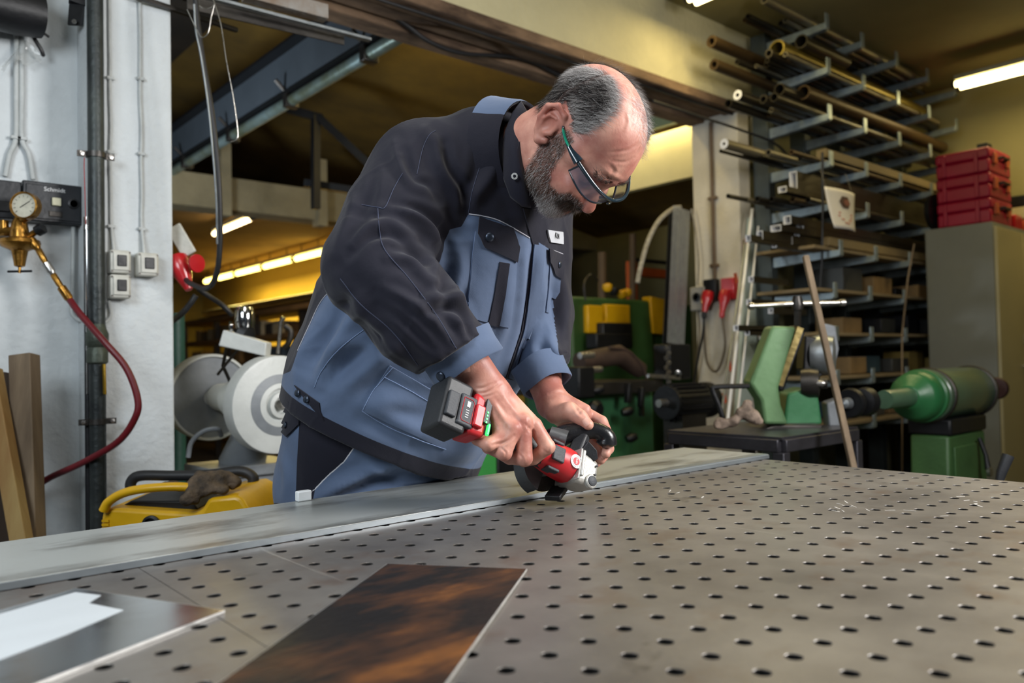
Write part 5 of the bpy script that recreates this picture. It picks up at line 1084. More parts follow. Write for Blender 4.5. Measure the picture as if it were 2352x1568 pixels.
# ------------------------------------------------------------------ white double wheel grinder
M_wg = mat('white_machine_enamel', 'c6c9c6', .4, var=.18, scale=8, bump=.08); M_wg2 = mat('grey_machine_enamel', '80858a', .45, var=.25, scale=8, bump=.1)
bg = thing('double_wheel_grinder', A(560, 1000, 2.75), 'white double wheel grinder on a pedestal behind the man at left', 'grinder')
wr_ = A(632, 928, 2.62); axg2 = -CF * .72 + RT * .69 - UP * .02; axg2 /= np.linalg.norm(axg2)
wl_ = wr_ - axg2 * .44 + RT * -.035
def whl(c, R_, nm):
    o = MB().lathe([(R_ * .2, -.035), (R_, -.035), (R_, .02), (R_ * .985, .028), (R_ * .93, .03), (R_ * .45, .034), (R_ * .44, .040), (R_ * .34, .042), (R_ * .33, .034), (R_ * .27, .033), (R_ * .26, .050), (R_ * .18, .052), (R_ * .17, .026), (0, .026)], c, axg2, 56).build(nm, M_wg, bg)
    MB().lathe([(R_ * .44, .0385), (R_ * .45, .040), (R_ * .62, .0345), (R_ * .60, .033)], c, axg2, 48, closed=True).build('face_ring', M_wg2, bg)
    MB().lathe([(R_ * .10, .02), (R_ * .10, .05), (R_ * .06, .06), (0, .06)], c, axg2, 20).build('axle_end', M_steel, bg)
whl(wr_, .162, 'wheel_housing')
MB().lathe([(.03, -.03), (.158, -.03), (.160, .03), (.157, .034), (.150, .034), (.149, .022), (.03, .02), (0, .02)], wl_, axg2, 56).build('wheel_housing', M_wg, bg); MB().lathe([(.03, .021), (.148, .0225), (.147, .024), (.03, .024)], wl_, axg2, 48, closed=True).build('grey_face', M_wg2, bg)
m1 = wr_ - axg2 * .03; m0 = m1 - (axg2 * .30)
MB().lathe([(.062, 0), (.066, .01), (.066, .20), (.070, .205), (.070, .26), (.058, .27), (.05, .40)], m1, -axg2, 32).build('motor_drum', M_wg, bg)
MB().lathe([(.075, .05), (.078, .06), (.078, .12), (.075, .13)], m1, -axg2, 32, closed=True).build('motor_band', mat('pinkish_enamel', 'c3b8b4', .45, bump=.05), bg)
cb_ = A(555, 1060, 2.8); MB().box(cb_ + q([-.16, -.12, -.04]), cb_ + q([.16, .12, .0])).build('bed_plate', M_wg2, bg, bevel=.006); MB().box(cb_ + q([-.12, -.1, -.35]), cb_ + q([.13, .1, -.035])).build('pedestal', M_wg2, bg, bevel=.008)
MB().box((cb_[0] - .14, cb_[1] - .13, 0), (cb_[0] + .15, cb_[1] + .13, cb_[2] - .34)).build('cabinet_base', M_wg, bg, bevel=.008)
MB().box(cb_ + q([.135, -.12, -.22]), cb_ + q([.145, -.09, -.05])).build('red_strip', mat('dull_red_strip', '6a261c', .6), bg)
MB().cyl(m1 - axg2 * .1 - UP * .06, cb_ + q([.0, 0, -.01]), .055, 20, .08).build('neck', M_wg2, bg)
tag(MB().tube(bez([A(*c_) for c_ in [(432, 1050, 2.6), (440, 1015, 2.6), (468, 990, 2.6), (500, 985, 2.62), (508, 1000, 2.66)]], 6), .008, 8).build('coolant_hose', M_wg2), 'grey bent hose at the foot of the white double wheel grinder', 'hose')

ls = thing('machine_lamp', A(560, 770, 2.65), 'machine lamp with chrome head above a white shade on the double wheel grinder', 'lamp')
MB().prism([A(512, 757, 2.6), A(612, 787, 2.6), A(609, 818, 2.6), A(501, 794, 2.6)], CF * .06).build('shade', M_wg, ls, bevel=.004)
MB().lathe([(.008, 0), (.030, .01), (.034, .03), (.034, .06), (.026, .08), (.01, .085)], A(562, 760, 2.66), UP, 24).build('chrome_head', M_chrome, ls)
MB().lathe([(.02, 0), (.045, .02), (.045, .045), (.03, .055)], A(580, 778, 2.67), UP * .5 - RT, 20).build('dark_cap', M_blackm, ls); MB().lathe([(.018, -.004), (.018, .004), (.012, .004), (.012, -.004)], A(530, 750, 2.62), RT + CF * .5, 18, closed=True).build('ring', M_chrome, ls)
MB().tube([A(520, 800, 2.66), A(512, 840, 2.72), A(530, 880, 2.75)], .006, 8).build('stem', M_dsteel, ls); MB().tube([A(548, 800, 2.66), A(500, 860, 2.72)], .005, 8).build('stem', M_dsteel, ls)
cl_ = thing('steel_clamp', A(650, 770, 3.0), 'upright steel clamp behind the grinder lamp, next to the man\'s back', 'clamp')
MB().tube([A(638, 812, 3.0), A(645, 740, 3.0), A(651, 728, 3.0)], [.008, .007, .010], 10).build('bar', M_steel, cl_); MB().tube(bez([A(655, 748, 3.0), A(668, 760, 3.0), A(664, 785, 3.0), A(652, 800, 3.0)], 5), .011, 8).build('jaw', M_dsteel, cl_)
# yellow machine with gloves and black hose on top, grey box behind
yb = thing('yellow_machine', A(400, 1180, 2.05), 'yellow portable machine with carrying handle standing behind the table', 'machine')
M_yel = mat('yellow_enamel', 'd6a50e', .38, var=.18, scale=7, bump=.05)
def ypoly(pts, Z, th): return MB().prism([A(x, y, Z) for x, y in pts], CF * th)
ypoly([(232, 1190), (236, 1172), (255, 1166), (440, 1178), (462, 1172), (478, 1145), (540, 1138), (556, 1146), (590, 1200), (590, 1330), (232, 1330)], 1.98, .26).build('body', M_yel, yb, bevel=.01, seg=3)
MB().tube(bez([A(238, 1172, 1.97), A(252, 1150, 1.97), A(290, 1130, 1.97), A(350, 1120, 1.97), A(425, 1118, 1.98), A(470, 1130, 2.0)], 6), .011, 12, sq=1.3).build('carry_handle', M_yel, yb)
MB().lathe([(.022, 0), (.022, .006), (.016, .008), (.016, .001), (0, .001)], A(348, 1203, 1.972), -CF, 24).build('socket', M_blackm, yb)
ypoly([(268, 1168), (300, 1150), (440, 1150), (455, 1170), (440, 1176)], 2.02, .2).build('top_recess', M_blackm, yb, bevel=.004)
for i in range(6): MB().bar(A(234, 1196 + i * 9, 1.977), A(250, 1196 + i * 9, 1.977), .006, .003, -CF).build('vent_slat', M_yel, yb)
gb = thing('grey_cabinet', A(560, 1150, 2.5), 'low grey metal box with a small printed label behind the yellow machine', 'cabinet')
p_ = A(480, 1125, 2.32); p2_ = A(640, 1125, 2.12); MB().box((p_[0] - .02, p_[1] - .115, 0), (p2_[0] + .10, p_[1] + .0, p_[2])).build('body', M_wg2, gb, bevel=.006)
lp_ = A(545, 1143, 2.26); MB().prism([*[ony(x, y, p_[1] - .1215) for x, y in ((546, 1146), (606, 1147), (606, 1172), (546, 1172))]], (0, -.001, 0)).build('label_plate', mat('printed_label', 'd0d0cd', .5, bump=0), gb)
for i in range(4): MB().prism([ony(x, y, p_[1] - .123) for x, y in ((560, 1152 + i * 5), (596 - 6 * (i % 2), 1152 + i * 5), (596 - 6 * (i % 2), 1154 + i * 5), (560, 1154 + i * 5))], (0, -.0004, 0)).build('label_line', M_blackm, gb)
tag(MB().tube(bez([A(*c_) for c_ in [(300, 1128, 2.2), (302, 1105, 2.2), (325, 1092, 2.2), (400, 1092, 2.2), (480, 1090, 2.2), (550, 1082, 2.2), (580, 1095, 2.2), (580, 1115, 2.2)]], 6), .015, 10).build('black_hose', M_blkrub), 'thick black hose looped behind the yellow machine handle', 'hose')
g_ = Grid(A(460, 1110, 2.02) - q([.17, .17, .1]), A(460, 1110, 2.02) + q([.17, .17, .1]), .004)
for x, y, r_, Z in ((450, 1112, .026, 2.0), (440, 1135, .022, 1.97), (432, 1148, .018, 1.96), (470, 1100, .028, 2.02), (495, 1105, .026, 2.02), (515, 1100, .020, 2.04), (535, 1108, .020, 2.04), (478, 1125, .022, 1.99), (400, 1112, .016, 2.04), (378, 1116, .014, 2.04), (418, 1118, .016, 2.02), (510, 1120, .016, 2.0)): g_.ell(A(x, y, Z), (r_, r_ * .9, r_ * .75), None, .018)
wP, wF = g_.mesh(); wP = relax(wP, wF, 1); wP = wP + normals(wP, wF) * (surf_noise(wP, 90, 11) * .0045 + surf_noise(wP, 200, 12) * .002)[:, None]
o = make_obj('work_gloves', wP, wF, mat('dirty_leather_glove', '6b5a48', .85, col2='2d251d', scale=25, bump=.4, bscale=120), None, None, loc=(float(wP[:, 0].mean()), float(wP[:, 1].mean()), float(wP[:, 2].min()))); tag(o, 'crumpled dirty work gloves lying on the yellow machine', 'gloves')
# ------------------------------------------------------------------ lamps
def lampmat(n, c, s): return mat(n, 'ffffff', .4, bump=0, emit=c, es=s)
M_tube = lampmat('warm_lamp_tube', 'ffe9a0', 9); M_tube2 = lampmat('yellow_lamp_tube', 'ffe070', 9)
def tube_lamp(a, b, lab, m=M_tube, r=.016, power=0, col=(1, .8, .38), grp=None, n=1, sp=.06, cat='lamp', hang=0):
    a, b = q(a), q(b); d = (b - a) / np.linalg.norm(b - a); s_ = np.cross(d, UP); t = thing('fluorescent_lamp', (a + b) / 2, lab, cat, grp)
    MB().bar(a + UP * (r + .02), b + UP * (r + .02), .05 + sp * (n - 1), .03).build('fixture', mat('lamp_fixture_enamel', 'a8a488', .5), t, bevel=.004)
    for i in range(n):
        o_ = s_ * (i - (n - 1) / 2) * sp; MB().cyl(a + o_, b + o_, r, 12).build('tube', m, t)
        for e_, f_ in ((a, -1), (b, 1)): MB().cyl(e_ + o_, e_ + o_ + d * f_ * .02, r * 1.1, 12).build('tube_cap', M_dsteel, t)
    for f_ in (.2, .8) if hang else (): p_ = a + (b - a) * f_; MB().cyl(p_ + UP * (r + .03), p_ + UP * (r + .03 + hang), .006, 6).build('hanger', M_dsteel, t)
    if power:
        l = bpy.data.lights.new('lamp_light', 'AREA'); l.shape = 'RECTANGLE'; l.size = float(np.linalg.norm(b - a)); l.size_y = .08; l.energy = power; l.color = col
        lo_ = bpy.data.objects.new('lamp_light', l); COL.objects.link(lo_); z = q([0, 0, 1.]); x = d; y = np.cross(z, x); lo_.matrix_world = Matrix(((x[0], y[0], z[0], 0), (x[1], y[1], z[1], 0), (x[2], y[2], z[2], 0), (0, 0, 0, 1))); lo_.location = Vector((a + b) / 2 - UP * (r + .012))
    return t
La = onz(2200, 197, 2.86); tube_lamp(La, La + q([0, -1.25, 0]), 'bright twin tube lamp on the right under the ceiling', n=2, sp=.085, power=10, r=.019)
Lb = q([3.55, 2.25, CZ - .07]); p_ = onz(1590, 2, 2.96); tube_lamp(p_ + q([.0, .0, 0]), p_ + q([0, -1.2, 0]), 'tube lamp at the top edge in front of the concrete beam', power=13, r=.018, n=2)
l0 = onz(750, 576, 2.36); l0[0] = 4.0; yy = [onx(px_, 600, 4.0)[1] for px_ in (748, 675, 603, 540, 500, 468)]
zz = onx(748, 577, 4.0)[2]
for i in range(5):
    tube_lamp((4.0, yy[i] + .03, zz), (4.0, yy[i + 1] - .06, zz), ['nearest tube of the far yellow lamp row, touching the man\'s back', 'second tube of the far yellow lamp row', 'third tube of the far yellow lamp row', 'fourth tube of the far yellow lamp row', 'farthest tube of the far yellow lamp row'][i], m=M_tube2, r=.03, power=28 if i < 4 else 0, col=(1, .78, .22), grp='far yellow lamp row', sp=.06, hang=.38)
tube_lamp(onz(578, 501, 2.36), onz(492, 537, 2.36), 'single short warm tube lamp under the far ceiling, left of the lamp row', m=lampmat('orange_white_tube', 'ffdca0', 9), r=.022, power=10, col=(1, .72, .4))
# real light for the bright panel at the right end of the rear room
lh = thing('wall_washer_lamp', (4.2, pa[1], pa[2]), 'long lamp with blue-grey housing lighting the pale panel between head and pillar', 'lamp')
MB().box((4.12, pa[1] - .45, pa[2] - .02), (4.16, 5.6, pa[2] + .10)).box((4.12, pa[1] - .45, pa[2] + .10), (4.30, 5.6, pa[2] + .12)).build('housing', mat('teal_grey_housing', '6f8a8a', .4, .2, bump=0), lh)
MB().cyl((4.23, pa[1] - .40, pa[2] + .03), (4.23, 5.5, pa[2] + .03), .016, 12).build('tube', lampmat('yellow_wash_tube', 'ffe6a8', 26), lh)
tube_lamp((2.2, 3.35, 3.08), (3.3, 3.35, 3.08), 'added lamp hidden above the concrete beam, lighting the rear roof', m=M_tube2, r=.02, power=8, col=(1, .76, .3))  # added lamp kept out of view, only to brighten the rear roof
l = bpy.data.lights.new('roof_glow', 'POINT'); l.energy = 7; l.color = (1, .75, .3); l.shadow_soft_size = .15; lo_ = bpy.data.objects.new('roof_glow', l); COL.objects.link(lo_); lo_.location = (3.0, 3.6, 2.75)
# ------------------------------------------------------------------ crane rail (blue-grey beam with bright lower pipe)
cr_ = thing('crane_beam', (1.98, 4.6, 2.6), 'blue-grey steel crane beam with a bright pipe along its lower edge', 'beam')
M_bg = mat('blue_grey_paint', '5d666e', .45, .3, var=.15, scale=3, bump=.05); M_bp = mat('pale_blue_pipe', '9fb8bc', .35, .6, col2='77806a', scale=5, bump=.1)
MB().box((1.925, 3.0, 2.645), (1.935, 8.5, 2.86)).build('web', M_bg, cr_); MB().box((1.86, 3.0, 2.86), (2.0, 8.5, 2.875)).build('upper_flange', M_blackm, cr_); MB().box((1.91, 3.0, 2.635), (2.0, 8.5, 2.645)).build('lower_flange', M_blackm, cr_)
MB().cyl((1.96, 2.99, 2.60), (1.96, 8.4, 2.60), .032, 18).build('lower_pipe', M_bp, cr_)
for px_, py in ((847, 130), (668, 215), (535, 300), (430, 360)):
    p_ = onx(px_, py, 1.96); MB().box((1.92, p_[1] - .025, 2.56), (2.0, p_[1] + .025, 2.65)).build('clamp', M_dsteel, cr_, bevel=.005); MB().cyl((1.925, p_[1], 2.65), (1.87, p_[1], 2.70), .012, 8).build('bolt', M_dsteel, cr_)
# drooping cable along the beam soffit
tag(MB().tube(bez([ony(x, y, WY + .2) for x, y in ((740, -10), (860, 15), (930, 55), (985, 95), (1060, 122), (1170, 130), (1230, 145), (1290, 175), (1350, 190), (1500, 228), (1600, 262))], 6), .010, 10).build('beam_cable', M_blkrub), 'black cable sagging below the brown concrete beam', 'cable')
tag(MB().tube([(PLX + .2, WY + .04, BZ - .055), (2.4, WY + .03, BZ - .06), (RX1 - .1, WY + .03, BZ - .055)], .007, 8).build('beam_cable', M_blkrub), 'straight black cable clipped under the beam edge', 'cable')
# ------------------------------------------------------------------ rear left: shelving with stock
M_shelf = mat('brown_steel_shelf', '6b5438', .7, .2, var=.4, scale=6); M_card = mat('cardboard', '94774c', .85, var=.3, scale=9)
sh = thing('stock_shelf', (3.7, 8, 0), 'long brown stock shelf far behind, under the yellow lamp row', 'shelf')
for y in (5.2, 6.4, 7.6, 8.8, 10.0, 11.2): MB().box((3.67, y - .03, 0), (3.74, y + .03, 1.75)).build('upright', M_dsteel, sh)
for z in (.35, .75, 1.12, 1.42, 1.70):
    MB().box((3.62, 5.0, z), (4.2, 11.5, z + .05)).build('shelf_board', M_shelf, sh)
r_ = random.Random(5); NTH = ['first', 'second', 'third', 'fourth', 'fifth', 'sixth', 'seventh', 'eighth', 'ninth', 'tenth', 'eleventh', 'twelfth', 'thirteenth', 'fourteenth', 'fifteenth', 'sixteenth', 'seventeenth', 'eighteenth', 'nineteenth', 'twentieth'] + ['distant'] * 30; cols = [M_card, M_shelf, mat('pale_box', 'b0a68c', .7), mat('blue_grey_box', '596a78', .6), M_dsteel]
for z in (.40, .80, 1.17, 1.47):
    y = 5.1; ib = 0
    while y < 11:
        w_ = r_.uniform(.14, .4); h_ = r_.uniform(.1, .2); o = MB().box((3.76 + r_.uniform(0, .04), y, z + .002), (4.0, y + w_, z + h_)).build('stock_box', r_.choice(cols), None, bevel=.006); tag(o, 'dim box, %s from the near end of the %s board of the far stock shelf' % (NTH[ib], {.40: 'lowest', .80: 'second', 1.17: 'third', 1.47: 'fourth'}[z]), 'box', 'boxes on the far stock shelf'); ib += 1; y += w_ + r_.uniform(.02, .2)
for k_ in range(9): tag(MB().cyl((3.80 + .05 * (k_ % 3), 5.0 + r_.uniform(0, .6), 1.775 + .043 * (k_ // 3)), (3.80 + .05 * (k_ % 3), 10.9 - r_.uniform(0, .6), 1.775 + .045 * (k_ // 3)), .02, 8).build('stock_bar', M_dsteel), 'long steel bar, %s from the front in the %s layer on the far stock shelf' % (NTH[k_ % 3], ['lowest', 'middle', 'top'][k_ // 3]), 'bar', 'bars on the far stock shelf')
struct('wall_rear_band', MB().box((4.6, 5.0, 0), (4.7, 13, 2.75)), mat('yellow_rear_wall', 'b49640', .9, var=.15, scale=1))
rd = thing('green_column', (2.0, 5.2, 0), 'dark green drill column seen beside the red plug', 'column'); p_ = A(405, 800, 3.4); MB().cyl((p_[0], p_[1], 0), (p_[0], p_[1], 1.35), .035, 14).build('post', mat('teal_paint', '2f5a50', .5), rd)

# ------------------------------------------------------------------ roof truss bits in the rear room
tr_ = thing('roof_truss', (3.0, 5.0, 2.4), 'dark steel roof truss bars behind the man\'s back', 'truss')
for a_, b_, Z in (((725, 265), (725, 480), 5.5), ((660, 250), (740, 272), 5.5), ((735, 272), (850, 380), 5.5), ((700, 420), (830, 440), 5.6)): MB().bar(A(*a_, Z), A(*b_, Z), .05, .05).build('truss_bar', M_blackm, tr_)
# ------------------------------------------------------------------ green machines beyond the opening
M_gr = mat('machine_green', '3f7a52', .4, var=.25, scale=6, bump=.08); M_dgr = mat('dark_machine_green', '2f5128', .5, var=.3, scale=5, bump=.08); M_lgr = mat('light_machine_green', '6f9468', .42, var=.2, scale=7, bump=.08); M_or = mat('orange_paint', 'b5501c', .6)
def boxpx(mb, x0, x1, y0, y1, y, d):      # box whose front face (plane Y=y) spans the given pixels
    a_, b_ = ony(x0, y0, y), ony(x1, y1, y); return mb.box((a_[0], y, min(b_[2], a_[2])), (b_[0], y + d, max(a_[2], b_[2])))
def boxfl(mb, x0, x1, y0, y, d): a_, b_ = ony(x0, y0, y), ony(x1, y0, y); return mb.box((a_[0], y, 0), (b_[0], y + d, max(a_[2], b_[2])))
gm_ = thing('green_press', ony(1420, 900, 3.6), 'large dark green machine with yellow panels behind the opening', 'machine')
boxfl(MB(), 1312, 1500, 690, 3.7, .5).build('frame', M_dgr, gm_, bevel=.02); boxfl(MB(), 1496, 1590, 700, 3.75, .4).build('side_frame', M_dgr, gm_, bevel=.02)
boxpx(MB(), 1350, 1386, 700, 765, 3.66, .05).build('yellow_panel', M_yel, gm_, bevel=.008); boxpx(MB(), 1392, 1448, 698, 742, 3.66, .05).build('yellow_panel', M_yel, gm_, bevel=.008); boxpx(MB(), 1378, 1450, 738, 768, 3.66, .05).build('yellow_panel', M_yel, gm_, bevel=.008)
MB().prism([ony(1494, 680, 3.68), ony(1540, 690, 3.68), ony(1546, 770, 3.68), ony(1502, 765, 3.68)], (0, .08, 0)).build('yellow_guard', M_yel, gm_, bevel=.006)
boxpx(MB(), 1385, 1455, 740, 800, 3.6, .1).build('die_block', M_blackm, gm_, bevel=.01); boxpx(MB(), 1370, 1452, 765, 800, 3.55, .1).build('work_jaw', M_blackm, gm_, bevel=.01)
MB().cyl(ony(1383, 690, 3.8), ony(1383, 580, 3.8), .03, 14).build('mast', mat('brown_pipe', '4c3b28', .7), gm_); MB().cyl(ony(1453, 700, 3.9), ony(1453, 538, 3.9), .025, 14).build('mast', MATS['brown_pipe'], gm_)
MB().tube(bez([ony(1345, 690, 3.6), ony(1342, 650, 3.6), ony(1358, 630, 3.6), ony(1374, 645, 3.6)], 6), .007, 8).build('pipe_loop', M_dsteel, gm_)
for x, y in ((1395, 660), (1410, 668), (1428, 676), (1440, 672)): p_ = ony(x, y, 3.75); MB().lathe([(.02, -.03), (.035, -.01), (.035, .02), (.01, .03)], p_, (0, 0, 1), 12).build('valve', M_yel if x != 1410 else M_blackm, gm_)
boxpx(MB(), 1460, 1545, 612, 640, 4.0, .06).build('orange_bar', M_or, gm_, bevel=.006); boxpx(MB(), 1450, 1466, 598, 700, 4.0, .06).build('orange_bar', M_or, gm_, bevel=.006); boxpx(MB(), 1462, 1540, 592, 606, 3.98, .06).build('dark_bar', M_blackm, gm_)
lt = thing('green_lathe', ony(1400, 1040, 2.98), 'green machine bed with black fittings between the left hand and the pillar', 'machine')
boxfl(MB(), 1318, 1500, 900, 2.99, .38).build('bed', M_gr, lt, bevel=.012)
a_ = ony(1310, 880, 2.9); b_ = ony(1505, 895, 2.9); MB().box((a_[0], 2.88, b_[2] - .01), (b_[0] + .05, 3.35, a_[2])).build('slide', M_dsteel, lt, bevel=.006)
MB().tube([ony(1330, 830, 3.05), ony(1420, 815, 3.05), ony(1470, 850, 3.05)], [.05, .06, .05], 16).build('arm_cover', mat('rusty_brown_cast', '46352c', .7, var=.4, scale=9, bump=.2), lt)
MB().tube(bez([ony(1400, 798, 3.0), ony(1440, 805, 3.0), ony(1470, 835, 3.0), ony(1487, 870, 3.0)], 6), .010, 8).build('hose', MATS['rusty_brown_cast'], lt)
MB().box(ony(1330, 905, 2.85) + q([-.03, -.03, -.02]), ony(1330, 905, 2.85) + q([.09, .1, .14])).build('tool_post', M_blackm, lt, bevel=.01)
MB().lathe([(.01, -.02), (.045, -.01), (.05, .02), (.03, .04)], ony(1365, 940, 2.86), (0, -1, 0), 20).build('hand_wheel', M_blackm, lt)
for x, y in ((1445, 880), (1475, 890)): MB().bar(ony(x, y, 2.86), ony(x - 4, y + 45, 2.86), .03, .03).build('lever', M_blackm, lt, bevel=.004)
MB().bar(ony(1470, 900, 2.9), ony(1474, 955, 2.9), .03, .02).build('screw_rod', M_dsteel, lt)
for x, y in ((1350, 850), (1332, 817)): MB().cyl(ony(x, y, 2.88), ony(x + 30, y - 2, 2.88), .018, 14).build('spindle', M_steel, lt)
for x, y in ((1348, 870), (1372, 895), (1440, 945), (1450, 1005)): MB().lathe([(.02, -.03), (.028, 0), (.02, .03)], ony(x, y, 2.85), (1, -.4, .2), 12).build('fitting', M_blackm, lt)
g2 = thing('green_machine_foot', ony(1110, 1060, 2.95), 'green machine side seen low between the belly and the table', 'machine'); boxfl(MB(), 1085, 1140, 990, 2.99, .26).build('panel', mat('bright_machine_green', '3f9a4c', .45, var=.15, bump=.05), g2, bevel=.008); boxfl(MB(), 1141, 1200, 990, 3.0, .3).build('dark_door', M_blackm, g2, bevel=.008)
mt = thing('electric_motor', ony(1590, 930, 2.6), 'black finned electric motor left of the steel bench', 'motor')
m0_ = ony(1530, 925, 2.52); m1_ = m0_ + q([.30, 0, 0]); MB().cyl(m0_, m1_, .085, 28).build('shell', M_blackm, mt)
for i in range(20): a = 2 * math.pi * i / 20; u_ = q([0, math.cos(a), math.sin(a)]); MB().bar(m0_ + u_ * .088 + q([.02, 0, 0]), m1_ + u_ * .088 - q([.04, 0, 0]), .006, .018, u_).build('cooling_fin', M_blackm, mt)
MB().lathe([(.09, 0), (.095, .01), (.095, .05), (.07, .07), (0, .075)], m1_, (1, 0, 0), 28).build('fan_cover', M_blackm, mt); MB().cyl(m0_, m0_ - q([.06, 0, 0]), .02, 14).build('shaft', M_steel, mt); MB().box(m0_ + q([.05, -.06, -.4]), m0_ + q([.25, .06, -.06])).build('foot', M_dsteel, mt)
# perforated column, flexible arch duct, coil of wire
pc = thing('perforated_guard', ony(1560, 700, 3.1), 'tall slanted perforated sheet metal guard left of the right pillar', 'guard')
a0_, a1_ = ony(1552, 790, 2.9), ony(1566, 478, 2.9); wv = ony(1590, 790, 2.9) - ony(1556, 790, 2.9)
mb = MB(); nU, nV = 12, 60; hw = .052; n = 6
dA = a1_ - a0_; LA = np.linalg.norm(dA); uA = dA / LA; sA = q([1., 0, 0]); sA = sA - uA * (sA @ uA); sA /= np.linalg.norm(sA); nA = np.cross(uA, sA); cu_, cv_ = 2 * hw / nU * 1.6, LA / nV
for i in range(nU):
    for j in range(nV):
        c_ = a0_ + sA * ((i + .5) / nU - .5) * 2 * hw * 1.6 * 1 + uA * (j + .5) * cv_; vs = []
        for k_ in range(8):
            a = 2 * math.pi * (k_ + .5) / 8; m_ = 1 / max(abs(math.cos(a)), abs(math.sin(a))); vs.append(c_ + sA * math.cos(a) * m_ * cu_ / 2 + uA * math.sin(a) * m_ * cv_ / 2)
        for k_ in range(8):
            a = 2 * math.pi * (k_ + .5) / 8; vs.append(c_ + (sA * math.cos(a) + uA * math.sin(a)) * .0036)
        mb.add(vs, [(k_, (k_ + 1) % 8, 8 + (k_ + 1) % 8, 8 + k_) for k_ in range(8)])
o = mb.build('perforated_sheet', mat('perforated_zinc', 'c3c8cc', .4, .6, scale=30, bump=0), pc); o['kind'] = 'stuff'
MB().bar(a0_ + sA * .052 + q([0, .02, 0]), a1_ + sA * .045 + q([0, .02, 0]), .006, .05).build('side_plate', M_dsteel, pc); MB().bar(a0_ + q([0, .06, 0]), a1_ + q([0, .06, 0]), .09, .004, nA).build('back_plate', M_blackm, pc)  # back plate coloured black, painting in the dark behind the holes
tag(MB().tube(bez([ony(x, y, 2.95) for x, y in ((1464, 650), (1472, 610), (1490, 550), (1515, 505), (1545, 480), (1562, 476))], 6), .014, 12).build('flexible_duct', mat('ribbed_grey_duct', 'a5a198', .6, col2='7b766c', scale=40, bump=.6, bscale=90)), 'grey flexible hose arching from the perforated guard down to the press', 'hose')
tag(MB().tube(bez([onx(x, y, RX0 - .03) for x, y in ((1588, 480), (1596, 520), (1604, 600), (1602, 655))], 6), .006, 8).build('thin_hose', MATS['ribbed_grey_duct']), 'thin pale hose hanging on the right pillar edge behind the guard', 'hose')
mm = thing('chain_machine', ony(1560, 850, 2.9), 'black machine head with bright chain below the perforated guard', 'machine head')
boxpx(MB(), 1538, 1588, 790, 870, 2.84, .12).build('block', M_blackm, mm, bevel=.008)
for i in range(8): p_ = ony(1530 + (i % 2) * 6, 800 + i * 11, 2.82); MB().lathe([(.006, -.004), (.014, -.004), (.014, .004), (.006, .004)], p_, (1, 0, .3 * (-1) ** i), 12, closed=True).build('chain_link', M_steel, mm)
MB().bar(ony(1488, 862, 2.84), ony(1560, 868, 2.84), .02, .02).build('slide_bar', M_steel, mm); MB().lathe([(.02, 0), (.02, .012), (0, .014)], ony(1556, 858, 2.83), -CF, 16).build('bright_knob', M_chrome, mm)
# ------------------------------------------------------------------ right pillar: pipe, sockets, red plugs, cables
py_ = onx(1638, 500, RX0 - .012)[1]; xx = RX0 - .012
cn = thing('pillar_conduit', (xx, py_, 1.7), 'brown conduit running down the right pillar to the red sockets', 'conduit'); MB().cyl((xx, py_, onx(1640, 655, xx)[2]), (xx, py_, 2.55), .012, 12).build('pipe', mat('brown_conduit', '6a5744', .6), cn)
for y_ in (455, 610): z = onx(1638, y_, xx)[2]; MB().box((xx - .012, py_ - .03, z - .01), (xx + .011, py_ + .03, z + .01)).build('clip', MATS['brown_conduit'], cn, bevel=.003)
sk = thing('socket_box', onx(1600, 690, RX0), 'grey socket box with a dark round outlet on the right pillar', 'socket')
a_, b_ = onx(1584, 660, RX0 - .06), onx(1618, 712, RX0 - .06); MB().box((RX0 - .06, b_[1], b_[2]), (RX0, a_[1], a_[2])).build('housing', mat('grey_socket_plastic', '8c8a84', .5), sk, bevel=.006); MB().lathe([(.026, 0), (.028, .006), (.018, .008), (.018, 0), (0, 0)], onx(1600, 682, RX0 - .062), (-1, 0, 0), 24).build('outlet', M_blackm, sk)
for k_, (x, y, lab) in enumerate(((1627, 690, 'left red industrial plug on the right pillar, with a bright cap'), (1668, 688, 'right red industrial plug on the right pillar, beside the dark one'))):
    s_ = thing('red_socket', onx(x, y, RX0 - .05), lab, 'plug', 'red plugs on the right pillar'); c_ = onx(x, y, RX0 - .06)
    MB().box((RX0 - .05, c_[1] - .045, c_[2] - .0), (RX0, c_[1] + .045, c_[2] + .13)).build('socket_housing', M_blackm if k_ == 0 else M_redp2, s_, bevel=.006)
    MB().lathe([(.034, 0), (.036, .02), (.036, .05), (.022, .09), (.015, .13), (0, .13)], c_ + q([0, .0, .05]), (-.35, 0, -1), 24).build('plug_body', M_redp2, s_)
    MB().lathe([(.014, 0), (.017, .02), (.013, .04)], c_ + q([-.045, 0, -.07]), (-.1, 0, -1), 16).build('cable_gland', M_redp2 if k_ else M_blackm, s_)
    MB().tube(bez([c_ + q([-.045, 0, -.09]), c_ + q([-.05, .01, -.2]), c_ + q([-.04, .07, -.40]), c_ + q([-.03, .12, -.60])] if k_ == 0 else [c_ + q([-.045, 0, -.10]), c_ + q([-.04, -.01, -.28]), c_ + q([-.04, .05, -.42]), c_ + q([-.04, .12, -.36]), c_ + q([-.03, .14, -.12])], 8), .008, 8).build('cable', M_blkrub if k_ == 0 else mat('grey_brown_cable', '6f6454', .6), s_)
tag(MB().tube(bez([onx(x, y, RX0 - .03) for x, y in ((1603, 712), (1606, 760), (1600, 830), (1592, 880))], 6), .005, 8).build('pillar_cable', MATS['grey_brown_cable']), 'thin cable hanging from the grey socket box', 'cable')
M_spray = mat('orange_spray_paint', 'd8603a', .7, bump=0)
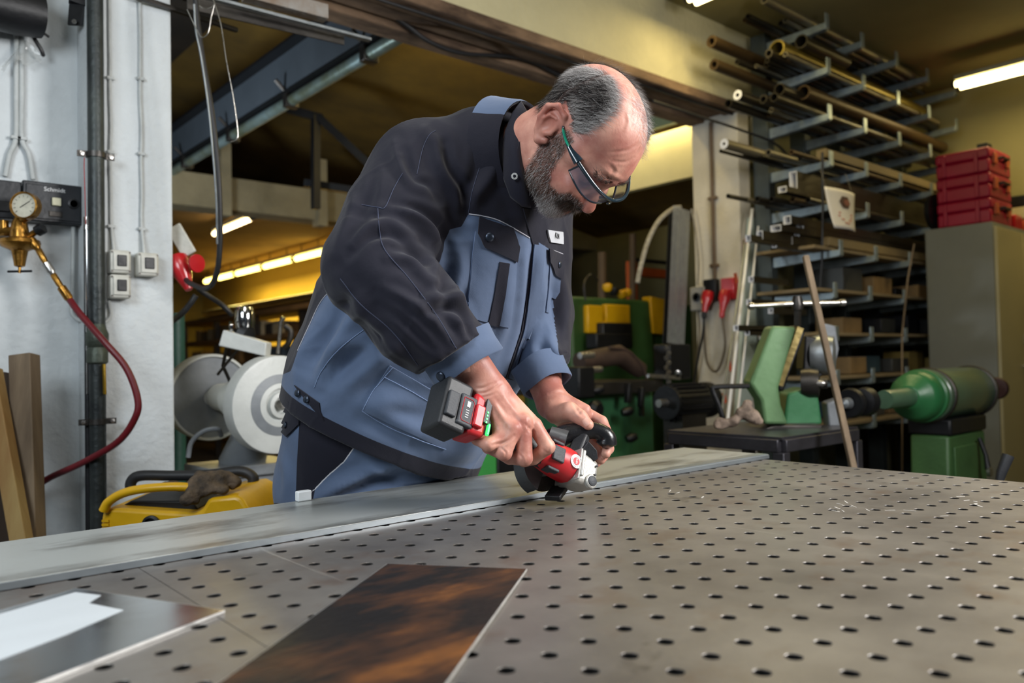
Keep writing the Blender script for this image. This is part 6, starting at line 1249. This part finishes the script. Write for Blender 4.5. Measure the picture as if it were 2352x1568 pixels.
# ------------------------------------------------------------------ long overhead cable in front of the rack
tag(MB().tube(bez([ony(x, y, 2.45) for x, y in ((1500, 232), (1600, 265), (1700, 298), (1780, 330), (1815, 370), (1832, 430), (1845, 500), (1848, 585))], 7), .007, 8).build('overhead_cable', M_blkrub), 'black cable swinging from the beam end across the rack and down', 'cable')
tag(MB().tube([onx(1889, 350, 4.15), onx(1890, 480, 4.15), onx(1888, 600, 4.15), onx(1884, 660, 4.15)], .007, 8).build('power_lead', M_blkrub), 'straight black cord hanging from the rack arm by the poster', 'cord')
# ------------------------------------------------------------------ cantilever rack
M_arm = mat('rack_arm_zinc', '9aa7ab', .4, .55, var=.25, scale=20, bump=.1); M_up = mat('rack_upright_grey', '4c5454', .5, .4, var=.3, scale=10)
rk = thing('cantilever_rack', (5.1, 2.5, 0), 'tall grey cantilever rack along the right wall holding long steel stock', 'rack')
ax_ = [4.2, 4.62, 5.08, 5.55, 6.02]; LV = [2.96, 2.71, 2.45, 2.19, 1.95, 1.69, 1.46, 1.22, .98, .72]
for x in ax_: MB().box((x - .035, 2.50, 0), (x + .035, 2.60, 3.02)).build('upright', M_up, rk, bevel=.004)
for i, x in enumerate(ax_):
    for j, z in enumerate(LV):
        y1 = 2.14 if j != 5 else 2.10
        mb = MB(); mb.prism([(x - .02, 2.50, z), (x - .02, 2.50, z - .06), (x - .02, y1, z - .035), (x - .02, y1, z)], (.04, 0, 0)); mb.box((x - .02, y1 - .008, z - .03), (x + .02, y1, z + .055)); mb.build('arm', M_arm, rk, bevel=.002)
M_st1 = mat('oily_round_tube', '4a453c', .35, .8, var=.4, scale=8, stretch=(.2, 1, 1)); M_st2 = mat('rusty_tube', '54422a', .5, .6, var=.4, scale=8, stretch=(.2, 1, 1)); M_st3 = mat('light_profile', '857d68', .4, .6, var=.3, scale=8, stretch=(.2, 1, 1))
M_bright = mat('bright_cut_profile', 'e8e8ea', .4, .1, var=.1, bump=0)
LN = {2.96: 'topmost', 2.71: 'second', 2.45: 'third', 2.19: 'fourth', 1.95: 'fifth', 1.69: 'sixth', 1.46: 'seventh', 1.22: 'eighth', .98: 'ninth'}
r_ = random.Random(11)
def rtube(y, z, r, x0, x1, lab, m, grp, wall=.25): o = MB().pipe((x0, y, z + r + .001), (x1, y, z + r + .001), r, r * (1 - wall), 16).build('round_tube', m); return tag(o, lab, 'tube', grp)
def rprof(y, z, w, h, x0, x1, lab, m, grp, t=.004):
    mb = MB(); A_ = [(y - w / 2, z), (y + w / 2, z), (y + w / 2, z + h), (y - w / 2, z + h)]; B_ = [(y - w / 2 + t, z + t), (y + w / 2 - t, z + t), (y + w / 2 - t, z + h - t), (y - w / 2 + t, z + h - t)]
    vs = [(x0, *p) for p in A_] + [(x0, *p) for p in B_] + [(x1, *p) for p in A_] + [(x1, *p) for p in B_]; fs = []
    for i in range(4):
        j = (i + 1) % 4; fs += [(i, j, 4 + j, 4 + i), (8 + i, 12 + i, 12 + j, 8 + j), (i, 8 + i, 8 + j, j), (4 + i, 4 + j, 12 + j, 12 + i)]
    mb.add(vs, fs); mb.m = [1, 0, 0, 1] * 4; return tag(mb.build('square_profile', [m, M_bright], None), lab, 'profile', grp)
for z in LV[:5]:
    grp = 'steel stock on the %s rack level' % LN[z]; y = 2.19 if z != 2.96 else 2.2; k_ = 0
    while y < 2.43:
        r = r_.choice([.012, .014, .018, .024, .016]); x0 = 4.2 - r_.uniform(.1, .55); x1 = 6.2 - r_.uniform(0, .5)
        if z == 2.45 and y > 2.4: x0 = 3.95
        rtube(y + r, z, r, x0, x1, '%s steel tube, %s from the arm tips on the %s rack level' % ('thin' if r < .015 else 'thick' if r > .02 else 'medium', NTH[k_], LN[z]), r_.choice([M_st1, M_st1, M_st2, M_st3]), grp, r_.choice([.2, .35])); y += 2 * r + r_.uniform(.004, .03); k_ += 1
# the stand-out big tubes
def bigtube(px_, py, yq, r, L, lab, m=M_st2, wall=.2): p_ = ony(px_, py, yq); mb = MB().pipe(p_, p_ + q([L, 0, 0]), r, r * (1 - wall), 28); mb.m = [0] * 28 + [1] * 28 + [0] * 28 + [1] * 28; o = mb.build('round_tube', [m, M_bright if wall > .5 else m]); tag(o, lab, 'tube')
bigtube(1784, 112, 2.26, .047, 1.9, 'large open ended tube high on the rack, brass coloured ring', mat('brassy_tube', '8a7a3a', .35, .8)); bigtube(1815, 130, 2.22, .022, 1.2, 'small tube directly below the large ring end'); bigtube(1840, 95, 2.20, .038, .5, 'thick short dark tube right of the large ring end', M_st1)
bigtube(1845, 212, 2.22, .040, 1.9, 'thick tube on the second level with its open end by the arm', M_st2); bigtube(1790, 205, 2.26, .033, .6, 'tilted medium tube end left of the thick one', M_st1)
bigtube(1694, 218, 2.36, .026, .9, 'bright tube end sticking out left at the third level', M_st1, .6); bigtube(1663, 330, 2.36, .026, .8, 'bright round end sticking out left at the fourth level', M_st3, .7); bigtube(1634, 95, 2.44, .032, 1.2, 'dark gold tube end near the beam lamp', M_st2, .45); bigtube(1640, 148, 2.44, .030, 1.2, 'dim gold tube end below the other on the beam side', M_st2, .45)
bigtube(1672, 450, 2.40, .012, .8, 'thin dark tube sticking out left above the square profiles', M_st1); bigtube(1655, 347, 2.38, .009, .6, 'thin rod under the bright round end', M_st1)
# square profiles bundle at the sixth level
for i, (x, y, w, h, lab) in enumerate(((1822, 415, .045, .1, 'tall bright rectangular profile end below the fourth arm'), (1797, 435, .05, .032, 'flat rectangular profile end beside the tall one'), (1718, 547, .030, .035, 'small white square profile end, leftmost of the bundle'), (1745, 540, .036, .045, 'square profile end second from the left in the bundle'), (1782, 524, .062, .034, 'wide tilted profile end in the bundle middle'), (1808, 505, .045, .045, 'square profile end at the top of the bundle'), (1812, 553, .040, .040, 'square profile end above the sixth arm'), (1778, 562, .028, .030, 'small square profile end low in the bundle'), (1830, 545, .03, .03, 'thin square profile at the right of the bundle'), (1838, 525, .04, .03, 'dark profile end right of the wide one'))):
    p_ = ony(x, y, 2.25); rprof(2.25, p_[2] - h / 2, w, h, p_[0] - .0, p_[0] + 1.8, lab, M_st1, 'square profiles on the rack')
for y_, z, w, h in ((2.22, 2.20, .06, .05), (2.3, 1.96, .09, .05), (2.22, 1.70, .06, .05)):
    tag(MB().box((4.25, y_ - w / 2, z + .03), (6.15, y_ + w / 2, z + .03 + h)).build('timber_beam', mat('dusty_timber', '8b7a58', .8, var=.25, scale=6, stretch=(.2, 1, 1)), None, bevel=.003), 'pale long timber on the %s rack level' % {2.20: 'fourth', 1.96: 'fifth', 1.70: 'sixth'}[z], 'timber')
# boards laid on the lower arms and boxes standing on them
for z in LV[5:]:
    o = MB().box((4.0, 2.142, z + .001), (6.15, 2.498, z + .019)).build('shelf_plank', mat('shelf_wood', '8b7a5c', .8, var=.3, scale=5, stretch=(.2, 1, 1)), None, bevel=.002); tag(o, 'pale plank lying across the arms at the %s rack level' % LN.get(z, 'lowest'), 'plank')
    x = 4.5 if z != 1.69 else 9; ib = 0
    while x < 6.0:
        w_ = r_.uniform(.08, .26); h_ = r_.uniform(.05, .15); m_ = r_.choice([M_card, mat('yellowish_box', 'a8904c', .8), mat('dark_teal_box', '2c4450', .7), M_dsteel, M_blackm, mat('steel_block', '5c5c58', .5, .6)])
        o = MB().box((x, 2.18 + r_.uniform(0, .08), z + .0235), (x + w_, 2.42, z + .0235 + h_)).build('stock_piece', m_, None, bevel=.004); tag(o, 'small stored box or block, %s from the pillar on the %s rack level' % (NTH[ib], LN.get(z, 'lowest')), 'box', 'boxes on the %s rack level' % LN.get(z, 'lowest')); x += w_ + r_.uniform(.02, .18); ib += 1
PLB = ['nearest the leaning bars, upper', 'right and upper', 'left and lower', 'right and lower', 'farthest left', 'topmost']
for i, (x, y) in enumerate(((1720, 700), (1770, 720), (1716, 770), (1750, 780), (1690, 760), (1725, 648))):
    p_ = ony(x, y, 2.3); rprof(2.3, p_[2], .03, .03, p_[0], p_[0] + .35, 'bright profile end above the green sander, %s of the six' % PLB[i], M_st1, 'low profile ends')
# leaning bright bars at the left of the rack
for i, (x0, y0, x1, y1, r) in enumerate(((1668, 990, 1728, 480, .009), (1690, 985, 1742, 520, .006), (1650, 1000, 1712, 560, .006))):
    tag(MB().cyl(ony(x0, y0, 2.35), ony(x1, y1, 2.55), r, 10).build('leaning_bar', M_bright if i < 2 else M_galv), ['thick bright bar leaning against the rack next to the pillar', 'thin bright bar leaning right of the thick one', 'thin zinc bar leaning left of the thick one'][i], 'bar')
pnl = thing('backing_board', ony(1705, 1000, 2.62), 'pale sage panel with orange spray marks leaning beside the right pillar', 'board')
(MB().prism([ony(1690, 1000, 2.62), ony(1720, 1000, 2.62), ony(1765, 500, 2.62), ony(1722, 500, 2.62)], (0, .02, 0)).build('panel_sheet', mat('pale_sage_panel', 'b2bfb5', .6, var=.1), pnl))
for i, (x, y) in enumerate(((1716, 560), (1676, 842), (1664, 915), (1690, 640))): (MB().prism([ony(x - 5, y - 12, 2.61), ony(x + 2, y - 14, 2.61), ony(x + 6, y + 8, 2.61), ony(x + 1, y + 12, 2.61)], (0, .002, 0)).build('paint_mark', M_spray, pnl))
# poster hanging on the rack
po = thing('poster', onx(1930, 480, 4.1), 'white curled poster with a dark hexagon and red print hanging on the rack', 'poster')
pp = [(1893, 435), (1900, 470), (1906, 500), (1915, 520), (1957, 532), (1960, 490), (1962, 450)]
c00, c10, c01, c11 = [ony(x, y, 2.08) for x, y in ((1893, 428), (1963, 446), (1908, 524), (1956, 534))]
mb = MB(); nn = 12; G = [[(c00 * (1 - u) + c10 * u) * (1 - v) + (c01 * (1 - u) + c11 * u) * v + q([0, -.02 * math.sin(u * 3.1) - .02 * v * v, 0]) for u in np.linspace(0, 1, nn)] for v in np.linspace(0, 1, nn)]
mb.add([p for r in G for p in r], [(i * nn + j, i * nn + j + 1, (i + 1) * nn + j + 1, (i + 1) * nn + j) for i in range(nn - 1) for j in range(nn - 1)])
MB().tube([c00 + q([.02, .0, -.01]), c00 + q([.02, .03, .10])], .0015, 6).tube([c10 + q([-.02, .0, -.01]), c10 + q([-.02, .04, .12])], .0015, 6).build('hanging_wire', M_dsteel, po)
pm = mb.build('sheet', mat('poster_paper', 'd9d3c8', .6, var=.05, bump=0), po, smooth=80); sm = pm.modifiers.new('t', 'SOLIDIFY'); sm.thickness = .0012
def pq(u, v, o_=.004): return (c00 * (1 - u) + c10 * u) * (1 - v) + (c01 * (1 - u) + c11 * u) * v + q([0, -.02 * math.sin(u * 3.1) - .02 * v * v - o_, 0])
MB().prism([pq(.52 + .2 * math.cos(a), .32 + .17 * math.sin(a)) for a in np.radians([0, 60, 120, 180, 240, 300])], (0, -.0008, 0)).build('hexagon_print', mat('brown_print', '4a2c2a', .6, bump=0), po)
MB().prism([pq(.56 + .12 * math.cos(a), .32 + .09 * math.sin(a), .006) for a in np.radians([0, 60, 120, 180, 240, 300])], (0, -.0008, 0)).build('hexagon_print', mat('brown_print2', '8a4a3c', .6, bump=0), po)
for i, (u0, u1, v) in enumerate(((.25, .8, .58), (.22, .78, .66), (.3, .72, .74), (.4, .6, .82))): MB().prism([pq(u0, v), pq(u1, v + .01), pq(u1, v + .045), pq(u0, v + .035)], (0, -.0006, 0)).build('red_line', mat('pale_red_print', 'cf7c62', .6, bump=0), po)
# ------------------------------------------------------------------ bench, green sander, lever, rags, stick
bn = thing('steel_bench', (2.5, 1.56, 0), 'dark square tube bench carrying the green belt sander', 'bench')
BX0, BX1, BY0, BY1, BZ_ = 2.275, 2.76, 1.35, 1.78, .85; M_bn = mat('dark_square_tube', '4b4a50', .4, .7, var=.25, scale=12, bump=.1)
for a_, b_ in (((BX0, BY0), (BX1, BY0)), ((BX0, BY1), (BX1, BY1)), ((BX0, BY0), (BX0, BY1)), ((BX1, BY0), (BX1, BY1))): MB().bar((*a_, BZ_ - .02), (*b_, BZ_ - .02), .04, .04).build('frame_tube', M_bn, bn, bevel=.003)
for x in (BX0, BX1):
    for y in (BY0, BY1): MB().bar((x, y, 0), (x, y, BZ_ - .04), .04, .04).build('leg', M_bn, bn, bevel=.003)
MB().box((BX0 - .01, BY0 - .01, BZ_), (BX1 + .01, BY1 + .01, BZ_ + .008)).build('bench_top', M_bn, bn)
MB().box((BX0, BY0, .3), (BX1, BY1, .315)).build('lower_shelf', M_dsteel, bn)
sd = thing('belt_sander', (2.62, 1.55, BZ_ + .01), 'light green belt sander with slanted belt guard standing on the bench', 'sander')
SP = lambda x, y, Z=2.86: A(x, y, Z)
def spr(pts, Z, th, name, m, bev=.006): return MB().prism([SP(x, y, Z) for x, y in pts], CF * th).build(name, m, sd, bevel=bev)
spr([(1775, 748), (1830, 750), (1790, 890), (1795, 930), (1812, 975), (1755, 975), (1748, 920), (1722, 880), (1736, 850)], 2.78, .10, 'belt_guard', M_lgr, .012)
spr([(1835, 745), (1850, 765), (1810, 870), (1800, 900), (1786, 895), (1790, 870)], 2.82, .10, 'guard_edge', M_blackm)
MB().bar(SP(1838, 752, 2.8), SP(1790, 885, 2.8), .022, .012, -CF).build('brass_strip', mat('old_brass_strip', '9c8a55', .4, .6), sd)
spr([(1810, 905), (1850, 890), (1880, 905), (1890, 975), (1800, 978)], 2.86, .12, 'foot_casting', M_gr, .01)
MB().lathe([(.01, -.03), (.05, -.03), (.055, 0), (.05, .03), (.02, .035), (.018, .06), (0, .06)], SP(1860, 880, 2.88), RT - CF * .4, 28).build('drive_wheel', M_dsteel, sd); MB().lathe([(.012, 0), (.012, .03), (.006, .04)], SP(1868, 880, 2.84), RT - CF * .5, 12).build('axle_nut', M_steel, sd)
MB().lathe([(.01, -.04), (.070, -.04), (.078, 0), (.070, .04), (.03, .045), (0, .045)], SP(1890, 815, 2.98), RT - CF * .5, 32).build('belt_roller', M_galv, sd)
spr([(1850, 770), (1895, 780), (1905, 850), (1880, 870), (1845, 850)], 2.95, .08, 'back_plate', M_blackm)
spr([(1885, 740), (1920, 748), (1928, 800), (1922, 830), (1900, 790)], 2.98, .05, 'belt_shroud', M_wg2)
spr([(1780, 975), (1890, 975), (1890, 990), (1740, 990)], 2.80, .2, 'base_plate', M_dsteel)
spr([(1900, 925), (1930, 915), (1938, 978), (1905, 980)], 2.9, .06, 'grey_motor_cap', M_wg2)
MB().bar(SP(1832, 748, 2.86), SP(1832, 690, 2.86), .018, .018).build('screw_post', M_dsteel, sd); MB().lathe([(.018, 0), (.022, .02), (.015, .05), (0, .05)], SP(1832, 712, 2.86), UP, 14).build('clamp_nut', M_dsteel, sd)
lv = MB().tube([SP(1726, 703, 2.86), SP(1830, 697, 2.86), SP(1935, 695, 2.86)], [.008, .009, .008], 10).build('cross_bar', M_steel, sd)
for x, y in ((1726, 703), (1935, 695)): MB().lathe([(.004, -.014), (.013, -.008), (.013, .008), (.004, .014)], SP(x, y, 2.86), RT, 14).build('ball_end', M_steel, sd)
hb = thing('bent_handle_bar', A(1660, 940, 2.7), 'black bent iron lever rising beside the motor at the bench end', 'lever'); MB().tube(bez([A(*c_) for c_ in [(1665, 975, 2.7), (1650, 930, 2.7), (1636, 895, 2.7), (1645, 888, 2.7), (1720, 886, 2.7)]], 5), .009, 8).build('rod', M_blackm, hb)
rgz = Grid(A(1690, 960, 2.66) - q([.16, .16, .09]), A(1690, 960, 2.66) + q([.16, .16, .09]), .005)
for x, y, r in ((1660, 970, .018), (1685, 965, .022), (1705, 945, .026), (1725, 955, .024), (1650, 978, .014), (1715, 925, .018), (1740, 968, .018)): rgz.ell(A(x, y, 2.64), (r, r, r * .8), None, .02)
wP, wF = rgz.mesh(); wP = wP + normals(wP, wF) * (surf_noise(wP, 90, 21) * .005)[:, None]
o = make_obj('shop_rag', wP, wF, mat('stained_rag', 'a89484', .9, col2='55483e', scale=20, bump=.4), None, None, loc=(float(wP[:, 0].mean()), float(wP[:, 1].mean()), float(wP[:, 2].min()))); tag(o, 'crumpled stained rag lying on the bench beside the sander', 'rag')
tag(MB().bar(A(1850, 588, 2.75), A(1968, 1110, 2.45), .020, .020, -CF).build('wooden_stick', M_wood2, None, bevel=.003), 'long wooden stick leaning in front of the belt sander', 'stick')
tag(MB().tube([A(2100, 560, 4.6), A(2085, 640, 4.6), A(2072, 770, 4.5), q([*A(2060, 900, 4.45)[:2], 0])], .005, 8).build('thin_cane', M_wood2), 'thin cane leaning beside the grey cabinet', 'cane')
# ------------------------------------------------------------------ polishing machine
po_ = thing('polishing_machine', (3.3, 1.45, 0), 'dark green polishing machine with discs on both shaft ends, on a green stand', 'polisher')
a_ = A(1958, 925, 2.95); yP = a_[1]; zP = a_[2]; X = lambda px_: ony(px_, 900, yP)[0]
M_pg = mat('polisher_green', '4a6650', .32, var=.25, scale=7, bump=.05, coat=.3)
axx = q([1., 0, 0]); P0 = q([0, yP, zP])
def ring(px0, prof, name, m, n=36): MB().lathe(prof, P0 + axx * X(px0), axx, n).build(name, m, po_)
ring(1955, [(.01, -.02), (.05, -.02), (.056, 0), (.05, .015), (0, .02)], 'polishing_disc', M_blackm); ring(1950, [(.004, -.05), (.018, -.04), (.022, -.01), (0, 0)], 'arbor_tip', M_galv); ring(1975, [(.02, 0), (.050, .01), (.055, .05), (.03, .08), (.03, .10)], 'disc_flange', M_blackm)
L1 = X(2110) - X(2030); ring(2030, [(.036, 0), (.038, .01), (.040, L1), (.04, L1 + .01)], 'shaft_tube', M_pg)
L2 = X(2235) - X(2120); ring(2085, [(.042, 0), (.05, .004), (.06, .02), (.088, .034), (.098, .05), (.104, .075), (.104, .11), (.112, .115), (.112, .135), (.10, .14)], 'bell_housing', mat('bright_polisher_green', '2b6a3e', .35, var=.15, bump=.05)); ring(2120, [(.10, 0), (.112, .01), (.112, L2 - .02), (.106, L2)], 'motor_shell', M_pg); ring(2128, [(.112, 0), (.118, .004), (.118, .02), (.112, .024)], 'motor_band', M_dsteel); ring(2225, [(.112, 0), (.120, .004), (.120, .02), (.09, .05), (.04, .08), (.025, .14), (.0, .14)], 'end_cover', M_dsteel)
ring(2290, [(.01, -.02), (.05, -.015), (.055, 0), (.05, .015), (0, .02)], 'polishing_disc', mat('dark_red_disc', '3a1e20', .6)); ring(2272, [(.0, -.0), (.022, .0), (.022, .05), (0, .05)], 'arbor_nut', M_steel)
xa, xb = X(2130), X(2215); MB().box((xa, yP - .09, zP - .17), (xb, yP + .09, zP - .10)).build('saddle', M_blackm, po_, bevel=.01)
MB().prism([(xa + .0, yP - .08, zP - .17), (xb, yP - .08, zP - .17), (xb + .05, yP - .08, 0), (xa - .03, yP - .08, 0)], (0, .16, 0)).build('stand', mat('stand_green', '456b3c', .5, var=.3, scale=6), po_, bevel=.012)
MB().box((xa + .04, yP - .088, zP - .42), (xb - .03, yP - .08, zP - .22)).build('stand_door', MATS['stand_green'], po_, bevel=.004)
lx = X(2190); MB().tube([(lx, yP - .10, zP - .20), (lx - .02, yP - .13, zP - .27), (lx - .03, yP - .14, zP - .33)], [.010, .009, .013], 10).build('hand_lever', M_blackm, po_); MB().lathe([(.02, 0), (.022, .012), (0, .015)], (lx - .03, yP - .14, zP - .34), (0, -1, 0), 16).build('lever_knob', M_steel, po_)
for i in range(4): MB().lathe([(.008, 0), (.008, .01), (0, .012)], P0 + axx * (X(2100) + .06) + q([0, -.09 * math.cos(i * .8), .09 * math.sin(i * .8)]), q([-1, 0, 0]), 6).build('bolt', M_steel, po_)
# dark items under the bench and stand
for i, (x0, x1, z, m, nm) in enumerate(((2.85, 3.3, .62, M_card, 'low cardboard box on the floor between bench and polisher'), (3.4, 3.7, .5, mat('navy_bin', '1f3350', .6), 'dark blue bin standing behind the stick'), (2.4, 2.7, .28, M_dsteel, 'dark toolbox under the steel bench'))): tag(MB().box((x0, 1.75 if i < 2 else 1.4, 0), (x1, 2.05 if i < 2 else 1.7, z)).build('storage_box', m, None, bevel=.01), nm, 'box')
# ------------------------------------------------------------------ cabinet, red cases, small lever
M_cab = mat('grey_cabinet_enamel', '82847c', .38, var=.12, scale=3, bump=.04); M_cabf = mat('beige_cabinet_door', 'b5ab84', .35, var=.12, scale=3, bump=.04)
cx0 = 5.30; cy0, cy1 = 1.68, 2.09; cbn = thing('metal_cabinet', (5.75, 1.9, 0), 'tall grey metal cabinet with beige doors at the right edge', 'cabinet')
zt = 1.90; MB().box((cx0, cy0 + .02, .02), (6.22, cy1, zt)).build('body', M_cab, cbn, bevel=.004)
for i in range(2): d = MB().box((cx0 + .004 + .46 * i, cy0, .05), (cx0 + .458 + .46 * i, cy0 + .019, zt - .03)).build('door', M_cabf, cbn, bevel=.003)
MB().lathe([(.012, 0), (.014, .01), (.009, .02), (.016, .035), (0, .04)], (cx0 + .40, cy0, 1.02), (0, -1, 0), 16).build('door_knob', M_steel, cbn)
MB().box((cx0 + .40, cy0 - .006, 1.16), (cx0 + .44, cy0, 1.22)).build('lock_plate', M_cabf, cbn, bevel=.002)
M_rc = mat('red_case_plastic', '9c1034', .42, var=.12, scale=12, bump=.05)
rz0 = zt
for k_ in range(3):
    t = thing('red_tool_case', (5.45, 1.93, rz0), ['red plastic tool case at the bottom of the stack on the cabinet', 'red plastic tool case in the middle of the stack on the cabinet', 'red plastic tool case on top of the stack on the cabinet'][k_], 'tool case', 'red tool cases on the cabinet')
    h_ = .155; x0, x1, y0, y1 = cx0 + .02, cx0 + .40, 1.715, 2.02
    MB().box((x0, y0, rz0 + .001), (x1, y1, rz0 + h_ * .55)).build('base', M_rc, t, bevel=.012); MB().box((x0 - .003, y0 - .003, rz0 + h_ * .56), (x1, y1 + .003, rz0 + h_ - .001)).build('lid', M_rc, t, bevel=.014)
    for yy_ in (y0 + .07, y1 - .05): MB().box((x0 - .010, yy_ - .012, rz0 + .006), (x0 + .001, yy_ + .012, rz0 + h_ - .01)).build('rib', M_rc, t, bevel=.004)
    MB().box((x0 + .05, y0 - .018, rz0 + h_ * .35), (x0 + .10, y0 - .001, rz0 + h_ * .8)).build('latch', mat('orange_latch', 'b8552c', .5), t, bevel=.004); MB().box((x0 + .26, y0 - .018, rz0 + h_ * .35), (x0 + .31, y0 - .001, rz0 + h_ * .8)).build('latch', MATS['orange_latch'], t, bevel=.004)
    MB().tube([(x0 + .12, y0 - .002, rz0 + h_ * .6), (x0 + .13, y0 - .035, rz0 + h_ * .62), (x0 + .23, y0 - .035, rz0 + h_ * .62), (x0 + .24, y0 - .002, rz0 + h_ * .6)], .009, 8).build('handle', M_blackm, t)
    rz0 += h_
tag(MB().box((cx0 + .05, 1.73, rz0), (cx0 + .13, 1.79, rz0 + .03)).build('black_block', M_blackm, None, bevel=.004), 'small black block on top of the red case stack', 'block')
tag(MB().lathe([(.05, 0), (.11, .005), (.115, .035), (.05, .04)], (cx0 + .06, 2.075, 2.017), (0, -1, 0), 28).build('black_disc', M_blackm), 'round black disc standing behind the red cases', 'disc')
for i, (x, m, lab) in enumerate(((5.85, M_redp2, 'dark red tool lying on the cabinet top at the picture edge'), (6.02, mat('orange_case', 'b8451c', .5), 'orange case on the cabinet top at the far right'))): tag(MB().box((x - .08, 1.72, zt), (x + .07, 1.95, zt + .10 - .02 * i)).build('power_tool_case', m, None, bevel=.012), lab, 'case')
for i, (z, l_) in enumerate(((2.12, 1.0),)): tag(MB().bar((EX - .06, .9, z + .02), (EX - .06, 2.3, z + .02), .09, .08).build('wall_tools', M_blackm, None, bevel=.01), 'dark box lying on the wall ledge at the right', 'box')
lv = thing('clamp_lever', A(2300, 1090, 2.1), 'black lever sticking up behind the table at the right edge', 'lever')
MB().tube([A(2288, 1135, 2.1), A(2300, 1085, 2.1), A(2316, 1045, 2.1)], [.006, .013, .015], 12).build('grip', M_blkp, lv); MB().cyl(A(2284, 1160, 2.1), q([*A(2284, 1160, 2.1)[:2], 0]), .012, 10).build('rod', M_dsteel, lv)
# ------------------------------------------------------------------ sub-parts: hang small pieces on the part they belong to
SUBS = {'rocker': ['cover'], 'screw': ['cover'], 'bolt': ['clamp', 'drop_plate', 'bell_housing'], 'door_knob': ['door'], 'lock_plate': ['door'], 'push_button': ['front_plate'], 'key_switch': ['front_plate'], 'socket_slot': ['front_plate'],
        'lettering': ['front_plate'], 'dial_mark': ['gauge_dial'], 'needle': ['gauge_dial'], 'cooling_fin': ['shell'], 'lever_knob': ['hand_lever'], 'stand_door': ['stand'], 'hexagon_print': ['sheet'], 'red_line': ['sheet'], 'ball_end': ['cross_bar'],
        'label_line': ['label_plate'], 'axle_nut': ['drive_wheel'], 'outlet_knob': ['outlet'], 'inlet_valve': ['inlet'], 'cable_gland': ['plug_body'], 'handle': ['lid'], 'latch': ['lid'], 'indicator_light': ['display_strip'], 'lens_rim': ['lens'], 'temple_inlay': ['temple'],
        'face_ring': ['wheel_housing'], 'axle_end': ['wheel_housing'], 'grey_face': ['wheel_housing'], 'motor_band': ['motor_drum', 'motor_shell'], 'tube_cap': ['tube'], 'rod_head': ['rod'], 'spindle_neck': ['gear_head'], 'wheel_nut': ['grinding_wheel'], 'arbor_nut': ['polishing_disc'],
        'sleeve_cuff': ['jacket'], 'collar': ['jacket'], 'collar_front': ['jacket'], 'chest_pocket': ['jacket'], 'pocket_flap': ['jacket'], 'pen_pocket': ['jacket'], 'hip_pocket': ['jacket'], 'waist_tab': ['jacket'], 'name_tag': ['jacket'], 'name_lettering': ['jacket'],
        'snap_button': ['jacket'], 'snap_eyelet': ['jacket'], 'zip_placket': ['jacket'], 'piping': ['jacket'], 'seam': ['jacket'], 'trouser_pocket_flap': ['trousers'], 'chalk_mark': ['table_panel']}
def bcen(o): return sum((Vector(c) for c in o.bound_box), Vector()) / 8
for root in [o for o in bpy.data.objects if o.parent is None and o.children]:
    kids = list(root.children); byn = {}
    for k_ in kids: byn.setdefault(k_.name.split('.')[0], []).append(k_)
    for k_ in kids:
        want = SUBS.get(k_.name.split('.')[0])
        if not want or k_.children: continue
        cand = [c for w_ in want for c in byn.get(w_, [])]
        if cand:
            c = min(cand, key=lambda c: (bcen(c) - bcen(k_)).length); k_.parent = c; k_.matrix_parent_inverse = Matrix.Identity(4)
